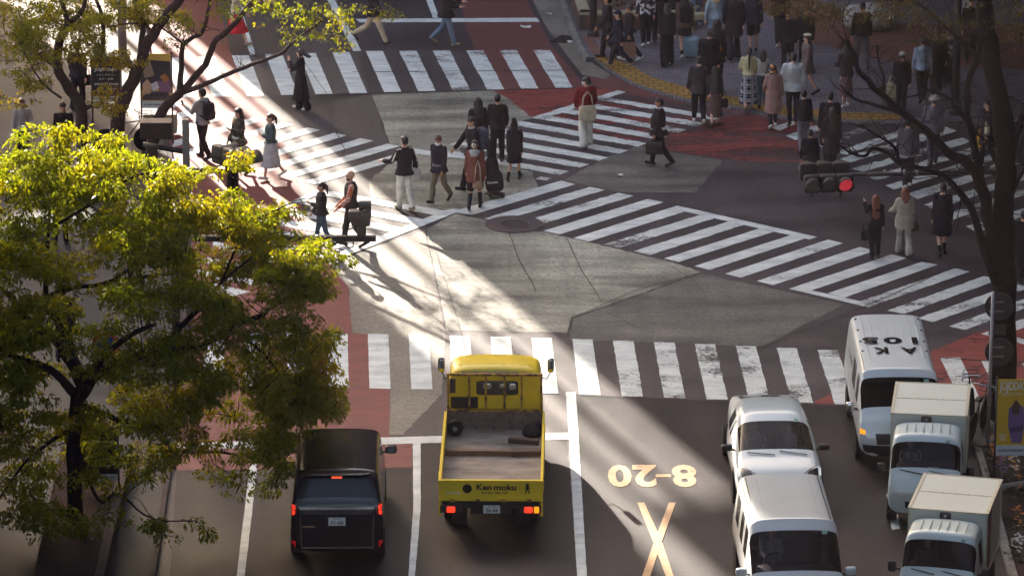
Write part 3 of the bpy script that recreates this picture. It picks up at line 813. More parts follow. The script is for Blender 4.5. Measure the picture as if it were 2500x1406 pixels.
    for g in (tops or []):
        kind, c = g[0], g[1]; t = .018; hem = g[2] if len(g) > 2 else .90
        mb = MB()
        if kind == 'shirt': t = .014
        if kind == 'vest': t = .034
        if kind == 'puffy': t = .045
        if kind in ('coat', 'jacket', 'blazer'): t = .03
        torso(mb, t, max(.88, min(hem, 1.2)))
        if hem < .86: skirtrings(mb, .98, hem, .165 * wide + t + fw * .4, (.20 if kind != 'dress' else .24) + t + fw * .3)
        elif hem < 1.0: skirtrings(mb, 1.02, hem, .155 * wide + t + fw * .5, .168 * wide + t + fw * .5, .74 + fw * 2)
        if kind != 'vest': sleeves(mb, t * .55, g[3] if len(g) > 3 else 1.0)
        link({'shirt': 'shirt', 'vest': 'vest', 'coat': 'coat', 'jacket': 'jacket', 'blazer': 'jacket', 'puffy': 'jacket', 'sweater': 'sweater', 'dress': 'dress', 'hoodie': 'hoodie'}[kind],
             remesh(mb, VOX, 2, .012, seed), cloth(c), o)
        if kind == 'hoodie' or (len(g) > 4 and g[4] == 'hood'):
            mb = MB(); hc2 = g[5] if len(g) > 5 else c
            mb.cap(T((-.09, -.06, 1.46)), T((.09, -.06, 1.46)), .05, .05); mb.ell(T((0, -.10, 1.42)), (.11, .07, .09)); mb.cap(T((-.1, -.03, 1.46)), T((-.05, .07, 1.41)), .04, .025); mb.cap(T((.1, -.03, 1.46)), T((.05, .07, 1.41)), .04, .025)
            link('hood', remesh(mb, VOX, 2, .008, seed), cloth(hc2), o)
        elif kind in ('blazer', 'jacket', 'coat'):
            mb = MB(); mb.tube([T((.085 * math.cos(a), .078 * math.sin(a), 1.455)) for a in [k * math.pi / 8 for k in range(17)]], .018, 6)
            mb.build('collar', cloth(g[4] if len(g) > 4 and g[4] != 'hood' else c), o, True)
    if bottom:
        kind, c = bottom[0], bottom[1]
        mb = MB()
        if kind in ('trousers', 'wide', 'slim', 'shorts', 'flare'):
            w1, w2 = {'trousers': (.082, .066), 'wide': (.105, .11), 'slim': (.066, .048), 'shorts': (.10, .10), 'flare': (.08, .105)}[kind]
            mb.el([(0, fw * .5, .84 + zo, .17 + fw * .4, .125 + fw), (0, fw * .5, .93 + zo, .172 + fw * .4, .125 + fw), (0, fw * .5, 1.02 + zo, .155 + fw * .4, .115 + fw)])
            for side in (-1, 1):
                hip, kn, an, *_ = legs[side]
                mb.cap(hip, kn, .1, w1)
                if kind == 'shorts': continue
                mb.cap(kn, an + V((0, 0, -.005 if kind in ('wide', 'flare') else .02)), w1, w2)
            if kind == 'shorts':
                mb2 = MB(); mb = MB()
                mb.el([(0, 0, .80 + zo, .185, .14), (0, 0, .93 + zo, .172, .125), (0, 0, 1.02 + zo, .155, .115)])
                for side in (-1, 1):
                    hip, kn, *_ = legs[side]; mb.cap(hip, hip.lerp(kn, .8), .11, .11)
            link('trousers' if kind != 'shorts' else 'shorts', remesh(mb, VOX, 2, .012, seed + 5), cloth(c), o)
        else: # skirt: ('skirt', colour, hem, radius)
            skirtrings(mb, 1.03, bottom[2], .15, bottom[3] if len(bottom) > 3 else .24)
            link('skirt', remesh(mb, VOX, 1, .010, seed + 5), cloth(c), o)
    for side in (-1, 1):
        hip, kn, an, toe, heel = legs[side]
        mb = MB(); mb.cap(heel + V((0, 0, .008)), toe + V((0, 0, .002)), .046, .042); mb.cap(an, heel.lerp(toe, .3), .045, .04)
        if shoes == 'boots': mb.cap(kn.lerp(an, .25), an, .062, .05)
        link('boot' if shoes == 'boots' else 'shoe', remesh(mb, .016, 2), SHOE_B if shoes == 'boots' else shoes, o)
        if sock is not None:
            mb = MB(); mb.cap(kn.lerp(an, sock[1]), an, .052 - .01 * sock[1], .042); mb.build('sock', cloth(sock[0]), o, True)
    ex = extra or []
    for e in ex:
        mb = MB(); kind, c = e[0], e[1]
        if kind == 'cap':
            mb.ell(Hd((0, -.005, 1.675)), (.098, .112, .075), HR); mb.build('cap', cloth(c), o, True)
            mb = MB(); mb.ell(Hd((0, (.12 if len(e) < 3 else -.12), 1.665)), (.07, .075, .012), HR); mb.build('cap_brim', cloth(c), o, True)
        elif kind == 'hat':
            mb.ell(Hd((0, -.01, 1.69)), (.10, .115, .07), HR); mb.ell(Hd((0, 0, 1.655)), (.165, .175, .012), HR); mb.build('hat', cloth(c), o, True)
        elif kind == 'beret':
            mb.ell(Hd((.02, -.02, 1.70)), (.125, .125, .045), HR); mb.build('beret', cloth(c), o, True)
        elif kind == 'headscarf':
            mb.ell(Hd((0, -.01, 1.65)), (.104, .118, .095), HR); mb.ell(Hd((0, -.03, 1.57)), (.10, .09, .12), HR); mb.cap(T((-.06, 0, 1.47)), T((.06, 0, 1.47)), .07, .07)
            link('headscarf', remesh(mb, .018, 2, .008), c, o)
        elif kind == 'pompom':
            mb.lathe([(0, .01), (0, .062), (.016, .055), (.016, .01)], (0, 0, 0), 'Y', 14)
            mb.v = [tuple(Hd(V((v[0], -.155 + v[1], v[2] + 1.635)))) for v in mb.v]; mb.build('hair_ornament', cloth(c), o, True)
            mb = MB(); mb.ell(Hd((0, -.16, 1.635)), (.022, .012, .022), HR, 5); mb.build('ornament_centre', EYE, o, True)
        elif kind == 'tie':
            mb.add([T((-.03, .112, 1.44)), T((.03, .112, 1.44)), T((.028, .132, 1.2)), T((0, .136, 1.15)), T((-.028, .132, 1.2))], [(0, 1, 2, 3, 4)]); mb.build('tie', cloth(c), o)
        elif kind == 'shirtfront':
            mb.add([T((-.07, .09, 1.47)), T((.07, .09, 1.47)), T((.045, .158 + fw, 1.15)), T((-.045, .158 + fw, 1.15))], [(0, 1, 2, 3)]); mb.build('shirt_front', cloth(c), o)
        elif kind == 'collarband':
            mb.tube([T((.07 * math.cos(a), .066 * math.sin(a) + .005, 1.485)) for a in [k * math.pi / 8 for k in range(17)]], .016, 6); mb.build('collar', cloth(c), o, True)
        elif kind == 'hemband':
            z = e[2]; mb.el([(0, 0, z + zo, .195, .15), (0, 0, z + .06 + zo, .19, .145)]); mb.build('shirt_hem', cloth(c), o, True)
        elif kind == 'shoulderstripe':
            for sd in (-1, 1):
                mb = MB(); S, E_, W, *_ = armj[sd]; mb.tube([S + V((-sd * .06, -.05, .05)), S + V((sd * .03, -.04, .045)), S.lerp(E_, .5) + V((sd * .045, -.055, 0)), E_ + V((sd * .02, -.055, 0))], .018, 6); mb.build('sleeve_stripe', cloth(c), o, True)
    PEOPLE[key or len(PEOPLE)] = (o, s, armj, T, legs)
    return o

def at_hand(key, side):
    o, s, armj, T, legs = PEOPLE[key]
    M = Matrix.LocRotScale(o.location, o.rotation_euler.to_quaternion(), o.scale)
    return M @ armj[side][3]
def at_body(key, p):
    o, s, armj, T, legs = PEOPLE[key]
    M = Matrix.LocRotScale(o.location, o.rotation_euler.to_quaternion(), o.scale)
    return M @ T(p)
def face_of(key): return PEOPLE[key][0].rotation_euler[2]

def backpack(key, c, label, size=(.32, .19, .46), z=1.2):
    t = empty('backpack', at_body(key, (0, -.215, z)), face_of(key)); tag(t, label, 'backpack')
    mb = MB(); mb.rbox((0, 0, 0), size, .45, 8); mb.rbox((0, -size[1] * .45, -.08), (size[0] * .8, .1, size[2] * .5), .45, 8); mb.build('bag', cloth(c), t, True)
    for sd in (-1, 1):
        MB().tube([(sd * .11, .07, -.16), (sd * .15, .19, -.1), (sd * .14, .33, .08), (sd * .11, .30, .22), (sd * .09, .12, .27), (sd * .08, .04, .2)], .018, 6).build('strap', cloth((40, 34, 38)), t, True)
    MB().tube([(-.04, -.02, .22), (-.03, -.02, .27), (.03, -.02, .27), (.04, -.02, .22)], .01, 6).build('handle', cloth(c), t, True)
    return t
def tote(pos, rz, c, label, size=(.36, .12, .36), strap=.3, name='tote_bag', cat='bag', shape=.4, sc=None):
    t = empty(name, pos, rz); tag(t, label, cat)
    mb = MB(); mb.rbox((0, 0, -strap - size[2] / 2), size, shape, 8); link('bag', remesh(mb, .016, 2, .01), cloth(c), t)
    for y in (-size[1] * .3, size[1] * .3):
        MB().tube([(-size[0] * .3, y, -strap - .02), (-size[0] * .22, y, -strap * .35), (0, y, 0), (size[0] * .22, y, -strap * .35), (size[0] * .3, y, -strap - .02)], .009, 5).build('strap', cloth(sc or c), t, True)
    return t
def paper_bag(pos, rz, c, label, size=(.32, .13, .38), tilt=0):
    t = empty('paper_bag', pos, rz); t.rotation_euler = (tilt, 0, rz); tag(t, label, 'shopping bag')
    m = mat('kraft_%d' % c[0], c, .85, .2, var=.1, scale=3)
    w, d, hh = size; z0, z1 = -.14 - hh, -.14
    mb = MB(); vs = [(x * w / 2, y * d / 2 * k, z) for z, k in ((z0, 1), (z1, .8)) for x, y in ((-1, -1), (1, -1), (1, 1), (0.98, 0), (-.98, 0), (-1, 1))]
    vs = [(-w/2, -d/2, z0), (w/2, -d/2, z0), (w/2, d/2, z0), (-w/2, d/2, z0), (-w/2, -d*.4, z1), (w/2, -d*.4, z1), (w/2, d*.4, z1), (-w/2, d*.4, z1), (-w*.45, 0, (z0+z1)/2), (w*.45, 0, (z0+z1)/2)]
    mb.add(vs, [(0, 1, 5, 4), (2, 3, 7, 6), (0, 3, 2, 1), (1, 9, 5), (9, 2, 6), (1, 2, 9), (5, 9, 6), (3, 8, 7), (0, 4, 8), (3, 0, 8), (4, 7, 8)]); mb.build('bag', m, t)
    for y in (-.04, .04): MB().tube([(-.07, y, z1), (-.06, y, -.03), (0, y * .4, .0), (.06, y, -.03), (.07, y, z1)], .005, 5).build('handle', m, t)
    return t
def phone(key, side):
    p = at_hand(key, side); t = empty('phone', p, face_of(key)); tag(t, PHONE_LABEL[key], 'phone')
    mb = MB(); mb.rbox((0, .03, .05), (.075, .012, .15), .3, 6, Matrix.Rotation(R(-30), 3, 'X')); mb.build('case', mat('phone_case', (60, 78, 84), .4), t, True)
    return t
PHONE_LABEL = {'hoodie': 'smartphone held up by the man in the grey hoodie', 'jeans': 'smartphone in the hands of the walker in blue jeans'}

K = (46, 38, 42); NAVY = (48, 42, 54); CHAR = (58, 50, 54); DKB = (40, 32, 36)
rest = ((6, 7, 12, 0), (-6, 7, 12, 0)); walk = ((20, 8, 18, 0), (-18, 8, 12, 0)); walkr = ((-18, 8, 12, 0), (20, 8, 18, 0))
# --- on the crossing
person(735, 268, 122, 165, 'woman in a long black dress with windblown hair on the far crosswalk', f=True, hair=('wind', 'black'), tops=[('dress', K, .28)], bottom=('wide', K), arms=((35, 28, 120, 35), (10, 10, 75, 30)), stride=9, key='blackdress')
person(496, 388, 218, 140, 'man in a pale grey hoodie looking at a phone behind the grey signal post', hair=('short', 'black'), tops=[('hoodie', (166, 162, 160), .86)], bottom=('trousers', K), shoes=SHOE_B, arms=((30, 6, 80, 10), (5, 8, 30, 5)), stride=12, key='hoodie')
backpack('hoodie', (58, 50, 54), 'dark backpack worn by the man in the pale grey hoodie'); phone('hoodie', -1)
person(585, 428, 267, 215, 'long-haired woman in a mottled dark jacket and skirt near the pale grey dress', f=True, hair=('long', 'dark', 1.18), tops=[('sweater', (206, 200, 194), .95), ('jacket', CAMO, .82)], bottom=('skirt', K, .45, .22), arms=((10, 8, 105, 50), (6, 10, 30, 10)), stride=10, shoes=SHOE_B)
person(662, 438, 280, 195, 'woman with a ponytail in a long pale grey dress and teal cardigan', f=True, hair=('pony', 'brown'), skin=0, tops=[('dress', (188, 186, 184), .34), ('jacket', (84, 98, 98), .98, 1.0)], arms=((5, 12, 105, 50), (4, 6, 12, 4)), stride=16, lead=-1, extra=[], key='greydress')
person(786, 606, 447, 190, 'dark-haired woman in a black jacket and blue jeans beside the bald man', f=True, hair=('pony', 'dark', 1.40), skin=1, tops=[('jacket', (56, 48, 50), .88)], bottom=('slim', (74, 88, 102)), shoes=SHOE_B, arms=((12, 8, 95, 45), (8, 6, 35, 25)), stride=12)
person(858, 604, 405, 185, 'bald bearded man in a dark vest with orange plaid sleeves and dark jeans', hair=('bald', 'brown'), skin=0, tops=[('shirt', PLAID_ORANGE, .9), ('vest', (72, 66, 66), .9)], bottom=('trousers', (66, 60, 64)), shoes=SHOE_B, arms=((15, 10, 35, 8), (10, 10, 35, 6)), stride=14, h=1.86, head=(8, 0))
person(988, 513, 333, 120, 'young man seen from behind in a black jacket with white shoulder stripes and white trousers', hair=('short', 'black'), tops=[('jacket', K, .84)], bottom=('trousers', (214, 208, 200)), shoes=SHOE_T, arms=((22, 20, 60, -10), (-14, 14, 25, 0)), stride=8, lead=-1, extra=[('shoulderstripe', (214, 208, 204))], key='whitetrousers', h=1.82)
person(1072, 496, 332, 235, 'man in a navy blazer and khaki trousers wearing a white mask below his nose', hair=('short', 'brown'), skin=2, tops=[('shirt', (120, 108, 112), .95), ('blazer', (54, 46, 54), .80)], bottom=('trousers', (126, 112, 92)), shoes=SHOE_B, arms=((12, 9, 18, 0), (-12, 9, 12, 0)), stride=16, mask='chin', head=(15, 12))
person(1160, 512, 345, 80, 'girl in a brown jacket with grey hood and black knee boots seen from behind', f=True, hair=('bun', 'dark'), skin=1, tops=[('coat', (124, 74, 64), .72, 1.0, 'hood', (168, 172, 170))], bottom=('shorts', (60, 46, 46)), shoes='boots', arms=((8, 12, 16, 0), (-6, 12, 20, 0)), stride=15, lead=1, extra=[('pompom', (226, 220, 206))], key='brownhood')
person(1158, 468, 282, 205, 'schoolboy in black uniform reaching his arm down to the left, blue backpack on his back', hair=('short', 'black'), skin=1, tops=[('blazer', K, .86)], bottom=('trousers', DKB), shoes=SHOE_B, arms=((10, 20, 10, 0), (32, 22, 6, -12)), stride=20, extra=[('collarband', (216, 212, 210))], key='schoolboy', lean=6)
backpack('schoolboy', (84, 84, 98), 'large blue grey backpack on the black-uniformed schoolboy', (.36, .26, .54), 1.18)
person(1167, 415, 240, 105, 'long-haired woman in black walking away behind the schoolboy', f=True, hair=('long', 'black', 1.3), tops=[('coat', K, .6)], bottom=('slim', K), shoes=SHOE_B, arms=rest, stride=12)
person(1215, 398, 232, 85, 'tall man all in black seen from behind beside the guitar-carrying girl', hair=('short', 'black'), tops=[('jacket', (44, 36, 40), .86)], bottom=('trousers', (44, 36, 40)), shoes=SHOE_B, arms=((6, 10, 30, 10), (6, 10, 30, 10)), stride=10)
person(1256, 442, 296, 75, 'schoolgirl in a dark skirt and short socks with a black instrument bag on her back', f=True, hair=('bob', 'dark'), skin=1, tops=[('blazer', K, .84)], bottom=('skirt', (46, 38, 44), .55, .22), shoes=SHOE_B, sock=(K, .6), arms=rest, stride=17, lead=1, key='guitargirl')
person(1430, 357, 190, 100, 'man in a dark red jacket and white trousers with a cream tote on his back', hair=('bowl', 'black'), skin=0, tops=[('puffy', (122, 36, 42), .92)], bottom=('wide', (220, 212, 200)), shoes=SHOE_G, arms=((10, 12, 35, 15), (10, 12, 35, 15)), stride=9, mask=True, head=(55, 0), key='redjacket')
person(1608, 407, 242, 182, 'man in a dark suit and white shirt walking left with a black briefcase', hair=('short', 'black'), skin=2, tops=[('shirt', (214, 208, 206), .95), ('blazer', (48, 38, 44), .80)], bottom=('trousers', (46, 36, 42)), shoes=SHOE_B, arms=((4, 6, 14, 0), (-4, 7, 10, 0)), stride=14, fat=.05, extra=[('collarband', (222, 218, 216)), ('tie', (70, 56, 60))], key='suit')
person(1705, 300, 140, 95, 'young man in a charcoal shirt walking away at the end of the worn stripes', hair=('short', 'black'), tops=[('jacket', (66, 58, 60), .80)], bottom=('trousers', (44, 36, 40)), arms=((6, 12, 14, 0), (-4, 12, 10, 0)), stride=15, lead=-1)
person(1745, 306, 165, 88, 'woman in a brown ankle skirt and dark blouse walking beside the charcoal shirted man', f=True, hair=('long', 'black', 1.0), tops=[('sweater', (62, 54, 58), .95)], bottom=('skirt', (98, 74, 72), .26, .23), arms=rest, stride=13, key='brownskirt', shoes=SHOE_T)
person(2135, 630, 478, 95, 'woman in black with long dark red hair at the edge of the striped crosswalk', f=True, hair=('long', 'auburn', 1.12), tops=[('jacket', K, .84)], bottom=('trousers', K), shoes=SHOE_B, arms=((45, 10, 95, 0), (0, 8, 12, 0)), stride=6, key='redhair')
person(2206, 622, 460, 95, 'woman with a ginger bob in an oversized beige jacket and striped white trousers', f=True, hair=('bob', 'auburn', 1.40), tops=[('puffy', (176, 162, 146), .70)], bottom=('flare', (176, 166, 158)), shoes=SHOE_T, arms=((20, 18, 50, 0), (6, 10, 10, 0)), stride=15, lead=-1, key='beige', wide=1.1)
person(2298, 625, 450, 95, 'person in a long black coat with bare legs and black ankle boots', f=True, hair=('short', 'black'), tops=[('coat', (42, 34, 42), .52)], shoes=SHOE_B, sock=(K, .55), arms=rest, stride=16, lead=1, wide=1.1)
# --- far side, cut by the top of the picture
person(578, 112, -60, 0, 'woman in a bright red skirt on the far crosswalk beneath the branches', f=True, hair=('long', 'dark'), tops=[('sweater', (196, 184, 172), .98)], bottom=('skirt', (206, 52, 58), .42, .30), shoes=SHOE_T, arms=walk, stride=24, h=1.66)
person(912, 108, -60, 0, 'walker in black top, cream trousers and striped sneakers', hair=('short', 'black'), tops=[('puffy', K, .82)], bottom=('trousers', (206, 180, 150)), shoes=mat('shoe_striped', (70, 62, 66), .6, var=.6, scale=40), arms=walkr, stride=27, h=1.76)
person(1090, 112, -60, -8, 'walker in a black coat and blue jeans holding a phone', hair=('short', 'black'), tops=[('coat', K, .80)], bottom=('trousers', (108, 122, 140)), shoes=SHOE_T, arms=((25, 8, 75, 10), (20, 6, 70, 10)), stride=19, h=1.74, key='jeans')
phone('jeans', 1)
# --- left pavement
person(58, 402, 243, 290, 'man in a pale shirt with a folded coat over his arm on the left pavement', hz=.08, hair=('short', 'dark'), skin=1, tops=[('shirt', (176, 164, 164), .9)], bottom=('trousers', K), shoes=SHOE_B, arms=((15, 12, 75, 35), (0, 12, 12, 0)), stride=12)
person(158, 415, 252, 275, 'bearded man in a black sweater facing the camera on the left pavement', hz=.08, hair=('short', 'black'), skin=2, tops=[('sweater', (44, 34, 38), .88)], bottom=('trousers', (70, 60, 62)), shoes=SHOE_B, arms=walk, stride=12, head=(20, 5))
person(192, 268, 106, 80, 'person in black carrying a black bag with white marks near the dark sign board', hz=.08, hair=('short', 'black'), tops=[('jacket', K, .84)], bottom=('trousers', K), shoes=SHOE_B, arms=walk, stride=10, key='leftblack')
person(150, 600, 440, 80, 'dark figure walking under the leafy crown on the left pavement', hz=.08, hair=('short', 'black'), tops=[('jacket', K, .84)], bottom=('trousers', K), shoes=SHOE_B, arms=walk, stride=12)
person(330, 720, 560, 250, 'figure in a yellow green top half hidden by leaves on the left pavement', hz=.08, hair=('long', 'dark'), f=True, tops=[('sweater', (150, 140, 76), .9)], bottom=('slim', K), shoes=SHOE_W, arms=rest, stride=12)
person(160, 880, 700, 80, 'person in dark clothes beneath the lower boughs on the left pavement', hz=.08, hair=('short', 'black'), tops=[('puffy', DKB, .84)], bottom=('trousers', DKB), shoes=SHOE_B, arms=walk, stride=12)
# --- the crowd waiting and walking on the far corner
C = .06
person(1482, 143, -12, 180, 'man with glasses in a dark jacket carrying a cream paper bag at the corner', hz=C, hair=('short', 'black'), skin=2, tops=[('jacket', CHAR, .86)], bottom=('trousers', K), shoes=SHOE_B, arms=walk, stride=12, h=1.72, key='glasses')
person(1508, 166, 28, 175, 'person in a navy jacket and navy cap at the edge of the yellow paving', hz=C, hair=('short', 'black'), skin=1, tops=[('puffy', NAVY, .80)], bottom=('trousers', (52, 44, 54)), shoes=SHOE_T, arms=walkr, stride=19, extra=[('cap', NAVY)])
person(1536, 150, 22, 185, 'boy in a dark jacket with a brown paper carrier bag', hz=C, hair=('bowl', 'black'), skin=2, tops=[('jacket', (54, 46, 50), .88)], bottom=('trousers', (50, 44, 52)), arms=((0, 6, 5, 0), (6, 8, 20, 0)), stride=15, key='boy', h=1.55)
person(1628, 160, 12, 92, 'woman in black with wide black trousers and white shoe tips on the grey paving', hz=C, f=True, hair=('bob', 'black'), tops=[('jacket', K, .86)], bottom=('wide', (44, 36, 42)), arms=rest, stride=8, h=1.68)
person(1670, 143, -15, 95, 'bare-legged woman in a brown jacket and dark shorts with white sneakers', hz=C, f=True, hair=('long', 'dark'), skin=1, tops=[('jacket', (98, 76, 70), .84)], bottom=('skirt', (66, 54, 54), .62, .2), shoes=SHOE_W, sock=(K, .7), arms=rest, stride=14, key='brownjacket')
backpack('brownjacket', K, 'black backpack on the bare-legged woman in the brown jacket', (.34, .2, .46))
person(1747, 128, -35, 95, 'blonde woman in a pale blue blouse and checked skirt pulling a suitcase', hz=C, f=True, hair=('long', 'blond', 1.3), tops=[('sweater', (158, 172, 178), .86)], bottom=('skirt', (140, 150, 166), .5, .22), arms=((-12, 16, 8, 0), (10, 8, 30, 0)), stride=12, key='blonde', shoes=SHOE_T)
person(1748, 222, 40, 92, 'woman with very long black hair and an orange scarf behind the blonde woman', hz=C, f=True, hair=('long', 'black', 1.05), tops=[('coat', K, .7)], bottom=('trousers', K), shoes=SHOE_B, arms=rest, stride=10)
person(1730, 240, 73, 90, 'broad man in a black pullover and grey cap walking away from the stripes', hz=C, hair=('short', 'black'), tops=[('puffy', (40, 32, 36), .86)], bottom=('trousers', (46, 38, 42)), shoes=SHOE_B, arms=rest, stride=10, extra=[('cap', (84, 78, 80)), ('collarband', (150, 140, 138))], wide=1.12)
person(1790, 145, -25, 90, 'person in a long dark coat and flared trousers next to the blonde woman', hz=C, hair=('short', 'black'), tops=[('coat', (52, 42, 48), .60)], bottom=('flare', (54, 46, 56)), shoes=SHOE_B, arms=rest, stride=13)
person(1838, 128, -20, 92, 'person in a navy jacket and black shorts with bare calves', hz=C, hair=('short', 'dark'), skin=1, tops=[('jacket', (56, 48, 62), .80)], bottom=('shorts', K), shoes=SHOE_B, arms=rest, stride=12)
person(1826, 268, 118, 92, 'woman in a cream sweater and long plaid skirt with a dark braid', hz=C, f=True, hair=('pony', 'dark', 1.15), tops=[('sweater', (198, 184, 146), .98)], bottom=('skirt', PLAID_DARK, .16, .25), shoes=SHOE_T, arms=((15, 12, 60, 20), (8, 10, 40, 20)), stride=10)
person(1860, 262, 124, 92, 'woman in a white sweater and jeans with a dark bob beside the plaid skirt', hz=C, f=True, hair=('bob', 'dark', 1.42), tops=[('sweater', (190, 186, 178), .98)], bottom=('trousers', (92, 96, 104)), shoes=SHOE_B, arms=((12, 12, 40, 15), (8, 10, 30, 10)), stride=10, key='whitesweater')
person(1886, 312, 160, 95, 'woman in a dusty pink trench coat and colourful headscarf', hz=0, f=True, hair=('short', 'dark'), tops=[('coat', (162, 124, 116), .42)], bottom=('slim', K), shoes=SHOE_W, arms=((6, 14, 40, 15), (2, 14, 14, 0)), stride=13, extra=[('headscarf', SCARF)], key='pinkcoat')
person(1934, 306, 130, 92, 'man in a loose white shirt and black trousers walking onto the red road', hz=0, hair=('short', 'black'), tops=[('puffy', (192, 190, 188), .84)], bottom=('slim', (42, 34, 38)), shoes=SHOE_B, arms=((6, 14, 14, 0), (-4, 14, 12, 0)), stride=14, wide=1.08)
person(1968, 232, 124, 200, 'woman in a cream beret with bare legs behind the white-shirted man', hz=C, f=True, hair=('long', 'dark'), skin=0, tops=[('coat', (120, 100, 94), .62)], shoes=SHOE_B, arms=rest, stride=12, extra=[('beret', (190, 176, 154))], h=1.62)
person(1922, 178, 78, 260, 'dark-jacketed person facing the camera behind the white-shirted man', hz=C, hair=('short', 'black'), skin=2, tops=[('puffy', DKB, .84)], bottom=('trousers', K), shoes=SHOE_B, arms=rest, stride=8, h=1.7)
person(1966, 172, 70, 250, 'person in an open black jacket facing the camera among the crowd', hz=C, hair=('short', 'dark'), skin=1, tops=[('jacket', DKB, .84)], bottom=('trousers', K), shoes=SHOE_B, arms=rest, stride=8, h=1.72)
person(1960, 372, 222, 95, 'woman in a black jacket with pale grey trousers stepping onto the shaded stripes', f=True, hair=('bun', 'black'), tops=[('puffy', (46, 38, 42), .90)], bottom=('trousers', (120, 112, 118)), shoes=SHOE_B, arms=rest, stride=12)
person(2024, 402, 190, 92, 'tall man in a long black coat above the red signal', hair=('short', 'black'), tops=[('coat', (40, 32, 36), .46)], bottom=('trousers', K), shoes=SHOE_B, arms=rest, stride=12, h=1.86)
person(2030, 418, 264, 100, 'woman with long brown hair and a white-trimmed dark coat above the red signal', f=True, hair=('long', 'dark', 1.1), tops=[('coat', (58, 46, 50), .50)], bottom=('slim', K), shoes=SHOE_B, arms=rest, stride=10)
person(1976, 462, 322, 95, 'short-haired person in black directly behind the red signal', hair=('short', 'black'), tops=[('jacket', (40, 32, 36), .84)], bottom=('trousers', K), shoes=SHOE_B, arms=rest, stride=10, skin=1)
person(2102, 170, 8, 100, 'man in a black pullover and grey trousers beside the white boulder', hz=C, hair=('short', 'black'), tops=[('sweater', (38, 30, 34), .88)], bottom=('trousers', (84, 80, 88)), shoes=SHOE_B, arms=rest, stride=16, lead=-1)
person(2200, 272, 130, 92, 'person in black wearing a white baseball cap in the shaded crowd', hz=C, hair=('short', 'black'), tops=[('puffy', (40, 32, 36), .80)], bottom=('trousers', K), shoes=SHOE_B, arms=rest, stride=10, extra=[('cap', (200, 192, 186))], key='whitecap')
person(2250, 250, 92, 95, 'man in a pale blue hooded jacket and black trousers in the shaded crowd', hz=C, hair=('short', 'black'), tops=[('hoodie', (150, 158, 176), .88)], bottom=('trousers', K), shoes=SHOE_B, arms=rest, stride=19)
person(2284, 236, 66, 95, 'person in a long black coat to the right of the pale blue jacket', hz=C, hair=('short', 'black'), tops=[('coat', (38, 30, 34), .5)], bottom=('trousers', K), shoes=SHOE_B, arms=rest, stride=8)
person(2312, 212, 62, 95, 'dark figure in a speckled shirt against the dark lamp post', hz=C, hair=('short', 'black'), tops=[('shirt', STRIPY, .86)], bottom=('trousers', K), shoes=SHOE_B, arms=rest, stride=12)
person(2276, 402, 236, 95, 'man in a grey shirt and white brimmed hat under the bare limbs', hair=('short', 'grey'), tops=[('puffy', (112, 106, 116), .82)], bottom=('trousers', (84, 76, 84)), shoes=SHOE_B, arms=rest, stride=12, extra=[('hat', (196, 188, 180))])
person(2214, 458, 290, 95, 'person in a grey jacket with a white hem behind the signal arm', hair=('short', 'black'), tops=[('puffy', (98, 92, 98), .84)], bottom=('trousers', (64, 56, 62)), shoes=SHOE_W, arms=rest, stride=12, extra=[('hemband', (190, 186, 186), .76)])
person(2408, 410, 248, 200, 'dark-haired person with a pale shoulder bag and a yellow tote under the tree', f=True, hair=('long', 'black'), tops=[('coat', (52, 42, 46), .6)], bottom=('trousers', K), shoes=SHOE_W, arms=rest, stride=10, key='yellowtote')
person(2494, 690, 560, 95, 'black-clad person cut off by the right border behind the tree trunk', hair=('short', 'black'), tops=[('coat', (38, 30, 36), .6)], bottom=('trousers', K), shoes=SHOE_B, arms=rest, stride=8, h=1.7)
person(1576, 112, -20, 95, 'person in a patterned knit and black trousers at the back of the corner crowd', hz=C, hair=('short', 'black'), tops=[('sweater', STRIPY, .88)], bottom=('trousers', K), shoes=SHOE_W, arms=rest, stride=10, h=1.72)
person(1606, 104, -40, 90, 'dark figure in black between the patterned knit and the wide trousers', hz=C, hair=('short', 'black'), tops=[('coat', DKB, .6)], bottom=('trousers', K), shoes=SHOE_B, arms=rest, stride=12, h=1.75)
person(1700, 66, -80, 90, 'person in pale blue jeans at the top of the corner crowd', hz=C, hair=('short', 'black'), tops=[('shirt', (120, 104, 100), .9)], bottom=('trousers', (112, 122, 138)), shoes=SHOE_W, arms=rest, stride=14, h=1.7)
person(1905, 112, -30, 270, 'person in black sneakers and dark trousers below the thin leaves', hz=C, hair=('short', 'black'), tops=[('jacket', K, .84)], bottom=('trousers', (52, 46, 46)), shoes=SHOE_W, arms=rest, stride=18, h=1.72)
person(2064, 262, 110, 100, 'woman in a dusty rose skirt carrying a dark box by the dark limbs', hz=C, f=True, hair=('bob', 'black'), tops=[('jacket', (60, 46, 50), .86)], bottom=('skirt', (118, 90, 92), .3, .2), shoes=SHOE_W, arms=((20, 8, 60, 0), (20, 8, 60, 0)), stride=8)
person(1650, 60, -90, 90, 'person in black boots at the very top of the corner crowd', hz=C, hair=('short', 'black'), tops=[('coat', K, .5)], bottom=('trousers', K), shoes=SHOE_B, arms=rest, stride=10, h=1.72)
person(2368, 150, -10, 270, 'dark figure standing under the trees before the bright poster', hz=C, hair=('short', 'black'), tops=[('coat', DKB, .5)], bottom=('trousers', K), shoes=SHOE_B, arms=rest, stride=6, h=1.7)

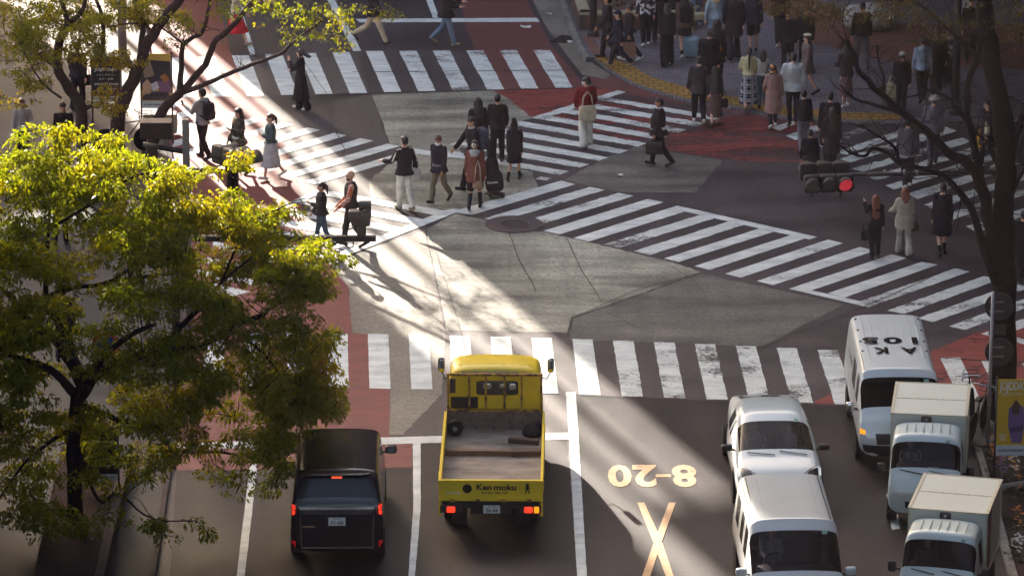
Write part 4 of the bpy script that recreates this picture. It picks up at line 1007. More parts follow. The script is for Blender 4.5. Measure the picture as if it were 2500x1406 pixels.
# --- things people carry
fr = face_of
tote(at_body('whitetrousers', (.24, -.04, 1.30)), fr('whitetrousers'), (206, 200, 194), 'white shoulder bag at the right hip of the young man in white trousers', (.30, .12, .34), .34, 'shoulder_bag')
t = empty('flower', at_body('whitetrousers', (.32, -.02, .86))); tag(t, 'red flower hanging beside the white shoulder bag', 'flower')
MB().tube([(0, 0, .22), (.02, 0, .1), (.03, 0, 0)], .006, 5).build('stem', cloth((90, 110, 70)), t)
mb = MB()
for k in range(7): mb.ell((.03 + .03 * math.cos(k), .03 * math.sin(k * 1.3), -.01 + .02 * math.sin(k * 2.1)), (.03, .03, .025), None, 4)
mb.build('petals', cloth((150, 50, 50)), t, True)
tote(at_body('brownhood', (.10, -.19, 1.28)), fr('brownhood'), (158, 128, 104), 'small patterned cream handbag slung behind the girl in the brown jacket', (.24, .10, .22), .5, 'handbag', sc=(206, 190, 170))
tote(at_body('redjacket', (.0, -.20, 1.40)), fr('redjacket'), (208, 190, 164), 'big cream canvas tote hanging on the back of the man in dark red', (.46, .15, .40), .36)
tote(at_body('redhair', (-.24, .0, 1.0)), fr('redhair'), speckle('dotted_bag', [(40, 32, 36), (52, 42, 46), (40, 32, 36), (200, 194, 194)], 18), 'black handbag with white dots held by the woman with long dark red hair', (.26, .12, .26), .2, 'handbag')
tote(at_body('beige', (.26, .0, 1.08)), fr('beige'), (104, 78, 60), 'small brown handbag at the side of the beige jacket', (.2, .09, .2), .26, 'handbag')
tote(at_body('brownskirt', (.25, -.02, 1.0)), fr('brownskirt'), K, 'black handbag with a silver charm beside the brown ankle skirt', (.24, .1, .24), .2, 'handbag')
tote(at_body('yellowtote', (-.18, .1, 1.25)), fr('yellowtote'), (206, 190, 160), 'pale curved shoulder bag on the person under the tree', (.14, .10, .30), .1, 'shoulder_bag')
tote(at_body('yellowtote', (.20, .12, .95)), fr('yellowtote'), (196, 142, 46), 'yellow tote bag carried under the tree', (.30, .10, .30), .2)
tote(at_body('leftblack', (.22, -.02, 1.10)), fr('leftblack'), (40, 32, 36), 'black bag carried past the dark sign board', (.34, .14, .28), .2, 'shoulder_bag')
tote(at_body('whitesweater', (.17, -.1, 1.30)), fr('whitesweater'), K, 'small black shoulder bag on the woman in the white sweater', (.2, .08, .18), .3, 'shoulder_bag')
tote(at_body('pinkcoat', (.14, -.17, 1.08)), fr('pinkcoat'), (150, 112, 104), 'small round pink bag worn across the dusty pink trench coat', (.18, .07, .18), .32, 'shoulder_bag')
tote(at_body('whitecap', (-.28, .0, 1.05)), fr('whitecap'), (184, 168, 140), 'beige tote bag at the side of the person in the white baseball cap', (.28, .12, .46), .2)
p = at_hand('glasses', 1); paper_bag(p + Vector((-.05, -.1, 0)), R(25), (206, 182, 140), 'cream paper bag swinging from the hand of the man with glasses', tilt=R(8))
p = at_hand('boy', -1); paper_bag(p, 0, (156, 118, 100), 'brown paper carrier bag held by the boy at the corner', (.36, .14, .40))
# briefcase
t = empty('briefcase', at_hand('suit', -1) + Vector((0, 0, -.02)), fr('suit') ); tag(t, 'black leather briefcase held by the suited man', 'briefcase')
m = mat('leather_black', (40, 30, 34), .4, .5, var=.2)
mb = MB(); mb.rbox((0, 0, -.24), (.11, .44, .34), .22, 8); mb.build('case', m, t, True)
MB().tube([(0, -.07, -.08), (0, -.06, -.01), (0, .06, -.01), (0, .07, -.08)], .012, 6).build('handle', m, t, True)
# suitcase of the blonde woman
t = empty('suitcase', G(1693, 142, .06), R(-20)); t.rotation_euler = (R(18), 0, R(-25)); tag(t, 'pale blue wheeled suitcase with a cream bag on top behind the blonde woman', 'suitcase')
mb = MB(); mb.rbox((0, 0, .38), (.42, .25, .58), .25, 8); mb.build('shell', mat('suitcase_blue', (146, 178, 190), .4), t, True)
for x in (-.15, .15):
    for y in (-.08, .08): MB().lathe([(-.015, .001), (-.015, .04), (.015, .04), (.015, .001)], (x, y, .04)).build('wheel', EYE, t)
MB().tube([(-.09, .1, .65), (-.09, .12, 1.02), (.09, .12, 1.02), (.09, .1, .65)], .01, 6).build('handle', mat('chrome', (180, 180, 184), .25, metal=1), t)
tote(G(1703, 100, .06) + Vector((0, 0, .98)), R(20), (196, 180, 146), 'cream cloth bag resting on the pale blue suitcase', (.46, .2, .2), .2)
# instrument bag worn by the schoolgirl
t = empty('instrument_bag', at_body('guitargirl', (0.04, -.2, 1.16)), fr('guitargirl')); tag(t, 'black instrument bag with a tall neck on the schoolgirl', 'instrument bag')
mb = MB(); mb.rbox((0, 0, -.2), (.36, .14, .46), .6, 8); mb.rbox((0, 0, .05), (.27, .13, .34), .7, 8); mb.rbox((.0, 0, .38), (.13, .10, .5), .4, 8)
link('bag', remesh(mb, .018, 3), cloth((44, 36, 40)), t)
for sd in (-1, 1): MB().tube([(sd * .1, .05, .16), (sd * .13, .2, .28), (sd * .14, .3, .1), (sd * .12, .2, -.12), (sd * .1, .05, -.2)], .02, 6).build('strap', cloth(K), t, True)
# big case on a folding trolley
t = empty('instrument_case', G(1212, 484), R(160)); t.rotation_euler = (R(4), R(9), R(165)); tag(t, 'black instrument case with white lettering standing on a trolley', 'instrument case')
mb = MB(); mb.rbox((0, 0, .42), (.46, .24, .52), .5, 8); mb.rbox((0, 0, .78), (.32, .22, .5), .6, 8); mb.rbox((0, 0, 1.1), (.16, .15, .5), .5, 8); mb.rbox((0, 0, 1.36), (.2, .14, .18), .5, 8)
link('case', remesh(mb, .02, 3), cloth((42, 34, 38)), t)
lettering('Damono', .06, mat('letter_white', (220, 216, 212), .7), t, frame((0, .135, .42), (-1, 0, 0), (0, 0, 1)), width=.26, bold=.02)
t2 = empty('luggage_trolley', G(1207, 484), R(150)); tag(t2, 'black folding luggage trolley under the instrument case', 'trolley')
mb = MB(); mb.box((0, 0, .12), (.40, .26, .03)); mb.build('base', IRON, t2)
for x in (-.18, .18): MB().lathe([(-.02, .001), (-.02, .07), (.02, .07), (.02, .001)], (x, -.1, .07)).build('wheel', EYE, t2)
# orange scarf
t = empty('scarf', G(1752, 236, .06) + Vector((0, .2, 1.35))); tag(t, 'orange scarf on the shoulder of the woman with very long black hair', 'scarf')
mb = MB(); mb.cap((-.06, 0, .08), (.08, .02, -.16), .06, .03); link('cloth', remesh(mb, .016, 2, .01), cloth((184, 112, 46)), t)

# ================================================================== vehicles
def paint(name, c, rough=.28, var=.04): 
    m = mat(name, c, rough, .5, var=var, scale=1.5, coat=.6); nt = m.node_tree; b = nt.nodes['Principled BSDF']
    lk = b.inputs['Base Color'].links[0].from_socket; ge = nt.nodes.new('ShaderNodeNewGeometry')   # dark lining on the inside of the panels
    nt.links.new(mix(nt, 'MIX', ge.outputs['Backfacing'], lk, lin((52, 46, 48))), b.inputs['Base Color']); return m
P_WHITE = paint('paint_white', (182, 188, 192)); P_PEARL = paint('paint_pearl', (178, 188, 192)); P_BLACK = mat('paint_black', (30, 22, 26), .22, .35, var=.1, coat=.12)
P_VAN = paint('paint_van', (194, 202, 205), .35); P_KEI = paint('paint_kei', (184, 196, 195), .35)
GLASS = mat('car_glass', (30, 18, 24), .08, .16, var=.1)
def tinted():
    m, nt, b = new_mat('windscreen_glass'); b.inputs['Base Color'].default_value = (*lin((24, 15, 20)), 1); b.inputs['Roughness'].default_value = .05; b.inputs['Specular IOR Level'].default_value = .25
    tr = nt.nodes.new('ShaderNodeBsdfTransparent'); tr.inputs[0].default_value = (.62, .58, .60, 1); ms = nt.nodes.new('ShaderNodeMixShader'); ms.inputs[0].default_value = .42
    nt.links.new(tr.outputs[0], ms.inputs[1]); nt.links.new(b.outputs[0], ms.inputs[2]); nt.links.new(ms.outputs[0], nt.nodes['Material Output'].inputs['Surface']); return m
GLASS_T = tinted()
SEAT = mat('seat_fabric', (58, 48, 50), .9, .2); WHEELM = mat('steering_wheel', (30, 24, 28), .6)
def interior(t, ys, dash, w, zf, seat_x=.36):
    MB().rbox((0, dash, zf + .62), (w, .55, .3), .3, 8).build('dashboard', TRIM, t, True)
    for x in (-seat_x, seat_x):
        for y in ys: mb = MB(); mb.rbox((x, y, zf + .36), (.5, .52, .2), .4, 6); mb.rbox((x, y - .3, zf + .72), (.48, .16, .66), .4, 6, Matrix.Rotation(R(12), 3, 'X')); mb.rbox((x, y - .38, zf + 1.14), (.26, .12, .18), .5, 6); mb.build('seat', SEAT, t, True)
    mb = MB(); rs = [(seat_x + .18 * math.cos(a), dash - .36 + .07 * math.sin(a), zf + .80 + .165 * math.sin(a)) for a in [k * math.pi / 8 for k in range(17)]]; mb.tube(rs, .014, 6, False); mb.build('steering_wheel', WHEELM, t, True)
def driver(t, x, y, zf, label, top, h=1.62, f=False, hair=('short', 'black'), pas=False):
    p = Matrix.Translation(t.location) @ Matrix.Rotation(t.rotation_euler[2], 4, 'Z') @ Vector((x, y, zf))
    person(0, 0, 0, math.degrees(t.rotation_euler[2]) + 90, label, f=f, skin=1, hair=hair, tops=[('shirt', top, .92)], bottom=('trousers', K), shoes=SHOE_B, arms=((38, 4, 42, 12), (38, 4, 42, 12)) if not pas else ((14, 4, 60, 25), (14, 4, 60, 25)), stride=0, h=h, seat=p, lean=-12, mask=False)
RUBBER = mat('tyre_rubber', (34, 29, 31), .85, .2, var=.2)
TRIM = mat('black_trim', (32, 25, 29), .5, .4, var=.15); RIM = mat('wheel_rim', (150, 148, 150), .35, .5, metal=.7)
LAMP = mat('headlamp_glass', (196, 200, 204), .12, .6, var=.2, scale=14); LAMP_D = mat('headlamp_bezel', (60, 54, 58), .2, .5)
CHROME = mat('chrome_trim', (188, 188, 190), .15, .6, metal=1); MIRROR = mat('mirror_face', (150, 155, 158), .05, .6, metal=1)
DRL = mat('running_light', (235, 240, 245), .3, emit=(235, 242, 255), estr=.12)
TAIL_ON = mat('tail_lamp_lit', (190, 40, 30), .3, emit=(255, 56, 36), estr=.32); REFLECTOR_GLOW = mat('reflector_red_glow', (150, 24, 34), .3, emit=(200, 20, 40), estr=.06)  # the red reflectors are given a faint glow of their own
BRAKE = mat('brake_lamp_lit', (200, 60, 40), .3, emit=(255, 84, 52), estr=.3); AMBER = mat('indicator_lit', (230, 160, 40), .3, emit=(255, 150, 30), estr=.25)
PLATE = mat('plate_white', (206, 206, 202), .5, var=.05); INK = mat('plate_ink', (44, 54, 50), .6); LETTER = mat('letter_black', (24, 18, 20), .95, .05)
STICK = mat('sticker_green', (120, 160, 150), .5)

def ringpts(h): # h: 9 (w,z) half ring from bottom centre over the side to top centre
    return [(w, z) for w, z in h] + [(-w, z) for w, z in h[-2:0:-1]]
def loft_body(st, tags, m_list, names, parent, sub=2):
    """st: [(y, half ring)], tags {(interval, segment): material index}; splits the smoothed shell into named parts"""
    mb = MB(); rs = []
    for y, h in st: rs.append([(w, y, z) for w, z in ringpts(h)])
    n = len(rs[0]); mb.v = [p for r in rs for p in r]; mb.f = []; mb.mi = []
    for i in range(len(rs) - 1):
        for j in range(n):
            mb.f.append((i * n + j, i * n + (j + 1) % n, (i + 1) * n + (j + 1) % n, (i + 1) * n + j))
            seg = j if j < 8 else 15 - j
            side = 0 if j < 8 else 1
            t = tags.get((i, seg), 0)
            if isinstance(t, tuple): t = t[side]
            mb.mi.append(t)
    mb.f += [tuple(range(n)), tuple((len(rs) - 1) * n + j for j in range(n))[::-1]]; mb.mi += [0, 0]
    me = mb.mesh('shell', True)
    for _ in m_list: me.materials.append(None)
    me.polygons.foreach_set('material_index', mb.mi)
    old = _tmp.data; _tmp.data = me; _rm.show_viewport = False; _sm.show_viewport = False
    ss = _tmp.modifiers.new('ss', 'SUBSURF'); ss.levels = sub
    dg = bpy.context.evaluated_depsgraph_get(); dg.update()
    ev = bpy.data.meshes.new_from_object(_tmp.evaluated_get(dg))
    _tmp.modifiers.remove(ss); _rm.show_viewport = True; _sm.show_viewport = True; _tmp.data = old
    V = [tuple(v.co) for v in ev.vertices]; polys = [(tuple(p.vertices), p.material_index) for p in ev.polygons]
    bvh = BVHTree.FromPolygons(V, [p[0] for p in polys])
    out = {}
    for k in range(len(m_list)):
        allf = [p[0] for p in polys if p[1] == k]
        par = {}
        def find(a):
            while par.setdefault(a, a) != a: par[a] = par[par[a]]; a = par[a]
            return a
        for f in allf:
            for v in f[1:]: par[find(v)] = find(f[0])
        isl = {}
        for f in allf: isl.setdefault(find(f[0]), []).append(f)
        for fs in isl.values():
          ids = sorted({i for f in fs for i in f}); mp = {i: a for a, i in enumerate(ids)}
          me2 = bpy.data.meshes.new(names[k]); me2.from_pydata([V[i] for i in ids], [], [tuple(mp[i] for i in f) for f in fs])
          me2.polygons.foreach_set('use_smooth', [True] * len(fs))
          out.setdefault(names[k], []).append(link(names[k], me2, m_list[k], parent))
    return bvh, out

def decal(bvh, name, quad, side, m, parent, off=.008, n=6, k=3):
    """thin panel that follows the body: quad corners in the plane seen from that side"""
    d = {'front': (0, -1, 0), 'rear': (0, 1, 0), 'left': (1, 0, 0), 'right': (-1, 0, 0), 'top': (0, 0, -1)}[side]; d = Vector(d)
    mb = MB(); grid = []
    for a in range(n + 1):
        for b in range(k + 1):
            p = lerp(lerp(quad[0], quad[1], a / n), lerp(quad[3], quad[2], a / n), b / k)
            o = Vector((p[0], 0, p[1])) - d * 9 if side in ('front', 'rear') else (Vector((0, p[0], p[1])) - d * 9 if side in ('left', 'right') else Vector((p[0], p[1], 9)))
            h = bvh.ray_cast(o, d)
            if h[0] is None: grid.append(None); continue
            nn = h[1] if h[1].dot(d) < 0 else -h[1]
            grid.append(h[0] + nn * off)
    idx = {}; vs = []
    for i, g in enumerate(grid):
        if g is not None: idx[i] = len(vs); vs.append(g)
    fs = []
    for a in range(n):
        for b in range(k):
            q = (a * (k + 1) + b, (a + 1) * (k + 1) + b, (a + 1) * (k + 1) + b + 1, a * (k + 1) + b + 1)
            if all(i in idx for i in q): fs.append(tuple(idx[i] for i in q))
    if not fs: return None
    mb.add(vs, fs); me = mb.mesh(name, True, fix=False)
    bm = bmesh.new(); bm.from_mesh(me)
    for f in bm.faces:
        if f.normal.dot(d) > 0: f.normal_flip()
    bm.to_mesh(me); bm.free()
    return link(name, me, m, parent)

def wheel(parent, x, y, r, w=.19):
    t = MB().lathe([(-w / 2, r * .6), (-w / 2, r * .94), (-w * .35, r), (w * .35, r), (w / 2, r * .94), (w / 2, r * .6)], (x, y, r), n=24).build('tyre', RUBBER, None, 40)
    o = empty('wheel', (0, 0, 0)); o.parent = parent; t.parent = o
    s = 1 if x > 0 else -1
    mb = MB(); mb.lathe([(-w * .4, .01), (-w * .4, r * .62), (w * .4, r * .62), (w * .4, .01)], (x, y, r), n=20)
    for k in range(5):
        a = k * 2 * math.pi / 5; mb.box((x + s * w * .42, y + r * .33 * math.cos(a), r + r * .33 * math.sin(a)), (.02, r * .12, r * .5), rx=a + math.pi / 2)
    mb.build('rim', RIM, o)
def arch(parent, bvh, y, r, side):
    n = 12
    d = Vector((1, 0, 0)) if side == 'left' else Vector((-1, 0, 0)); vs = []
    for k in range(n + 1):
        a = math.pi * k / n
        for rr in (r * .7, r * 1.22):
            o = Vector((0, y + rr * math.cos(a), max(.25, r + rr * math.sin(a)))) - d * 9; h = bvh.ray_cast(o, d)
            vs.append((h[0] if h[0] is not None else o + d * 8.3) - d * .006)
    mb = MB(); mb.add(vs, [(2 * k, 2 * k + 1, 2 * k + 3, 2 * k + 2) for k in range(n)]); mb.build('wheel_arch', TRIM, parent, True)
def mirror(parent, x, y, z, m, size=(.2, .12, .15)):
    s = 1 if x > 0 else -1
    o = MB().rbox((x + s * .12, y, z), size, .5, 8).build('side_mirror', m, parent, True)
    MB().cap((x - s * .02, y, z - .05), (x + s * .1, y, z - .03), .025, .02, 6).build('mirror_arm', TRIM, o, True)
    MB().box((x + s * .12, y - size[1] * .46, z), (size[0] * .8, .02, size[2] * .75)).build('mirror_face', MIRROR, o)
def plate(parent, y, z, top, num, face=-1, x=0, tilt=0):
    o = MB().box((x, y, z), (.33, .012, .165)).build('number_plate', PLATE, parent)
    fx = frame((x, y + face * .009, z - .022), (-face, 0, 0), (0, 0, 1))
    lettering(num, .075, INK, o, fx, width=.235, bold=.02)
    lettering(top, .03, INK, o, frame((x, y + face * .009, z + .052), (-face, 0, 0), (0, 0, 1)), width=.15, bold=.01)
def settle(t, local, target, heading):
    """turn the vehicle so +Y points along heading and its local point lands on target"""
    t.rotation_euler = (0, 0, heading); p = Matrix.Rotation(heading, 3, 'Z') @ Vector(local)
    t.location = (target[0] - p.x, target[1] - p.y, 0)
HID = math.pi # facing the camera

def van_stations(L, W, H, zb=.32, belt=1.0, gt=None, rr=.26, rf=3.2, cowl=4.0, cz=1.04, hood=4.45, hz=.93, nz=.74, tail_top=1.05, winds=(), tuck=.11, rw=.62, hoodw=.92):
    gt = gt or H - .2
    w = W / 2
    def full(k=1, zt=H, fr=0):
        if fr: return [(0, zb), (w * .9 * k, zb), (w * .985 * k, zb + .22), (w * k, zb + .45), (w * .985 * k, belt), ((w - tuck * .75) * k, zt - .20), ((w - tuck * .95) * k, zt - .05), (w * rw * k, zt - .01), (0, zt)]
        return [(0, zb), (w * .9 * k, zb), (w * .985 * k, zb + .22), (w * k, zb + .45), (w * .985 * k, belt), ((w - tuck * .8) * k, gt), ((w - tuck - .03) * k, zt - .07), (w * rw * k, zt - .01), (0, zt)]
    def low(k, z, bz=None, edge=.05): # bonnet and tail sections
        bz = bz or z - .06
        return [(0, zb), (w * .88 * k, zb), (w * .97 * k, zb + .2), (w * .99 * k, zb + .36), (w * .965 * k, bz), (w * .93 * k, z - .02), (w * .87 * k, z), (w * .5 * k, z + .02), (0, z + .03)]
    st = [(0, low(.95, tail_top - .08)), (.03, low(1.0, tail_top - .02)), (rr * .25, low(1.005, tail_top)), (rr, full(.99, H - .03)), (rr + .12, full())]
    ys = [rr + .2] + [y for p in winds for y in p]
    st += [(y, full()) for y in sorted(ys)]
    st += [(rf, full(1, H - .02, 1)), (rf + .03, full(1, H - .035, 1)), (cowl - .03, low(1.0, cz + .02, belt)), (cowl, low(1.0, cz - .015, belt - .01)), (hood, low(hoodw + .05, hz)), (L - .08, low(hoodw, nz)), (L, low(hoodw * .93, nz - .1))]
    names = {'rear': 2, 'wind': len(st) - 6}
    return st, names
def car_body(t, st, nm, winds, base_i, m, extra_tags=None, rear=True):
    """tags: 1 windscreen, 2/3 side windows, 4 rear window"""
    tags = {}
    wi = nm['wind']
    for seg in (5, 6, 7): tags[(wi, seg)] = 1
    if rear:
        for seg in (6, 7): tags[(nm['rear'], seg)] = 4
    ys = [s[0] for s in st]
    for a, b in winds:
        for i in range(len(ys) - 1):
            if ys[i] >= a - 1e-6 and ys[i + 1] <= b + 1e-6: tags[(i, 4)] = (2, 3)
    return loft_body(st, tags, [m, GLASS_T if m is P_WHITE else GLASS, GLASS_T if m is P_WHITE else GLASS, GLASS_T if m is P_WHITE else GLASS, GLASS], ['body', 'windscreen', 'side_window', 'side_window', 'rear_window'], t)

def wheels(t, bvh, W, r, ys):
    for x in (-1, 1):
        for y in ys:
            wheel(t, x * (W / 2 - .09), y, r); arch(t, bvh, y, r, 'left' if x < 0 else 'right')

# --- white minivan facing the camera
def minivan(name, label, m, cat, **kw):
    t = empty(name, (0, 0, 0)); tag(t, label, cat)
    winds = ((.48, 1.35), (1.45, 2.15), (2.25, 2.86)) if 'rf' not in kw else ((.48, 1.3), (1.4, 2.1), (2.2, 2.75))
    st, nm = van_stations(4.7, 1.82, 1.90, winds=winds, **{'rf': 2.86, 'cowl': 4.02, **kw})
    bvh, parts = car_body(t, st, nm, winds, 0, m)
    wheels(t, bvh, 1.82, .32, (.85, 3.75))
    return t, bvh
t, bvh = minivan('minivan', 'white minivan nearest the camera in the turning queue, facing the viewer', P_WHITE, 'minivan')
settle(t, (0, .26, 1.88), G(1905, 1152, 1.88), HID + R(2.2))
for s in (-1, 1):
    decal(bvh, 'headlight', [(s * .86, .88), (s * .52, .84), (s * .55, .72), (s * .86, .74)], 'front', LAMP, t)
    mirror(t, s * .90, 3.62, 1.12, P_WHITE, (.22, .13, .16))
    decal(bvh, 'roof_trim', [(s * .68, .45), (s * .70, .45), (s * .72, 2.8), (s * .70, 2.8)], 'top', TRIM, t, .004, 12, 1)
    decal(bvh, 'roof_groove', [(s * .50, .6), (s * .508, .6), (s * .508, 2.6), (s * .50, 2.6)], 'top', mat('groove', (150, 150, 152), .5), t, .003, 12, 1)
decal(bvh, 'grille', [(-.5, .70), (.5, .70), (.55, .46), (-.55, .46)], 'front', TRIM, t)
plate(t, 4.73, .55, '品川 500', '33-07', 1)
decal(bvh, 'inspection_sticker', [(-.62, 1.72), (-.52, 1.72), (-.52, 1.67), (-.62, 1.67)], 'front', STICK, t, .006, 1, 1)
MB().tube([(-.6, 4.12, 1.1), (-.1, 4.0, 1.17)], .012, 5).build('wiper', TRIM, t); MB().tube([(.1, 4.12, 1.1), (.55, 4.02, 1.15)], .012, 5).build('wiper', TRIM, t)
interior(t, (2.6,), 3.55, 1.5, .40); driver(t, .36, 2.5, .42, 'driver in a pale striped shirt at the wheel of the white minivan', (170, 176, 178))
# --- black minivan seen from behind
t, bvh = minivan('minivan', 'black minivan with lit brake lamps waiting under the leaves', P_BLACK, 'minivan', rf=2.78, cowl=3.8, tail_top=1.30, belt=1.05)
settle(t, (0, .26, 1.88), G(822, 1150, 1.88), R(1.0))
for s in (-1, 1):
    o = decal(bvh, 'tail_light', [(s * .90, 1.32), (s * .74, 1.28), (s * .76, 1.08), (s * .90, 1.04)], 'rear', mat('tail_cluster', (90, 40, 42), .2), t)
    decal(bvh, 'lit_bar', [(s * .885, 1.29), (s * .80, 1.26), (s * .80, 1.19), (s * .885, 1.20)], 'rear', TAIL_ON, o, .014, 3, 1); decal(bvh, 'lit_bar', [(s * .885, 1.18), (s * .80, 1.17), (s * .81, 1.10), (s * .885, 1.08)], 'rear', TAIL_ON, o, .014, 3, 1)
    decal(bvh, 'reflector', [(s * .87, .56), (s * .80, .56), (s * .80, .36), (s * .85, .36)], 'rear', REFLECTOR_GLOW, t, .012, 2, 3)
    mirror(t, s * .90, 3.62, 1.14, P_BLACK, (.24, .13, .17))
decal(bvh, 'chrome_garnish', [(-.74, 1.24), (.74, 1.24), (.70, 1.19), (-.70, 1.19)], 'rear', CHROME, t, .012, 12, 1)
decal(bvh, 'garnish_panel', [(-.72, 1.18), (.72, 1.18), (.66, 1.09), (-.66, 1.09)], 'rear', mat('smoked_trim', (74, 66, 70), .25), t, .009, 12, 1)
decal(bvh, 'high_brake_lamp', [(-.10, 1.785), (.10, 1.785), (.10, 1.745), (-.10, 1.745)], 'rear', BRAKE, t, .012, 3, 1)
decal(bvh, 'tailgate_seam', [(-.68, .42), (.68, .42), (.68, .40), (-.68, .40)], 'rear', mat('seam_grey', (120, 110, 112), .4), t, .008, 8, 1)
for s in (-1, 1): decal(bvh, 'tailgate_seam', [(s * .70, 1.06), (s * .71, 1.06), (s * .69, .40), (s * .68, .40)], 'rear', mat('seam_grey', (120, 110, 112), .4), t, .008, 1, 6)
plate(t, -.035, .96, '練馬 330', '51-68', -1)
decal(bvh, 'name_badge', [(-.66, .86), (-.42, .86), (-.42, .835), (-.66, .835)], 'rear', mat('badge_gold', (176, 150, 110), .4, metal=.5), t, .008, 3, 1)
mb = MB()
for x in (-.54, -.36, -.18, 0, .18, .36): mb.rbox((x, .62, 1.899), (.045, .34, .02), .4, 5)
mb.build('roof_ribs', P_BLACK, t, True)
MB().rbox((0, .16, 1.87), (1.35, .24, .05), .4, 8).build('roof_spoiler', P_BLACK, t, True)
MB().box((-.02, .16, 1.46), (.22, .006, .24)).build('seat_back', mat('headrest_tan', (120, 96, 66), .8), t)
# --- white hatchback sedan facing the camera
t = empty('sedan', (0, 0, 0)); tag(t, 'white sedan with black side mirrors and slim bright headlights', 'car')
L, W, H = 4.6, 1.80, 1.43
winds = ((1.30, 1.95), (2.03, 2.55))
def sed(k, zt, belt, cab): 
    w = W / 2 * k
    if cab: return [(0, .22), (w * .9, .22), (w * .98, .42), (w, .62), (w * .965, belt), (w * .77, zt - .16), (w * .69, zt - .04), (w * .42, zt - .005), (0, zt)]
    return [(0, .22), (w * .88, .22), (w * .97, .40), (w, .58), (w * .96, belt), (w * .86, zt - .015), (w * .79, zt), (w * .45, zt + .015), (0, zt + .02)]
st = [(0, sed(.74, .86, .80, 0)), (.05, sed(.80, .98, .90, 0)), (.16, sed(.84, 1.07, .98, 0)), (.22, sed(.86, 1.09, .98, 0)), (1.05, sed(.90, 1.345, .95, 1)), (1.30, sed(.95, 1.385, .92, 1)), (1.62, sed(.99, 1.425, .91, 1)), (1.95, sed(1, 1.43, .90, 1)), (2.03, sed(1, 1.43, .90, 1)), (2.22, sed(1, 1.405, .90, 1)), (2.27, sed(1, 1.39, .90, 1)), (3.62, sed(.99, .955, .87, 0)), (3.66, sed(.99, .94, .865, 0)), (4.2, sed(.97, .86, .79, 0)), (4.42, sed(.92, .74, .66, 0)), (4.55, sed(.84, .60, .54, 0)), (4.62, sed(.72, .50, .46, 0))]
tg = {(10, 5): 1, (10, 6): 1, (10, 7): 1, (3, 6): 4, (3, 7): 4, (5, 4): (2, 3), (6, 4): (2, 3), (8, 4): (2, 3)}
bvh, parts = loft_body(st, tg, [P_PEARL, GLASS_T, GLASS_T, GLASS_T, GLASS], ['body', 'windscreen', 'side_window', 'side_window', 'rear_window'], t)
settle(t, (0, 2.26, 1.38), G(1886, 1011, 1.38), HID + R(1.5))
wheels(t, bvh, W, .33, (.80, 3.62))
for s in (-1, 1):
    o = decal(bvh, 'headlight', [(s * .845, 3.86), (s * .82, 4.28), (s * .36, 4.50), (s * .36, 4.40)], 'top', mat('lamp_black', (30, 24, 28), .15), t, .008, 6, 6)
    decal(bvh, 'running_light', [(s * .835, 3.90), (s * .78, 4.00), (s * .40, 4.395), (s * .40, 4.43)], 'top', DRL, o, .014, 4, 8); decal(bvh, 'running_light', [(s * .835, 3.92), (s * .80, 3.98), (s * .78, 4.22), (s * .815, 4.22)], 'top', DRL, o, .014, 2, 4)
    mirror(t, s * .86, 3.12, .98, TRIM, (.22, .13, .13))
    decal(bvh, 'bumper_vent', [(s * .72, .42), (s * .50, .36), (s * .50, .30), (s * .74, .30)], 'front', TRIM, t)
decal(bvh, 'grille', [(-.5, .36), (.5, .36), (.46, .26), (-.46, .26)], 'front', TRIM, t)
plate(t, 4.66, .44, '世田谷 301', '84-12', 1)
MB().add([(0, 1.55, 1.44), (.02, 1.5, 1.43), (-.02, 1.5, 1.43), (0, 1.44, 1.50), (0, 1.42, 1.43)], [(0, 1, 3), (0, 3, 2), (1, 4, 3), (2, 3, 4)]).build('antenna_fin', P_PEARL, t)
MB().tube([(-.6, 3.6, .985), (-.05, 3.5, 1.035)], .011, 5).build('wiper', TRIM, t); MB().tube([(.05, 3.62, .995), (.6, 3.52, 1.015)], .011, 5).build('wiper', TRIM, t)
decal(bvh, 'inspection_sticker', [(-.50, 1.33), (-.42, 1.33), (-.42, 1.30), (-.50, 1.30)], 'front', STICK, t, .006, 1, 1)
interior(t, (2.3,), 3.05, 1.3, .06, .33); driver(t, .33, 2.2, .10, 'driver in a white shirt inside the white sedan', (186, 180, 178), 1.50); driver(t, -.33, 2.2, .10, 'passenger in a pale top inside the white sedan', (160, 150, 150), 1.46, True, ('bob', 'dark'), True)
# --- white cargo van turning
t = empty('cargo_van', (0, 0, 0)); tag(t, 'white cargo van with AK 105 in black on its ribbed roof', 'van')
winds = ((2.35, 2.95), (3.1, 3.8))
st, nm = van_stations(4.7, 1.72, 1.98, zb=.34, belt=1.08, gt=1.80, rr=.12, rf=3.82, cowl=4.46, cz=1.16, hood=4.58, hz=1.04, nz=.86, tail_top=1.1, winds=winds, tuck=.10, rw=.66, hoodw=.95)
bvh, parts = car_body(t, st, nm, winds, 0, P_VAN)
p0, p1 = G(2162, 764, 1.96), G(2192, 890, 1.94); hd = math.atan2(-(p1.x - p0.x), p1.y - p0.y)
settle(t, (0, .10, 1.96), p0, hd)
wheels(t, bvh, 1.72, .33, (1.05, 3.72))
mb = MB()
for x in (-.56, -.40, -.24, -.08, .08, .24, .40, .56): mb.rbox((x, 1.75, 1.972 - .035 * x * x), (.022, 2.9, .016), .5, 6)
mb.build('roof_ribs', P_VAN, t, True)
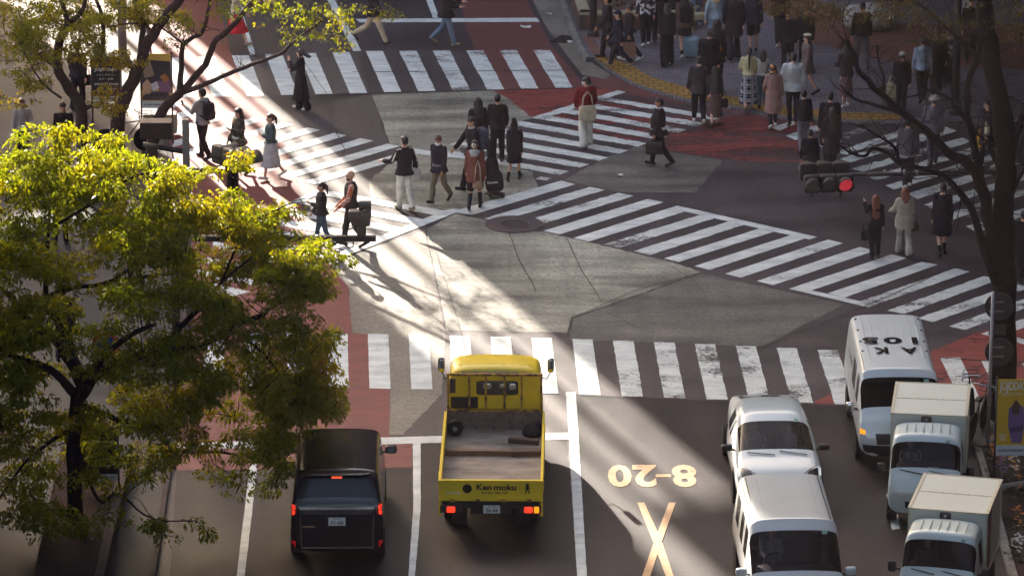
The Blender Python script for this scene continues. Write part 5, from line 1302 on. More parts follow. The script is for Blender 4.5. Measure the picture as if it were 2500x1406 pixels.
for s in (-1, 1):
    o = decal(bvh, 'roof_gutter', [(s * .69, .2), (s * .70, .2), (s * .70, 3.75), (s * .69, 3.75)], 'top', TRIM, t, .004, 14, 1)
    for y in (.45, 1.2, 1.95, 2.6): MB().rbox((s * .66, y, 1.935), (.05, .06, .03), .5, 6).build('roof_fitting', TRIM, o, True)
    decal(bvh, 'headlight', [(s * .84, 1.0), (s * .55, .86), (s * .56, .66), (s * .82, .74)], 'front', LAMP, t, .008, 6, 4)
    decal(bvh, 'indicator', [(s * .82, .94), (s * .72, .90), (s * .72, .82), (s * .82, .84)], 'front', AMBER, t, .014, 3, 2)
    decal(bvh, 'bumper_trim', [(s * .84, .62), (s * .40, .60), (s * .40, .36), (s * .80, .36)], 'front', TRIM, t, .007, 6, 3)
    mirror(t, s * .87, 3.95, 1.18, CHROME if s > 0 else TRIM, (.18, .13, .22))
decal(bvh, 'grille', [(-.52, .84), (.52, .84), (.48, .62), (-.48, .62)], 'front', TRIM, t, .008, 8, 3)
decal(bvh, 'lower_grille', [(-.40, .60), (.40, .60), (.40, .36), (-.40, .36)], 'front', TRIM, t, .007, 6, 3)
RF = lambda x, y: frame((x, y, 1.992), (1, 0, 0), (0, 1, 0))
lettering('A', .42, LETTER, t, RF(-.30, 2.72), width=.34, bold=.03); lettering('K', .42, LETTER, t, RF(.30, 2.72), width=.32, bold=.03)
for ch, x, w_ in (('1', -.46, .12), ('0', .0, .38), ('5', .46, .34)): lettering(ch, .42, LETTER, t, RF(x, 2.05), width=w_, bold=.03)
lettering('AK105', .065, LETTER, t, frame((-.52, 4.545, 1.055), (-1, 0, 0), (0, -.5, .86)), width=.30, bold=.02)
lettering('V XISIT', .14, LETTER, t, frame((-.0, 0, 0), (0, -1, 0), (0, 0, 1)) , width=.9).location = (0, 0, -10)
bpy.data.objects.remove(t.children[-1])
h = bvh.ray_cast(Vector((9, 1.5, 1.45)), Vector((-1, 0, 0)))[0]
lettering('V VISIT', .17, LETTER, t, frame((h.x + .02, 1.55, 1.45), (0, 1, 0), (0, 0, 1)), width=1.1, bold=.01)
decal(bvh, 'door_seam', [(3.02, 1.75), (3.035, 1.75), (3.035, .45), (3.02, .45)], 'right', TRIM, t, .005, 1, 8); decal(bvh, 'door_seam', [(2.2, 1.75), (2.215, 1.75), (2.215, .45), (2.2, .45)], 'right', TRIM, t, .005, 1, 8)
decal(bvh, 'inspection_sticker', [(-.60, 1.78), (-.50, 1.78), (-.50, 1.72), (-.60, 1.72)], 'front', STICK, t, .006, 1, 1)
plate(t, 4.72, .50, '横浜 400', '10-52', 1)

# --- small white box trucks
def box_truck():
    t = empty('box_truck', (0, 0, 0)); W = 1.475
    def cab(k, zt, belt, full):
        w = W / 2 * k
        if full: return [(0, .30), (w * .9, .30), (w * .99, .5), (w, .75), (w * .985, belt), (w * .92, zt - .17), (w * .85, zt - .05), (w * .5, zt - .005), (0, zt)]
        return [(0, .30), (w * .9, .30), (w * .98, .5), (w * .99, .7), (w * .97, belt), (w * .93, zt - .02), (w * .88, zt), (w * .5, zt + .015), (0, zt + .02)]
    st = [(2.02, cab(.97, 1.78, 1.02, 1)), (2.06, cab(1, 1.80, 1.02, 1)), (2.16, cab(1, 1.80, 1.02, 1)), (2.72, cab(1, 1.775, 1.02, 1)), (2.76, cab(1, 1.755, 1.02, 1)), (3.16, cab(1, 1.08, 1.0, 0)), (3.19, cab(1, 1.055, .98, 0)), (3.30, cab(.98, .92, .84, 0)), (3.38, cab(.94, .74, .66, 0))]
    tg = {(4, 5): 1, (4, 6): 1, (4, 7): 1, (2, 4): (2, 3)}
    bvh, parts = loft_body(st, tg, [P_KEI, GLASS_T, GLASS_T, GLASS_T], ['cab', 'windscreen', 'side_window', 'side_window'], t)
    mb = MB()
    for x in (-.42, -.25, -.08, .08, .25, .42): mb.rbox((x, 2.42, 1.80 - .08 * x * x), (.022, .5, .018), .5, 6)
    mb.build('roof_ribs', P_KEI, t, True)
    interior(t, (2.36,), 2.80, 1.22, .38, .33)
    BOX = mat('box_panel', (196, 198, 190), .5, var=.05, scale=1.2); ALU = mat('aluminium_edge', (186, 180, 162), .45, metal=.3, var=.12, scale=8)
    MB().box((0, .98, 1.28), (1.46, 1.94, 1.28)).build('cargo_box', BOX, t, bev=.015)
    e = MB()
    for x in (-.735, .735): e.box((x, .98, 1.915), (.06, 1.96, .03)); e.box((x, 1.96, 1.28), (.035, .03, 1.28)); e.box((x, 0, 1.28), (.035, .03, 1.28)); e.box((x, .98, .63), (.03, 1.96, .05))
    for y in (.0, 1.96): e.box((0, y, 1.918), (1.40, .03, .02))
    e.box((0, 1.0, 1.922), (1.40, .025, .01)); e.build('edge_trim', ALU, t)
    mb = MB()
    for x in (-.5, -.25, 0, .25, .5): mb.ell((x, 1.0, 1.928), (.012, .012, .006), None, 4); mb.ell((x, 1.93, 1.90), (.01, .01, .006), None, 4)
    mb.build('rivets', TRIM, t, True)
    o = MB().rbox((.05, 1.945, 1.81), (.22, .05, .15), .4, 8).build('marker_housing', mat('marker_brown', (82, 64, 62), .6), t, True)
    MB().ell((.05, 1.975, 1.81), (.03, .012, .03), None, 5).build('marker_lens', mat('marker_lens', (170, 160, 150), .2), o, True)
    for s in (-1, 1): MB().box((s * .733, 1.55, 1.25), (.012, .5, 1.1)).build('side_panel', mat('panel_maroon', (110, 58, 56), .5), t)
    lettering('VISITS', .17, LETTER, t, frame((.742, .65, 1.5), (0, 1, 0), (0, 0, 1)), width=.85, bold=.02)
    MB().box((0, 1.2, .45), (.7, 2.4, .14)).build('chassis', TRIM, t)
    wheels(t, bvh, W, .27, (2.85,)); 
    for x in (-1, 1): wheel(t, x * .64, .75, .27)
    for s in (-1, 1):
        decal(bvh, 'headlight', [(s * .70, .90), (s * .42, .84), (s * .42, .68), (s * .68, .70)], 'front', LAMP, t, .008, 5, 3)
        mirror(t, s * .76, 2.98, 1.12, TRIM, (.16, .10, .22))
    decal(bvh, 'grille', [(-.38, .58), (.38, .58), (.36, .44), (-.36, .44)], 'front', TRIM, t)
    plate(t, 3.40, .50, '品川 480', '27-15', 1)
    decal(bvh, 'inspection_sticker', [(-.46, 1.68), (-.38, 1.68), (-.38, 1.63), (-.46, 1.63)], 'front', STICK, t, .006, 1, 1)
    MB().tube([(-.5, 3.2, 1.1), (-.05, 3.12, 1.15)], .011, 5).build('wiper', TRIM, t); MB().tube([(.05, 3.2, 1.1), (.5, 3.12, 1.15)], .011, 5).build('wiper', TRIM, t)
    return t
b1 = box_truck(); tag(b1, 'small white box truck directly in front of the cargo van', 'truck', 'small white box trucks')
b2 = copy_tree(b1); b2['label'] = 'small white box truck nearest the flower bed and the camera'
for b, r0, r1, f0, f1 in ((b1, (2172, 933), (2347, 942), (2203, 1005), (2372, 1010)), (b2, (2236, 1157), (2417, 1171), (2250, 1235), (2431, 1250))):
    A_ = (G(*r0, 1.93) + G(*r1, 1.93)) / 2; B_ = (G(*f0, 1.93) + G(*f1, 1.93)) / 2
    sx = (G(*r1, 1.93) - G(*r0, 1.93)) + (G(*f1, 1.93) - G(*f0, 1.93))
    settle(b, (0, .98, 1.93), (A_ + B_) / 2, math.atan2(-sx.y, -sx.x))

driver(b1, .33, 2.36, .40, 'driver in a white shirt inside the box truck in front of the cargo van', (190, 190, 190), 1.56)
driver(b2, .33, 2.36, .40, 'driver in a grey shirt inside the box truck nearest the flower bed', (110, 106, 110), 1.56)
MB().add([(-.28, 3.0, 1.10), (-.02, 3.04, 1.10), (-.04, 2.92, 1.16), (-.26, 2.9, 1.16)], [(0, 1, 2, 3)]).build('windscreen_reflection', mat('paper', (214, 210, 206), .8), b1)  # pale sheet standing in for a reflection in the windscreen
# --- yellow flatbed truck seen from behind
P_YEL = mat('paint_yellow', (228, 194, 40), .42, .4, var=.1, scale=3, coat=.25)
def rusty(name, c, amt=.52, rust=(104, 66, 44)):
    m, nt, b = new_mat(name); n = noise_node(nt, 7, 8, (1, 1, 1), .7); r = ramp(nt, n.outputs['Fac'], [(amt, lin(c)), (amt + .06, lin(rust))])
    n2 = noise_node(nt, 1.5, 4); r2 = ramp(nt, n2.outputs['Fac'], [(.3, .8), (.7, 1.15)])
    nt.links.new(mix(nt, 'MULTIPLY', 1, r.outputs['Color'], r2.outputs['Color']), b.inputs['Base Color']); b.inputs['Roughness'].default_value = .55; return m
Y_RUST = rusty('yellow_worn', (222, 184, 44), .60); Y_BAR = rusty('yellow_bars', (176, 130, 44), .50, (84, 54, 40)); PRIMER = rusty('headboard_primer', (112, 92, 86), .52, (84, 66, 62))
m, nt, b = new_mat('bed_floor'); n = noise_node(nt, 2.2, 8, (.5, 1.2, 1), .7); r = ramp(nt, n.outputs['Fac'], [(.32, lin((90, 76, 70))), (.55, lin((138, 124, 113))), (.72, lin((164, 150, 138)))]); nt.links.new(r.outputs['Color'], b.inputs['Base Color']); b.inputs['Roughness'].default_value = .7; FLOOR = m
t = empty('flatbed_truck', (0, 0, 0)); tag(t, 'worn yellow flatbed truck with an empty bed seen from behind', 'truck')
BL = 4.1
mb = MB(); mb.box((0, BL / 2, .79), (1.98, BL, .06)); mb.build('bed_floor', FLOOR, t)
for s in (-1, 1):
    o = MB().box((s * 1.0, BL / 2 + .02, .99), (.045, BL - .06, .40)).build('side_board', Y_RUST, t, bev=.008)
    mb = MB()
    for y in (.5, 1.5, 2.5, 3.5): mb.box((s * 1.03, y, .99), (.02, .05, .38))
    mb.build('board_ribs', Y_RUST, o)
    MB().box((s * 1.0, BL / 2 + .02, 1.197), (.052, BL - .05, .016)).build('top_rail', P_YEL, o)
tgm = MB().box((0, 0, .995), (2.04, .05, .41)).build('tailgate', P_YEL, t, bev=.008)
mb = MB(); mb.box((0, -.03, 1.195), (2.06, .075, .03)); mb.box((0, -.03, .80), (2.04, .06, .03)); [mb.box((x, -.032, 1.0), (.035, .02, .38)) for x in (-.93, .93)]; mb.build('tailgate_frame', P_YEL, tgm)
for x in (-.75, -.25, .25, .75): MB().box((x, -.05, .79), (.09, .05, .05)).build('hinge', Y_BAR, tgm)
PL = lambda x, z: frame((x, -.034, z), (1, 0, 0), (0, 0, 1))
DKL = mat('letter_brown', (56, 40, 30), .6)
lettering('Ken', .125, DKL, tgm, PL(-.13, 1.06), width=.30, bold=.035); lettering('moku', .125, DKL, tgm, PL(.28, 1.06), width=.44, bold=.035)
lettering('株式会社 建設工業', .05, DKL, tgm, PL(.07, .945), width=.52, bold=.01)
lettering('最大積載量', .045, mat('letter_white', (220, 216, 212), .7), tgm, PL(-.73, .935), width=.28, bold=.01)
mb = MB(); mb.lathe([(0, .078), (.006, .078), (.006, .092), (0, .092)], (-.46, -.042, 1.03), 'Y', 24); mb.box((-.46, -.038, 1.03), (.02, .006, .13)); mb.box((-.49, -.038, 1.03), (.015, .006, .1)); mb.box((-.43, -.038, 1.03), (.015, .006, .1)); mb.box((-.46, -.038, 1.05), (.1, .006, .015)); mb.build('emblem', DKL, tgm)
mb = MB(); mb.ell((.72, -.04, 1.11), (.035, .008, .035), None, 5); mb.box((.72, -.04, 1.04), (.05, .01, .08)); mb.box((.69, -.04, .975), (.025, .01, .07)); mb.box((.75, -.04, .975), (.025, .01, .07)); mb.box((.72, -.04, 1.055), (.12, .01, .02)); mb.build('painted_mark', DKL, tgm)
# rear frame, lamps, plate
MB().box((0, .10, .66), (1.9, .10, .14)).build('rear_crossmember', TRIM, t)
for s in (-1, 1):
    MB().box((s * 1.0, .02, .62), (.05, .06, .34)).build('corner_post', Y_RUST, t, bev=.006)
    o = MB().box((s * .78, .0, .60), (.42, .08, .14)).build('tail_light', TRIM, t)
    if s < 0: MB().rbox((-.78, -.05, .60), (.17, .05, .12), .3, 6).build('lens', TAIL_ON, o, True)
    else:
        MB().rbox((.74, -.05, .60), (.17, .05, .12), .3, 6).build('lens', TAIL_ON, o, True); MB().rbox((.90, -.05, .60), (.10, .05, .13), .3, 6).build('lens', AMBER, o, True)
    MB().box((s * .62, .2, .38), (.3, .02, .34)).build('mud_flap', RUBBER, t)
plate(t, -.03, .60, '品川 400', '26-44', -1, x=.02)
MB().box((0, 2.6, .55), (.8, 5.0, .18)).build('chassis', TRIM, t)
for x in (-.80, .80):
    for y in (1.1, 4.6): wheel(t, x, y, .34, .28)
# headboard with guard bars
MB().box((0, BL + .03, 1.0), (1.98, .05, .42)).build('headboard', PRIMER, t)
g = MB(); [g.box((x, BL + .03, 1.60), (.045, .045, .80)) for x in (-.95, -.52, -.18, .20, .55, .95)]; g.box((0, BL + .03, 1.985), (1.95, .05, .05)); g.box((0, BL + .03, 1.22), (1.98, .06, .04)); g.build('guard_bars', Y_BAR, t)
# cab
def cabr(k, zt, full, belt=1.25):
    w = .985 * k
    if full: return [(0, .55), (w * .95, .55), (w, .8), (w, 1.0), (w * .99, belt), (w * .95, zt - .22), (w * .89, zt - .06), (w * .5, zt - .01), (0, zt)]
    return [(0, .50), (w * .93, .50), (w * .99, .75), (w, .95), (w * .99, belt - .06), (w * .95, belt), (w * .9, belt + .02), (w * .5, belt + .03), (0, belt + .035)]
st = [(BL + .16, cabr(.97, 2.02, 1)), (BL + .20, cabr(1, 2.06, 1)), (BL + .30, cabr(1, 2.10, 1)), (BL + .42, cabr(1, 2.12, 1)), (BL + 1.0, cabr(1, 2.12, 1)), (BL + 1.12, cabr(1, 2.08, 1)), (BL + 1.62, cabr(.99, 2.0, 0)), (BL + 1.68, cabr(.97, 2.0, 0, 1.1))]
bvh, parts = loft_body(st, {(5, 6): 1, (5, 7): 1, (3, 4): (2, 3)}, [P_YEL, GLASS, GLASS, GLASS], ['cab', 'windscreen', 'side_window', 'side_window'], t)
for x in np.linspace(-.70, .70, 9): decal(bvh, 'roof_rib', [(x - .03, BL + .36), (x + .03, BL + .36), (x + .03, BL + 1.02), (x - .03, BL + 1.02)], 'top', P_YEL, t, .010, 2, 6)
o = MB().rbox((.05, BL + .155, 1.66), (.86, .03, .30), .22, 10).build('rear_window', TRIM, t, True)
MB().rbox((.05, BL + .142, 1.66), (.80, .02, .25), .22, 10).build('pane', mat('rear_pane', (52, 46, 50), .05, .6), o, True)
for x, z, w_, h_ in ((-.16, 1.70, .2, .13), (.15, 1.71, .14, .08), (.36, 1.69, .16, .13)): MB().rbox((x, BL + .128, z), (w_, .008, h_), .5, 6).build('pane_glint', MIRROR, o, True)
MB().box((-.10, BL + .10, 2.0), (1.15, .05, .03)).build('rear_lip', TRIM, t)
mb = MB(); mb.box((-.62, BL + .11, 1.36), (.55, .05, .22)); mb.box((-.86, BL + .11, 1.72), (.12, .05, .30)); mb.build('air_box', mat('intake_black', (44, 34, 34), .7), t)
for s in (-1, 1):
    o = MB().rbox((s * 1.13, BL + 1.45, 1.72), (.14, .10, .30), .4, 8).build('side_mirror', TRIM, t, True)
    MB().rbox((s * 1.13, BL + 1.395, 1.74), (.11, .01, .22), .4, 8).build('mirror_face', MIRROR, o, True)
    MB().tube([(s * .92, BL + 1.5, 1.45), (s * 1.05, BL + 1.46, 1.42), (s * 1.13, BL + 1.45, 1.58)], .013, 6).build('mirror_arm', TRIM, o, True)
    MB().rbox((s * 1.13, BL + 1.393, 1.62), (.10, .012, .07), .5, 6).build('mirror_edge', P_YEL, o, True)
p0 = G(1198, 1171, 1.2); settle(t, (0, 0, 1.2), p0, R(-.9)); TRUCK = t
TM = Matrix.Translation(t.location) @ Matrix.Rotation(t.rotation_euler[2], 4, 'Z')
# loose things in the bed
WOOD = mat('old_plank', (120, 94, 74), .8, var=.3, scale=4, stretch=(1, 8, 8)); WOOD2 = mat('dark_plank', (92, 70, 60), .8, var=.3, scale=4, stretch=(1, 8, 8))
def inbed(name, label, cat, loc, rz=0):
    o = empty(name, TM @ Vector(loc), t.rotation_euler[2] + rz); return tag(o, label, cat)
o = inbed('timber_beam', 'long timber beam lying across the yellow truck bed', 'timber', (-.30, 2.55, .82)); MB().box((0, 0, .05), (1.36, .12, .10)).build('beam', WOOD, o, bev=.006)
o = inbed('timber_beam', 'short timber beam beside the long one in the yellow truck bed', 'timber', (.66, 2.55, .82), R(4)); MB().box((0, 0, .06), (.60, .22, .11)).build('beam', WOOD2, o, bev=.006)
o = inbed('timber_beam', 'dark timber offcut slanting near the front of the yellow truck bed', 'timber', (.60, 3.25, .82), R(-12)); MB().box((0, 0, .05), (.62, .12, .10)).build('beam', WOOD2, o, bev=.006)
o = inbed('cable_reel', 'black reel with a pale hub in the front left corner of the truck bed', 'reel', (-.80, 3.72, .82)); MB().lathe([(-.08, .04), (-.08, .16), (-.03, .165), (.03, .165), (.08, .16), (.08, .04)], (0, 0, .165), 'Y', 24).build('drum', RUBBER, o); MB().lathe([(-.09, .001), (-.09, .05), (.09, .05), (.09, .001)], (0, 0, .165), 'Y', 16).build('hub', mat('hub_grey', (130, 140, 148), .5), o)
o = inbed('black_sack', 'black sack slumped in the front right corner of the truck bed', 'sack', (.78, 3.70, .82)); mb = MB(); mb.ell((0, 0, .08), (.22, .16, .12)); mb.ell((.08, .05, .16), (.13, .11, .12)); link('sack', remesh(mb, .02, 2, .02), cloth((44, 36, 42)), o)
o = inbed('clamp', 'small grey metal clamp lying in the rear of the truck bed', 'clamp', (-.74, .75, .82), R(25)); mb = MB(); mb.box((0, 0, .03), (.07, .2, .05)); mb.tube([(0, -.1, .03), (.02, -.2, .04)], .015, 6); mb.box((0, .1, .05), (.11, .05, .08)); mb.build('body', mat('steel_grey', (120, 128, 126), .4, metal=.6), o)

# ================================================================== trees
BARK = mat('bark', (70, 54, 52), .85, .2, var=.35, scale=10, bumpy=.5); BARK_D = mat('bark_dark', (36, 25, 28), .9, .15, var=.35, scale=10, bumpy=.5)
LEAF_G = leaf_mat('leaf_green', [(.32, lin((116, 80, 26))), (.41, lin((112, 106, 28))), (.56, lin((82, 94, 25))), (.68, lin((112, 112, 30)))], .62)
LEAF_Y = leaf_mat('leaf_yellow', [(.32, lin((118, 62, 30))), (.42, lin((124, 108, 38))), (.56, lin((120, 120, 42))), (.7, lin((90, 106, 36)))], .62)
LEAF_D = leaf_mat('leaf_dark', [(.35, lin((50, 40, 28))), (.55, lin((54, 50, 28))), (.7, lin((70, 62, 32)))], .5)

def crom(pts, k=5):
    P = [Vector(p) for p in pts]; P = [P[0] * 2 - P[1]] + P + [P[-1] * 2 - P[-2]]; out = []
    for i in range(1, len(P) - 2):
        for j in range(k):
            t = j / k; a, b, c, d = P[i - 1], P[i], P[i + 1], P[i + 2]
            out.append(.5 * ((2 * b) + (c - a) * t + (2 * a - 5 * b + 4 * c - d) * t * t + (3 * b - a - 3 * c + d) * t ** 3))
    return out + [P[-2]]
class Tree:
    def __init__(s, name, base, label, group=None):
        s.t = empty(name, base); tag(s.t, label, 'tree', group); s.b = Vector(base); s.nodes = []; s.limbs = []; s.leaf_c = []; s.twig = MB(); s.wood = MB()
    def limb(s, pts, r0, r1, trunk=False, knob=True):
        c = crom([Vector(p) - s.b for p in pts])
        n = len(c); rr = [r0 + (r1 - r0) * (i / (n - 1)) ** .8 for i in range(n)]
        for i in range(n):
            c[i] += Vector((noise.noise(c[i] * 3), noise.noise(c[i] * 3 + Vector((9, 0, 0))), noise.noise(c[i] * 3 + Vector((0, 9, 0))))) * min(.06, r0 * .35)
            rr[i] *= 1 + .14 * noise.noise(c[i] * 7)
        s.limbs.append((c, rr))
        for p, r in zip(c, rr): s.nodes.append((p, r))
    def grow(s, clumps, maxlen=1.6, jitter=.06):
        """join every leaf clump to the nearest wood with a thin twig"""
        N = np.array([list(p) for p, r in s.nodes]); C = np.array([list(Vector(c) - s.b) for c in clumps])
        if not len(C): return
        d0 = np.sqrt(((C[:, None, :] - N[None]) ** 2).sum(2)).min(1); order = np.argsort(d0)
        pts = np.concatenate([N, np.zeros((len(C), 3))]); n = len(N)
        for i in order:
            c = C[i]; dd = ((pts[:n] - c) ** 2).sum(1); j = int(dd.argmin()); L = math.sqrt(dd[j])
            if L > maxlen: continue
            a = Vector(pts[j]); b = Vector(c)
            m1 = a.lerp(b, .5) + Vector((random.gauss(0, jitter * L), random.gauss(0, jitter * L), random.gauss(.06, jitter) * L))
            w = .018 if j < len(N) else .011
            s.twig.tube([a, m1, b], [w, w * .75, w * .45], 4, False)
            pts[n] = c; n += 1; s.leaf_c.append(b)
    def bare(s, n, L=1.2, drop=0):
        """bare twigs from the limbs"""
        for _ in range(n):
            p, r = random.choice(s.nodes)
            if r > .09: continue
            d = Vector((random.gauss(0, 1), random.gauss(0, .8), random.gauss(.35 - drop, .6))).normalized(); q = [p]
            k = random.uniform(.4, 1) * L
            for i in range(4):
                d = (d + Vector((random.gauss(0, .35), random.gauss(0, .3), random.gauss(0, .3)))).normalized(); q.append(q[-1] + d * k / 4)
            s.twig.tube(q, [.014, .011, .009, .006, .004], 4, False)
            if random.random() < .6:
                d2 = (d + Vector((random.gauss(0, .8), random.gauss(0, .6), random.gauss(0, .6)))).normalized(); s.twig.tube([q[2], q[2] + d2 * k * .3, q[2] + d2 * k * .5 + Vector((0, 0, .05))], [.009, .006, .003], 4, False)
    def finish(s, wood, leaf, per=34, rad=.24, size=.085, name='crown'):
        c, rr = s.limbs[0]; tr = MB(); tr.tube(c, rr, 12); tr.build('trunk', wood, s.t, True)
        for c, rr in s.limbs[1:]: MB().tube(c, rr, 8).build('branch', wood, s.t, True)
        if s.twig.f: s.twig.build('twigs', wood, s.t, True)
        if not s.leaf_c: return s.t
        C = np.array([list(c) for c in s.leaf_c]); n = len(C)
        cid = np.repeat(np.arange(n), per); N = len(cid)
        cr = RNG.uniform(.65, 1.3, n)[cid] * rad
        d = RNG.normal(size=(N, 3)); d[:, 2] = np.abs(d[:, 2]) * .75 - .25; d /= np.linalg.norm(d, axis=1)[:, None]
        rr_ = cr * RNG.uniform(.35, 1.0, N) ** .6
        p = C[cid] + d * rr_[:, None] * np.array([1.15, 1.15, .8])
        ax = d * .55 + np.array([0, 0, -.75]) + RNG.normal(size=(N, 3)) * .32; ax /= np.linalg.norm(ax, axis=1)[:, None]
        sd = np.cross(ax, RNG.normal(size=(N, 3))); sd /= np.linalg.norm(sd, axis=1)[:, None]; nm = np.cross(ax, sd)
        L = (size * RNG.uniform(.7, 1.35, N))[:, None]; W = L * .2
        v = np.stack([p, p + ax * L * .45 + sd * W - nm * L * .08, p + ax * L + nm * L * .06, p + ax * L * .45 - sd * W - nm * L * .08], 1).reshape(-1, 3)
        me = bpy.data.meshes.new(name); me.vertices.add(N * 4); me.vertices.foreach_set('co', v.astype('f').ravel())
        me.loops.add(N * 4); me.loops.foreach_set('vertex_index', np.arange(N * 4, dtype='i'))
        me.polygons.add(N); me.polygons.foreach_set('loop_start', np.arange(0, N * 4, 4, dtype='i')); me.polygons.foreach_set('loop_total', np.full(N, 4, 'i'))
        me.update(); me.validate()
        link(name, me, leaf, s.t); return s.t

def blob(px, py, rx, ry, n, Y, dY=1.0, thr=-.12, seed=0, fq=1.1):
    out = []; tries = 0
    while len(out) < n and tries < n * 12:
        tries += 1
        a = random.uniform(0, 2 * math.pi); r = math.sqrt(random.random())
        p = atY(px + rx * r * math.cos(a), py + ry * r * math.sin(a), Y + random.uniform(-dY, dY))
        if p.z < .8: continue
        if noise.noise(Vector((p.x * .8, p.y * .8, p.z * 1.5)) * fq + Vector((seed, 0, 0))) > thr: out.append(p)
    return out

# --- the leafy tree in the near left
b = G(185, 1335); b.z = .08
T1 = Tree('street_tree', b, 'large leafy green street tree filling the near left, its crown sunlit')
L1 = lambda pts, Y: [atY(x, y, Y + dy) for x, y, dy in pts]
Yb = b.y
T1.limb([b] + L1([(182, 1200, 0), (180, 1080, 0), (190, 985, 0), (205, 930, 0)], Yb), .17, .12)
T1.limb(L1([(190, 985, 0), (250, 905, .2), (380, 860, .4), (480, 850, .5), (560, 800, .6), (640, 770, .7), (690, 735, .8), (745, 705, .9)], Yb), 0.130, 0.023)
T1.limb(L1([(380, 860, .4), (430, 810, .7), (470, 770, .9), (505, 740, 1), (540, 690, 1.2), (600, 640, 1.3), (640, 600, 1.4)], Yb), 0.078, 0.016)
T1.limb(L1([(205, 930, 0), (240, 885, -.3), (300, 830, -.5), (380, 790, -.6)], Yb), 0.117, 0.039)
T1.limb(L1([(185, 960, 0), (120, 900, .3), (60, 880, .6), (-40, 850, 1)], Yb), 0.104, 0.039)
T1.limb(L1([(200, 940, 0), (150, 850, .5), (60, 770, .9), (20, 720, 1.2), (-30, 690, 1.4)], Yb), 0.117, 0.039)
T1.limb(L1([(205, 930, 0), (150, 800, 1.2), (110, 735, 1.6), (170, 705, 1.9), (260, 690, 2.1), (340, 640, 2.4), (380, 600, 2.6)], Yb), 0.098, 0.021)
T1.limb(L1([(110, 735, 1.6), (115, 640, 2.0), (118, 560, 2.3), (125, 480, 2.6), (150, 420, 2.8)], Yb), 0.065, 0.016)
T1.limb(L1([(260, 690, 2.1), (330, 680, 2.4), (410, 670, 2.6), (520, 690, 2.8), (600, 640, 3)], Yb), 0.046, 0.013)
T1.limb(L1([(190, 985, 0), (280, 1020, .6), (360, 1045, .8), (440, 1100, 1.0), (560, 1105, 1.1), (620, 1130, 1.2)], Yb), 0.072, 0.016)
T1.limb(L1([(186, 1040, 0), (120, 1080, .1), (60, 1130, 0), (10, 1200, -.2), (-30, 1260, -.4)], Yb), 0.052, 0.013)
T1.limb(L1([(185, 1080, 0), (240, 1220, -.8), (290, 1205, -1), (370, 1265, -1.2), (480, 1270, -1.3)], Yb), 0.046, 0.010)
T1.limb(L1([(560, 800, .6), (640, 860, .9), (700, 930, 1.1), (760, 960, 1.2)], Yb), 0.039, 0.010)
T1.limb(L1([(118, 560, 2.3), (220, 500, 2.6), (330, 430, 2.8), (450, 420, 3), (560, 400, 3.1), (610, 385, 3.2)], Yb), 0.039, 0.008)
T1.limb(L1([(540, 690, 1.2), (600, 560, 1.5), (660, 520, 1.7), (720, 495, 1.8), (800, 498, 1.8)], Yb), 0.029, 0.005)
cl = []
for a in ((150, 420, 190, 110, 175, 2.2), (60, 500, 110, 170, 110, 2.0), (310, 490, 160, 110, 190, 2.4), (470, 505, 130, 90, 150, 2.4), (520, 590, 150, 90, 170, 2.0), (300, 600, 200, 80, 130, 1.8),
          (120, 620, 150, 70, 70, 1.6), (640, 600, 70, 90, 80, 1.6), (690, 690, 120, 70, 120, 1.2), (560, 700, 160, 60, 110, 1.0), (420, 730, 170, 60, 80, .8), (250, 760, 170, 60, 70, .4),
          (90, 800, 120, 70, 60, .4), (640, 800, 130, 70, 110, .8), (520, 860, 150, 70, 90, .6), (330, 880, 170, 70, 70, .2), (740, 830, 90, 60, 60, .9), (680, 920, 90, 80, 95, 1.0),
          (560, 970, 120, 60, 90, .8), (430, 960, 150, 60, 100, .5), (300, 900, 180, 60, 60, .2), (250, 1010, 180, 50, 60, 0), (80, 700, 100, 60, 50, 1.2), (60, 860, 80, 60, 40, .4), (760, 980, 75, 80, 85, 1.2), (720, 1070, 70, 80, 75, 1.2), (640, 1040, 80, 60, 45, 1.0), (300, 1000, 170, 60, 45, .2),
          (110, 960, 140, 70, 40, 0), (180, 1080, 170, 50, 30, 0), (480, 1060, 140, 50, 26, .6), (620, 1090, 80, 40, 24, .9), (460, 1130, 90, 40, 14, .8), (450, 1290, 90, 35, 18, -1.2), (200, 1300, 130, 60, 24, -1), (60, 1280, 80, 70, 40, -1), (40, 1130, 90, 90, 60, -.3), (260, 1140, 160, 60, 40, 0), (30, 960, 70, 100, 60, .2), (560, 1190, 120, 40, 16, .6), (330, 1080, 160, 50, 40, .2), (20, 780, 60, 100, 50, 1), (150, 1190, 150, 40, 12, -.8),
          (600, 395, 25, 22, 10, 3.1), (770, 610, 32, 32, 22, 1.2), (700, 510, 60, 18, 12, 1.8), (830, 640, 18, 20, 5, 1.2)):
    cl += blob(a[0], a[1], a[2], a[3], int(a[4] * (.62 if a[1] < 700 else .60)), Yb + a[5], 1.3, .07 if a[1] < 700 else .02, fq=1.1)
cl += blob(735, 1010, 75, 110, 46, Yb + 1.2, .6, -.1) + blob(780, 930, 45, 60, 26, Yb + 1.2, .5, -.4) + blob(700, 1110, 70, 50, 22, Yb + 1.1, .5, -.1)
T1.grow(cl, 2.8)
T1.bare(60, .9)
T1.finish(BARK_D, LEAF_G, 62, .205, .095)

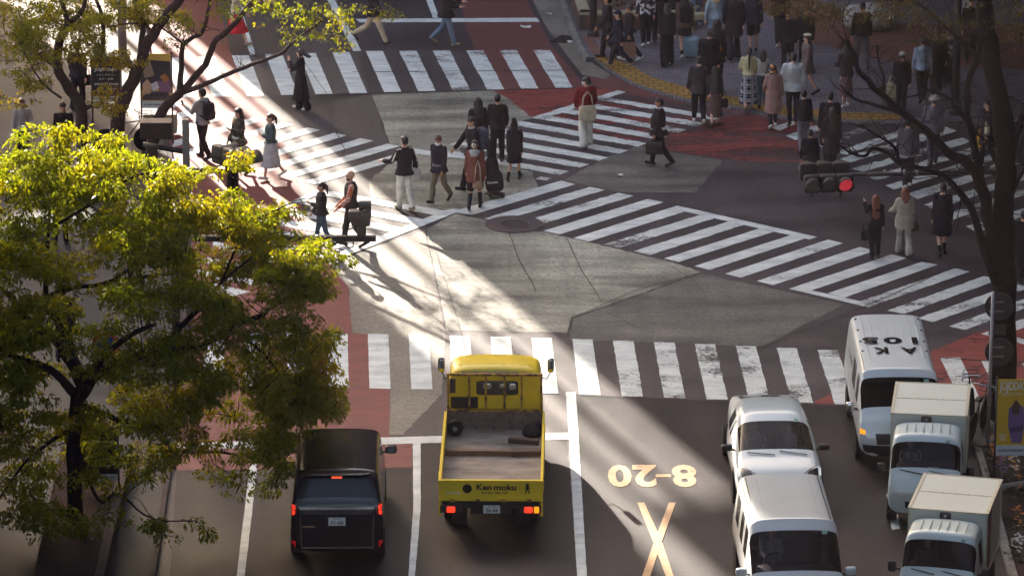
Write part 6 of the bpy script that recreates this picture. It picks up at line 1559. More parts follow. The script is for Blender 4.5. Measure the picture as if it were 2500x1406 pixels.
# --- the three slender trees at the upper left
def ut(name, base, label, limbs, blobs, leaf=LEAF_Y, grp='slender trees by the left pavement', per=34):
    b = G(*base); b.z = .08; T = Tree(name, b, label, grp); Y = b.y
    for i, (pts, r0, r1) in enumerate(limbs):
        q = [atY(p[0], p[1], Y + (p[2] if len(p) > 2 else 0)) for p in pts]
        if i == 0: q = [b] + q
        T.limb(q, r0, r1)
    cl = []
    for (x, y, rx, ry, n, dy) in blobs: cl += blob(x, y, rx, ry, n, Y + dy, .9, -.2, fq=1.3)
    T.grow(cl, 1.6); T.bare(40, .8); T.finish(BARK, leaf, per, .17, .085); return T
ut('street_tree', (205, 430), 'slender street tree with bright yellow leaves at the far left', [
    ([(201, 341), (197, 270), (176, 225), (145, 176), (142, 114), (168, 57)], .17, .10), ([(168, 57), (152, 15), (140, -40)], .08, .04), ([(168, 57), (199, 28), (214, -30)], .08, .04),
    ([(150, 240), (108, 208), (70, 150), (40, 90)], .035, .012), ([(145, 176), (80, 120), (40, 100)], .03, .01), ([(197, 270), (214, 262), (222, 258)], .07, .05)],
   [(60, 40, 80, 55, 60, .2), (150, 30, 70, 40, 40, .3), (50, 120, 70, 50, 50, .2), (120, 110, 60, 50, 40, -.3), (190, 100, 50, 50, 36, -.2), (60, 190, 60, 30, 24, 0), (30, 240, 60, 25, 10, 0), (225, 60, 50, 40, 30, 0), (110, 60, 60, 50, 36, -.5)])
ut('street_tree', (292, 440), 'upright street tree in the middle of the three slender ones', [
    ([(287, 299), (307, 236), (336, 171), (352, 122), (376, 80), (421, 23), (455, -20)], .19, .11), ([(340, 160), (346, 100), (348, 57), (330, 0)], .09, .05), ([(348, 57), (300, 60), (250, 70)], .03, .012), ([(376, 80), (340, 46), (302, 11)], .03, .012), ([(250, 130), (252, 60), (230, -20)], .06, .04)],
   [(300, 30, 70, 45, 44, .1), (380, 25, 60, 35, 40, 0), (250, 20, 50, 35, 30, .2), (270, 140, 45, 25, 18, -.2), (320, 150, 30, 22, 10, -.3), (230, 130, 40, 30, 16, 0), (265, 240, 45, 30, 16, -.4), (290, 270, 30, 18, 8, -.4), (420, 50, 40, 25, 16, .2)])
ut('street_tree', (368, 440), 'forked street tree leaning right over the far crosswalk', [
    ([(374, 322), (398, 270), (438, 228)], .16, .11), ([(438, 228), (440, 195), (444, 150), (447, 108)], .09, .06), ([(447, 108), (470, 92), (492, 82), (509, 28), (514, -30)], .06, .04), ([(447, 108), (398, 71), (341, 46), (302, 11)], .03, .01),
    ([(438, 228), (461, 205), (507, 148), (526, 100), (569, 63), (620, 0), (650, -40)], .095, .06), ([(438, 228), (470, 218), (512, 202), (560, 180), (626, 154), (685, 131), (728, 94), (771, 63), (794, 45)], .075, .025), ([(794, 45), (830, 30), (867, 20), (900, 24)], .016, .006), ([(745, 80), (742, 45), (752, 10)], .02, .008)],
   [(640, 30, 50, 35, 14, 0), (720, 30, 70, 35, 20, 0), (800, 70, 60, 35, 18, .1), (860, 40, 50, 30, 12, 0), (700, 90, 30, 20, 6, 0), (560, 20, 40, 30, 12, 0), (950, 35, 40, 22, 6, 0), (830, 115, 20, 20, 4, 0), (460, 60, 30, 30, 10, 0), (420, 110, 25, 15, 4, 0)], LEAF_G, per=20)

# --- the dark bare tree at the right
b = G(2452, 1030); b.z = .06
T2 = Tree('street_tree', b, 'dark nearly bare street tree with twisting limbs at the right'); Yb = b.y
q = lambda pts: [atY(p[0], p[1], Yb + (p[2] if len(p) > 2 else 0)) for p in pts]
T2.limb([b] + q([(2450, 900), (2450, 780), (2450, 640), (2452, 500), (2456, 400), (2446, 280), (2428, 180), (2410, 80), (2400, -30)]), 0.292, 0.165)
T2.limb(q([(2445, 800), (2432, 660), (2418, 560), (2400, 470), (2384, 422), (2358, 394), (2327, 378), (2270, 330), (2213, 284), (2156, 233), (2118, 195), (2096, 165), (2068, 100)]), 0.165, 0.044)
T2.limb(q([(2213, 284), (2170, 265), (2128, 256), (2082, 239), (2050, 208)]), 0.054, 0.022)
T2.limb(q([(2156, 233), (2158, 190), (2145, 150), (2140, 110)]), 0.039, 0.019)
T2.limb(q([(2432, 690, -.3), (2396, 590, -.3), (2381, 530, -.3), (2359, 491, -.3), (2323, 448, -.3), (2287, 421, -.3), (2239, 409, -.3), (2195, 397, -.3), (2166, 373, -.3), (2132, 365, -.3), (2110, 382, -.3), (2077, 375, -.3), (2045, 350, -.3)]), 0.097, 0.022)
T2.limb(q([(2195, 397, -.3), (2183, 360, -.3), (2142, 332, -.3), (2105, 310, -.3), (2070, 300, -.3)]), 0.044, 0.015)
T2.limb(q([(2430, 600, .3), (2405, 480, .3), (2376, 340, .3), (2361, 265, .3), (2366, 193, .3), (2389, 137, .3), (2392, 60, .3), (2380, -30, .3)]), 0.097, 0.049)
T2.limb(q([(2440, 260, .2), (2426, 199, .2), (2389, 142, .2), (2355, 111, .2), (2300, 60, .2), (2273, 34, .2), (2230, 0, .2)]), 0.059, 0.024)
T2.limb(q([(2456, 420), (2478, 340), (2500, 270), (2540, 210)]), 0.097, 0.059)
T2.limb(q([(2400, 420), (2360, 300, .4), (2330, 250, .4), (2290, 225, .4), (2250, 220, .4)]), 0.044, 0.019)
T2.limb(q([(2445, 520), (2480, 450), (2510, 400)]), 0.059, 0.039)
T2.limb(q([(2440, 360, .3), (2400, 340, .3), (2350, 285, .3), (2320, 262, .3), (2260, 300, .3)]), 0.034, 0.012)
cl = []
for (x, y, rx, ry, n) in ((1960, 20, 70, 35, 14), (2040, 50, 60, 50, 10), (2180, 50, 90, 60, 16), (2330, 50, 90, 50, 14), (2470, 60, 60, 60, 16), (2100, 10, 80, 40, 12), (2250, 10, 80, 40, 12), (1900, 10, 40, 25, 4)):
    cl += blob(x, y, rx, ry, n, Yb + .3, .9, -.3)
T2.grow(cl, 4.0); T2.bare(150, 1.3); T2.finish(BARK_D, LEAF_D, 26, .2, .085)

# ================================================================== street furniture
STEEL_D = mat('pole_dark', (52, 42, 46), .55, .4, var=.15, scale=2); STEEL_G = mat('pole_grey', (128, 120, 116), .5, .4, metal=.2, var=.12, scale=2)
SIG = mat('signal_housing', (86, 77, 69), .55, .4, var=.15, scale=3); SIG_D = mat('signal_black', (38, 30, 34), .6, .3)
def lens_red():
    m, nt, b = new_mat('lens_red_lit'); tc = nt.nodes.new('ShaderNodeTexCoord'); v = nt.nodes.new('ShaderNodeTexVoronoi'); v.inputs['Scale'].default_value = 48
    nt.links.new(tc.outputs['Object'], v.inputs['Vector']); r = ramp(nt, v.outputs['Distance'], [(.12, 1.0), (.42, .25)])
    b.inputs['Base Color'].default_value = (.35, .01, .02, 1); c = mix(nt, 'MULTIPLY', 1, r.outputs['Color'], (1.0, .05, .09)); nt.links.new(c, b.inputs['Emission Color']); b.inputs['Emission Strength'].default_value = .2; return m
LENS_R = lens_red(); LENS_OFF = mat('lens_dark', (44, 36, 38), .2, .5)
def signal_head(t, off, rz, lit, m, hood=.22):
    """three lamp horizontal head; lamps face -Y of its frame; parts under thing t"""
    M = Matrix.Translation(off) @ Matrix.Rotation(rz, 4, 'Z'); TF = lambda mb: (setattr(mb, 'v', [tuple(M @ Vector(v)) for v in mb.v]), mb)[1]
    hb = MB()
    for i in (-1, 0, 1): hb.rbox((i * .36, 0, 0), (.37, .19, .40), .3, 8)
    o = TF(hb).build('housing', m, t, True)
    for i in (-1, 0, 1):
        mb = MB(); mb.lathe([(-.105, .001), (-.105, .15), (-.09, .155), (-.09, .001)], (i * .36, 0, 0), 'Y', 24)
        TF(mb).build('lens', LENS_R if (lit == i) else LENS_OFF, t, 40)
        rs = []; n = 18
        for (y, r) in ((-.09, .165), (-.10 - hood, .172)):
            rs.append([(i * .36 + r * math.cos(a), y, r * math.sin(a)) for a in [R(-20) + R(220) * k / n for k in range(n + 1)]])
        mb = MB(); k = n + 1; mb.add(rs[0] + rs[1], [(j, j + 1, k + j + 1, k + j) for j in range(n)])
        ob = TF(mb).build('visor', m, t, True); sm = ob.modifiers.new('solid', 'SOLIDIFY'); sm.thickness = .008
# red signal on the right, on an arm from its pole
Ys = 100.6; c = atY(2025, 440, Ys); base = atY(2405, 1000, Ys); base = Vector((atY(2462, 900, Ys).x, Ys + .6, .06))
t = empty('traffic_signal', base); tag(t, 'horizontal traffic signal showing red on a dark arm at the right', 'traffic signal')
rel = lambda p: Vector(p) - base
signal_head(t, rel(atY(2022, 448, Ys)), R(6), 1, SIG_D)
signal_head(t, rel(atY(2012, 418, Ys + .35)), R(186), 9, SIG_D, .16)
ap = rel(atY(2022, 428, Ys + .15)); ae = rel(atY(2462, 420, Ys + .6))
MB().tube([ap + Vector((-.3, 0, 0)), ap + Vector((1.2, 0, .02)), ae], [.035, .045, .06], 10).build('arm', STEEL_D, t, True)
MB().tube([Vector((ae.x, ae.y, 0)), Vector((ae.x, ae.y, 3)), Vector((ae.x, ae.y, ae.z + .8))], [.09, .09, .08], 12).build('pole', STEEL_D, t, True)
for px in (1985, 2055):
    p = rel(atY(px, 472, Ys)); MB().cap(p + Vector((0, .05, .06)), p + Vector((-.03, 0, -.06)), .035, .03, 6).build('bracket', STEEL_D, t, True)
for px in (2160, 2176, 2208, 2239): MB().tube([rel(atY(px, 421, Ys + .2)) + Vector((-.02, 0, 0)), rel(atY(px, 421, Ys + .2)) + Vector((.02, 0, 0))], .062, 10).build('clamp_band', STEEL_G, t, True)
# signal at the left, seen from the back
Yl = 95.5; pc = atY(453, 300, Yl); base = Vector((pc.x, Yl, .08))
t = empty('traffic_signal', base); tag(t, 'grey traffic signal seen from behind on a square post amid the leaves', 'traffic signal'); rel = lambda p: Vector(p) - base
MB().box((0, 0, pc.z / 2), (.14, .14, pc.z)).build('post', mat('post_grey', (150, 142, 136), .6, var=.1, scale=2), t, bev=.01)
hc = rel(atY(560, 372, Yl - .1))
signal_head(t, hc + Vector((.02, .0, -.12)), R(132), 9, SIG, .34)
MB().rbox(tuple(hc + Vector((.02, 0, -.36))), (.22, .22, .22), .3, 6).build('mounting', SIG_D, t, True)
MB().tube([Vector((0, 0, hc.z - .4)), hc + Vector((-.5, .1, -.42)), hc + Vector((.05, 0, -.42))], .045, 8).build('arm', STEEL_D, t, True)
MB().tube([Vector((-.9, .2, hc.z + .08)), Vector((0, 0, hc.z - .02))], .06, 8).build('cross_pipe', STEEL_D, t, True)
MB().box((-.62, .2, hc.z + .42), (.66, .4, .36)).build('control_box', mat('box_brown', (74, 56, 52), .6), t, bev=.02)
MB().tube([rel(atY(566, 395, Yl)), rel(atY(566, 420, Yl)), rel(atY(570, 470, Yl))], [.16, .14, .12], 10).build('lower_housing', SIG_D, t, True)
MB().tube([rel(atY(516, 375, Yl)), rel(atY(520, 385, Yl)) , rel(atY(535, 388, Yl)), rel(atY(548, 382, Yl))], .012, 5).build('cable', SIG_D, t, True)
# sensor on a horizontal beam over the road
Yb2 = 96.0; e0 = atY(918, 582, Yb2); e1 = Vector((atY(425, 580, Yb2).x, Yb2, e0.z)); base = Vector((e1.x, Yb2, .08))
t = empty('sensor_gantry', base); tag(t, 'dark horizontal beam over the lane carrying a traffic sensor', 'gantry'); rel = lambda p: Vector(p) - base
a, b_ = rel(e0), rel(e1)
MB().box(((a.x + b_.x) / 2, 0, a.z), (abs(a.x - b_.x), .13, .12)).build('beam', mat('beam_dark', (70, 62, 62), .5, .4, var=.1), t, bev=.012)
MB().tube([(0, 0, 0), (0, 0, a.z + .3)], .10, 12).build('pole', STEEL_D, t, True)
sx = rel(atY(880, 540, Yb2)).x; z0 = a.z + .06
mb = MB(); mb.rbox((sx + .02, 0, z0 + .14), (.20, .2, .28), .35, 8); mb.rbox((sx + .03, 0, z0 + .38), (.36, .30, .30), .3, 8); mb.rbox((sx - .10, -.05, z0 + .46), (.30, .25, .22), .25, 8); mb.rbox((sx + .16, 0, z0 + .52), (.14, .2, .26), .3, 8)
mb.build('sensor_body', mat('sensor_grey', (104, 92, 88), .6, var=.2, scale=6), t, True)
MB().lathe([(-.13, .001), (-.13, .10), (.13, .10), (.13, .001)], (sx + .10, 0, z0 + .66), 'X', 18).build('camera_barrel', mat('barrel', (88, 80, 70), .5, var=.15), t, 40)
MB().tube([(sx - .3, -.02, z0), (sx - .26, -.04, z0 + .14), (sx - .12, -.04, z0 + .20), (sx - .04, 0, z0 + .2)], .016, 6).build('cable', SIG_D, t, True)
MB().tube([(sx - .33, 0, z0 - .1), (sx - .33, 0, z0 - .2), (sx - .25, 0, z0 - .28), (sx - .16, 0, z0 - .24), (sx - .15, 0, z0 - .1)], .014, 6).build('cable_loop', SIG_D, t, True)
# road sign pole at the right with two discs seen from the back
Yp = G(2412, 1108).y; p1 = atY(2425, 712, Yp); p0_ = atY(2410, 1108, Yp); base = Vector((p0_.x, Yp, .08))
t = empty('road_sign', base); tag(t, 'slim grey pole with two round road signs seen from the back', 'road sign'); rel = lambda p: Vector(p) - base
MB().tube([(0, 0, 0), rel(p1) * .5, rel(p1)], .038, 10).build('pole', mat('pole_galvanised', (150, 144, 148), .4, .5, metal=.4, var=.1), t, True)
for py in (748, 858):
    c_ = rel(atY(2440, py, Yp + .06)); o = MB().lathe([(-.008, .001), (-.008, .30), (.008, .30), (.008, .001)], c_, 'Y', 30).build('sign_disc', mat('sign_back', (62, 54, 58), .5, metal=.2), t)
    for dz in (-.1, .1): MB().box((c_.x - .06, c_.y - .02, c_.z + dz), (.3, .02, .03)).build('bracket', STEEL_G, o)
MB().box(tuple(rel(atY(2435, 805, Yp + .05))), (.36, .03, .22)).build('plate', mat('sign_back', (62, 54, 58), .5), t)
# banners: printed cloth on frames
def banner(px0, py0, px1, py1, Y, label, bgc, kind):
    a, b_, c_ = atY(px0, py0, Y), atY(px1, py0, Y), atY(px0, py1, Y); Wd, Ht = b_.x - a.x, a.z - c_.z
    t = empty('banner', (a.x, Y, 0)); tag(t, label, 'banner'); ctr = Vector((Wd / 2, 0, a.z - Ht / 2))
    MB().box(tuple(ctr), (Wd, .02, Ht)).build('cloth', mat('banner_%d%d' % (bgc[0], bgc[2]), bgc, .8, var=.06, scale=2), t)
    for x in (-.02, Wd + .02): MB().tube([(x, .02, 0), (x, .02, a.z + .05)], .02, 8).build('frame_post', STEEL_D, t, True)
    P = lambda x, z, k=0: frame((Wd * x, -.013 - .002 * k, a.z - Ht * z), (1, 0, 0), (0, 0, 1))
    WL = mat('letter_white', (220, 216, 212), .7); DL = mat('letter_dark', (50, 44, 48), .7); FT = mat('banner_foot', (190, 200, 206), .8, var=.05)
    def foot(z0, txt):
        MB().box((Wd / 2, -.012, a.z - Ht * (z0 + 1) / 2), (Wd * 1.0, .012, Ht * (1 - z0))).build('foot_strip', FT, t)
        lettering(txt, Ht * .035, DL, t, frame((Wd / 2, -.021, a.z - Ht * (z0 + 1) / 2), (1, 0, 0), (0, 0, 1)), width=Wd * .86, bold=.02)
    def shape(n, pts, c, k): # plain colour shapes of the print
        mb = MB(); v = [(Wd * x, -.012 - .002 * k, a.z - Ht * z) for x, z in pts]; mb.poly(v); mb.build(n, mat('print_%d_%d_%d' % c, c, .8, var=.08), t)
    if kind == 'black':
        lettering('JOJODAY', Ht * .085, WL, t, P(.5, .30), width=Wd * .86, bold=.02); lettering('3.31 - 4.30', Ht * .04, WL, t, P(.5, .50), width=Wd * .5)
        lettering('スタンプラリー', Ht * .035, WL, t, P(.5, .41), width=Wd * .7); lettering('JOJODAY STAGE', Ht * .055, WL, t, P(.5, .62), width=Wd * .86, bold=.01); lettering('道玄坂 特設会場', Ht * .035, WL, t, P(.5, .72), width=Wd * .7)
        foot(.88, '渋谷道玄坂商店街振興組合')
    elif kind == 'yellow':
        lettering('JOJODAY', Ht * .16, WL, t, P(.5, .10), width=Wd * .9, bold=.02); lettering('渋谷スタンプラリー', Ht * .05, WL, t, P(.5, .19), width=Wd * .74)
        shape('print_shape', [(.38, .38), (.62, .30), (.86, .36), (.9, .6), (.82, .84), (.5, .84), (.36, .6)], (112, 84, 132), 1); shape('print_shape', [(.46, .36), (.6, .26), (.76, .34), (.7, .46), (.52, .46)], (84, 56, 48), 2)
        shape('print_shape', [(.44, .64), (.88, .60), (.84, .68), (.46, .70)], (76, 56, 92), 3)
        lettering('SHIBUYA', Ht * .04, WL, t, P(.2, .74), width=Wd * .28); lettering('STAGE', Ht * .04, WL, t, P(.2, .79), width=Wd * .2); foot(.87, '渋谷道玄坂商店街振興')
    else:
        for pts, c, k in (([(0, .10), (1, .14), (1, .62), (0, .66)], (62, 58, 64), 1), ([(.05, .2), (.3, .12), (.45, .4), (.1, .45)], (150, 128, 108), 2), ([(.55, .5), (.95, .48), (1, .72), (.6, .74)], (128, 92, 116), 3), ([(.62, .42), (.8, .36), (.95, .46), (.8, .54)], (170, 112, 66), 4), ([(.02, .56), (.2, .46), (.36, .58), (.3, .74), (.05, .76)], (200, 164, 130), 5), ([(.3, .56), (.52, .5), (.6, .62), (.4, .7)], (196, 196, 200), 6), ([(.1, .68), (.9, .7), (1, .85), (0, .85)], (92, 78, 84), 4)): shape('print_shape', pts, c, k)
        lettering('JOJODAY', Ht * .075, DL, t, P(.5, .76, 8), width=Wd * .8, bold=.02); lettering('3.31 - 4.30', Ht * .04, DL, t, P(.5, .83, 8), width=Wd * .6); foot(.87, '渋谷道玄坂商店街振興組合')
banner(224, 138, 292, 248, G(258, 330, .08).y, 'black banner with white JOJODAY lettering on the left pavement', (44, 38, 42), 'black')
banner(344, 132, 416, 264, G(380, 345, .08).y, 'colourful printed banner with a yellow top beside the forked tree', (206, 170, 84), 'print')
banner(2437, 926, 2512, 1110, G(2470, 1172, .1).y, 'yellow banner with purple print and white JOJODAY lettering at the right', (206, 164, 44), 'yellow')
banner(196, 1040, 284, 1172, G(240, 1235, .08).y, 'black banner low in the shade by the near left planter', (44, 38, 42), 'black')
# dark posts
for (px, py, top, r, lab, nm, ct) in ((1448, 94, -80, .11, 'black steel post at the corner of the brick planter', 'signal_post', 'post'), (2331, 285, -80, .11, 'straight dark lamp post among the shaded crowd', 'lamp_post', 'lamp post'), (300, 150, -60, .12, 'pale concrete utility pole behind the left banners', 'utility_pole', 'pole')):
    b = G(px, py); b.z = .06; t = empty(nm, b); tag(t, lab, ct); hh = height_for(top, b) 
    MB().tube([(0, 0, 0), (0, 0, hh)], [r, r * .9], 14).build('shaft', STEEL_D if nm != 'utility_pole' else STEEL_G, t, True)
    MB().lathe([(0, r * 1.5), (.12, r * 1.4), (.16, r)], (0, 0, 0), 'Z', 14).build('base_collar', STEEL_D if nm != 'utility_pole' else STEEL_G, t)
# brick planter with a stone rim at the far corner
PB = brick('planter_brick', (112, 76, 64), (94, 64, 56), (70, 54, 52), 1.0, .22, .08, .012)
q0 = [G(1391, -30, .5), G(1415, 36, .5), G(1476, 37, .5), G(1700, 37, .5), G(1660, -60, .5), G(1382, -60, .5)]
t = empty('planter', (q0[1].x, q0[1].y, .06)); tag(t, 'brick planter with a pale stone rim at the far corner', 'planter'); l = [Vector((p.x - q0[1].x, p.y - q0[1].y, 0)) for p in q0]
MB().prism([(p.x, p.y) for p in l], -.06, .42).build('wall', PB, t)
mb = MB(); ctr = sum(l, Vector()) / len(l)
for i in range(len(l)):
    a, b_ = l[i], l[(i + 1) % len(l)]; d = (b_ - a).normalized(); nrm = Vector((-d.y, d.x, 0)); nrm = nrm if nrm.dot(ctr - a) > 0 else -nrm
    mb.add([a + Vector((0, 0, .423)), b_ + Vector((0, 0, .423)), b_ + nrm * .3 + Vector((0, 0, .423)), a + nrm * .3 + Vector((0, 0, .423)), a + Vector((0, 0, .50)), b_ + Vector((0, 0, .50)), b_ + nrm * .3 + Vector((0, 0, .50)), a + nrm * .3 + Vector((0, 0, .50))], [(0, 1, 5, 4), (4, 5, 6, 7), (2, 3, 7, 6), (0, 3, 2, 1)])
mb.build('stone_rim', mat('rim_stone', (158, 146, 122), .7, var=.15, scale=8), t)
mb = MB()
for _ in range(900):
    p = Vector((random.uniform(.4, 4.5), random.uniform(.4, 2.8), .44 + random.random() * .35)); d = Vector((random.gauss(0, 1), random.gauss(0, 1), random.gauss(.4, .6))).normalized() * .12; s_ = d.cross(Vector((random.random(), random.random(), 1))).normalized() * .03
    mb.add([p, p + d * .5 + s_, p + d, p + d * .5 - s_], [(0, 1, 2, 3)])
mb.build('shrubs', LEAF_D, t)
# white boulder seat among the crowd
t = empty('boulder', G(2122, 70, .06)); tag(t, 'smooth pale boulder seat on the dark far pavement', 'boulder'); mb = MB(); mb.ell((0, 0, .3), (.75, .55, .42)); mb.ell((-.4, -.1, .35), (.4, .4, .36)); link('stone', remesh(mb, .05, 4), mat('boulder_stone', (178, 172, 166), .7, var=.12, scale=3), t)
# white and blue poster beyond the lamp post
Yq = G(2350, 100, .06).y; t = empty('poster_board', (atY(2342, 0, Yq).x, Yq, .06)); tag(t, 'bright white and blue poster behind the lamp post at the top right', 'poster'); a = atY(2341, 2, Yq); b_ = atY(2382, 80, Yq)
MB().box(((b_.x - a.x) / 2, 0, (a.z + b_.z) / 2 - .06), (b_.x - a.x, .05, a.z - b_.z)).build('board', mat('poster_white', (200, 206, 214), .5, var=.25, scale=5), t)
MB().box(((b_.x - a.x) / 2, -.03, b_.z + .02), (b_.x - a.x, .02, .16)).build('blue_band', mat('poster_blue', (58, 88, 140), .5), t)
for x in (.05, b_.x - a.x - .05): MB().tube([(x, .05, 0), (x, .05, a.z - .06)], .025, 8).build('post', STEEL_D, t, True)
# flower bed and its stone edge along the right kerb
e = [(2381, 1090), (2396, 1090), (2440, 1240), (2486, 1406), (2515, 1500), (2490, 1500), (2465, 1406), (2420, 1240)]
slab('kerb', e, .14, KERB)
slab('flower_bed_soil', [(2398, 1090), (2560, 1060), (2620, 1500), (2517, 1500), (2488, 1406), (2442, 1240)], .10, mat('soil', (58, 44, 42), .95, .1, var=.3, scale=8, bumpy=.5))
slab('pavement_slab', [(2330, 985), (2540, 940), (2560, 1058), (2398, 1088), (2380, 1088)], .06, CONC2)
for i, (p, q_) in enumerate((((2436, 1198), (2560, 1180)), ((2470, 1330), (2600, 1300)))):
    a, b_ = G(*p, .1), G(*q_, .1); t = empty('bed_edging', a); tag(t, ('pale low rail crossing the flower bed', 'second pale low rail, nearer the camera in the flower bed')[i], 'edging')
    d = b_ - a; MB().box(tuple(d / 2 + Vector((0, 0, .06))), (d.length, .08, .14), rz=math.atan2(d.y, d.x)).build('rail', mat('rail_pale', (140, 132, 128), .7), t, bev=.01)
FLC = {'orange': mat('flower_orange', (196, 112, 30), .7), 'purple': mat('flower_purple', (112, 84, 118), .7), 'white': mat('flower_white', (176, 168, 164), .7), 'yellow': mat('flower_yellow', (196, 150, 36), .7)}
def flowers(px, py, col, rpx, n, label):
    c_ = G(px, py, .1); t = empty('flower_clump', c_); tag(t, label, 'flowers'); mb, gb = MB(), MB()
    for _ in range(n):
        p = Vector((random.gauss(0, rpx / 240), random.gauss(0, .35), random.uniform(.14, .3)))
        for k in range(5):
            a = k * 1.257 + random.random(); d = Vector((math.cos(a), math.sin(a), .5)) * .035; s_ = Vector((-math.sin(a), math.cos(a), 0)) * .018; mb.add([p, p + d * .6 + s_, p + d, p + d * .6 - s_], [(0, 1, 2, 3)])
        for k in range(7):
            a = random.uniform(0, 6.28); d = Vector((math.cos(a), math.sin(a), .4)) * .12; q_ = Vector((p.x, p.y, 0)) + Vector((random.gauss(0, .06), random.gauss(0, .06), .04)); s_ = Vector((-math.sin(a), math.cos(a), 0)) * .03; gb.add([q_, q_ + d * .5 + s_, q_ + d, q_ + d * .5 - s_], [(0, 1, 2, 3)])
    mb.build('blossoms', FLC[col], t); gb.build('leaves', LEAF_D, t)
for a in ((2428, 1125, 'orange', 14, 22, 'orange flowers right below the slim grey sign pole'), (2462, 1122, 'yellow', 16, 26, 'yellow flowers under the yellow banner'), (2448, 1150, 'purple', 18, 26, 'purple flowers in the middle of the bed'), (2472, 1160, 'white', 14, 18, 'white flowers right of the purple ones'), (2440, 1175, 'purple', 14, 16, 'purple flowers just above the first pale rail'), (2480, 1182, 'orange', 12, 14, 'orange flowers at the right end of the first pale rail'), (2490, 1285, 'orange', 14, 18, 'orange flowers between the two pale rails'), (2488, 1355, 'white', 14, 20, 'white flowers at the near end of the bed')): flowers(*a)
# planter edge stone in the near left
slab('kerb', [(297, 1090), (320, 1090), (299, 1206), (252, 1408), (230, 1500), (206, 1500), (229, 1406), (275, 1205)], .45, KERB_SHADED)
slab('kerb', [(333, 1074), (344, 1074), (325, 1137), (268, 1406), (250, 1500), (238, 1500), (256, 1406), (313, 1137)], .10, KERB_SHADED)
slab('flower_bed_soil', [(296, 1090), (274, 1205), (228, 1406), (205, 1500), (60, 1500), (150, 1090)], .40, mat('soil', (58, 44, 42), .95, .1))
# bicycles
def bicycle(px, py, rz, label, col, z=.07, lean=6):
    t = empty('bicycle', G(px, py, z), rz); t.rotation_euler = (R(lean), 0, rz); tag(t, label, 'bicycle'); FR = mat('bike_%d' % col[0], col, .4, .5)
    for x in (-.52, .52):
        w_ = empty('wheel', (x, 0, .33)); w_.parent = t
        MB().lathe([(-.018, .30), (-.018, .335), (.018, .335), (.018, .30)], (0, 0, 0), 'Y', 28).build('tyre', RUBBER, w_, 40)
        mb = MB(); [mb.tube([(0, 0, 0), (.3 * math.cos(k), 0, .3 * math.sin(k))], .003, 4) for k in [i * math.pi / 7 for i in range(14)]]; mb.build('spokes', CHROME, w_)
    mb = MB(); S, H_, B_ = (-.18, 0, .78), (.36, 0, .82), (-.05, 0, .30)
    for a, b_ in ((S, B_), (B_, H_), (S, H_), ((-.52, 0, .33), B_), ((-.52, 0, .33), S), (H_, (.52, 0, .33)), (H_, (.33, 0, 1.0))): mb.tube([a, b_], .016, 6)
    mb.build('frame', FR, t, True); MB().tube([(.26, -.28, 1.02), (.34, -.1, 1.0), (.34, .1, 1.0), (.26, .28, 1.02)], .014, 6).build('handlebar', CHROME, t, True)
    MB().rbox((-.22, 0, .88), (.26, .16, .08), .6, 6).build('saddle', TRIM, t, True); mb = MB(); [mb.tube([(.37, -.15, z_), (.67, -.15, z_), (.67, .15, z_), (.37, .15, z_), (.37, -.15, z_)], .006, 4, False) for z_ in (.86, .94, 1.02)]; [mb.tube([(.52 + a_, b_, .86), (.52 + a_, b_, 1.02)], .005, 4) for a_ in (-.15, .15) for b_ in (-.15, .15)]; mb.build('basket', TRIM, t)
bicycle(2384, 1062, R(70), 'dark bicycle parked between the grey sign pole and the box trucks', (70, 56, 58))
bicycle(2368, 1040, R(78), 'second bicycle parked behind the box trucks, closer to the tree', (52, 46, 50), .07, -5)
bicycle(308, 372, R(15), 'bicycle leaning by the printed banner on the left pavement', (60, 52, 54))
# stone bollard-like plinth under the printed banner
t = empty('stone_plinth', G(392, 322, .08)); tag(t, 'grey granite plinth under the printed banner', 'plinth'); MB().box((0, 0, .25), (.85, .4, .5)).build('block', mat('granite', (122, 116, 110), .7, var=.2, scale=20), t, bev=.02)
# round red and blue no-parking sign under the leaves
Yr = G(255, 930, .08).y; c_ = atY(258, 842, Yr); t = empty('road_sign', (c_.x, Yr, .08)); tag(t, 'round blue sign with a red rim half hidden by the lower leaves', 'road sign')
MB().tube([(0, .03, 0), (0, .03, c_.z)], .03, 8).build('pole', STEEL_G, t, True); MB().lathe([(-.01, .001), (-.01, .30), (.01, .30), (.01, .001)], (0, 0, c_.z - .08), 'Y', 28).build('sign_disc', mat('sign_red', (178, 44, 44), .4), t); o = MB().lathe([(-.006, .001), (-.006, .22), (.006, .22), (.006, .001)], (0, -.01, c_.z - .08), 'Y', 28).build('blue_face', mat('sign_blue', (48, 88, 140), .4), t)
MB().box((0, -.02, c_.z - .08), (.42, .008, .06), ry=R(45)).build('red_bar', mat('sign_red', (178, 44, 44), .4), o)

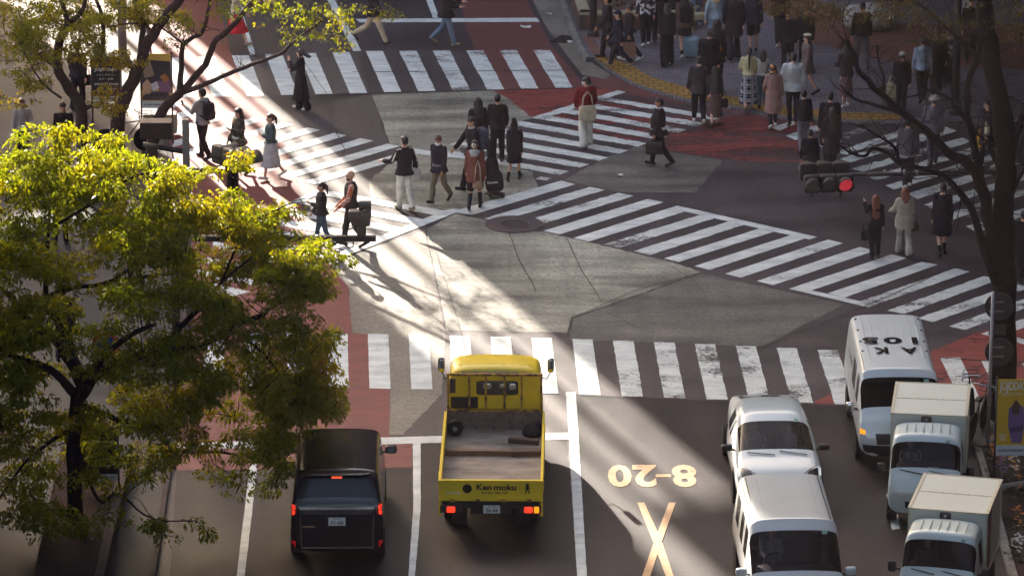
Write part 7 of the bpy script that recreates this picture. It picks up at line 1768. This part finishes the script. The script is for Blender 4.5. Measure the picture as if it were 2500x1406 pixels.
# ================================================================== light, sky, camera
bpy.data.objects.remove(_tmp)
AZ = math.atan(.36); EL = R(20)
toward = Vector((-math.sin(AZ) * math.cos(EL), math.cos(AZ) * math.cos(EL), math.sin(EL)))
sun = bpy.data.lights.new('sun', 'SUN'); sun.energy = 3.8; sun.angle = R(.6); sun.color = (1.0, .97, .92)
so = bpy.data.objects.new('sun', sun); COL.objects.link(so); so.rotation_euler = (-toward).to_track_quat('-Z', 'Y').to_euler(); so.location = (0, 60, 80)
w = bpy.data.worlds.new('World'); scene.world = w; w.use_nodes = True
nt = w.node_tree; sk = nt.nodes.new('ShaderNodeTexSky'); sk.sky_type = 'NISHITA'; sk.sun_disc = False
sk.sun_elevation = EL; sk.sun_rotation = -AZ; sk.air_density = 1.0; sk.dust_density = 4.0; sk.ozone_density = 1.0
bg = nt.nodes['Background']; nt.links.new(sk.outputs[0], bg.inputs['Color']); bg.inputs['Strength'].default_value = .15

cam = bpy.data.cameras.new('camera'); co = bpy.data.objects.new('camera', cam); COL.objects.link(co)
cam.sensor_width = 36; cam.sensor_fit = 'HORIZONTAL'; cam.lens = 36 * FPX / 2500
co.location = (0, 0, CAMH); co.rotation_euler = (math.pi / 2 - PITCH, 0, 0)
cam.clip_start = 1; cam.clip_end = 2000
scene.camera = co
vs = scene.view_settings; vs.view_transform = 'Standard'; vs.look = 'None'; vs.gamma = 1; vs.exposure = 2.28
vs.use_white_balance = True; vs.white_balance_temperature = 7350; vs.white_balance_tint = 12
scene.render.engine = 'CYCLES'
scene.cycles.use_denoising = True
scene.cycles.max_bounces = 8; scene.cycles.transparent_max_bounces = 12; scene.cycles.caustics_reflective = False; scene.cycles.caustics_refractive = False

hz = MB().box((0, 72, 28), (150, 210, 58)).build('added_haze', None); tag(hz, kind='stuff')  # thin tinted veil added to lift the blacks
hm = bpy.data.materials.new('added_haze'); hm.use_nodes = True; n_ = hm.node_tree; n_.nodes.remove(n_.nodes['Principled BSDF'])
pv = n_.nodes.new('ShaderNodeVolumePrincipled'); pv.inputs['Density'].default_value = .00008; pv.inputs['Color'].default_value = (.95, .80, .90, 1); pv.inputs['Anisotropy'].default_value = .35
n_.links.new(pv.outputs[0], n_.nodes['Material Output'].inputs['Volume']); hz.data.materials.append(hm)
scene.cycles.volume_bounces = 0; scene.cycles.volume_step_rate = 4; scene.cycles.volume_max_steps = 64
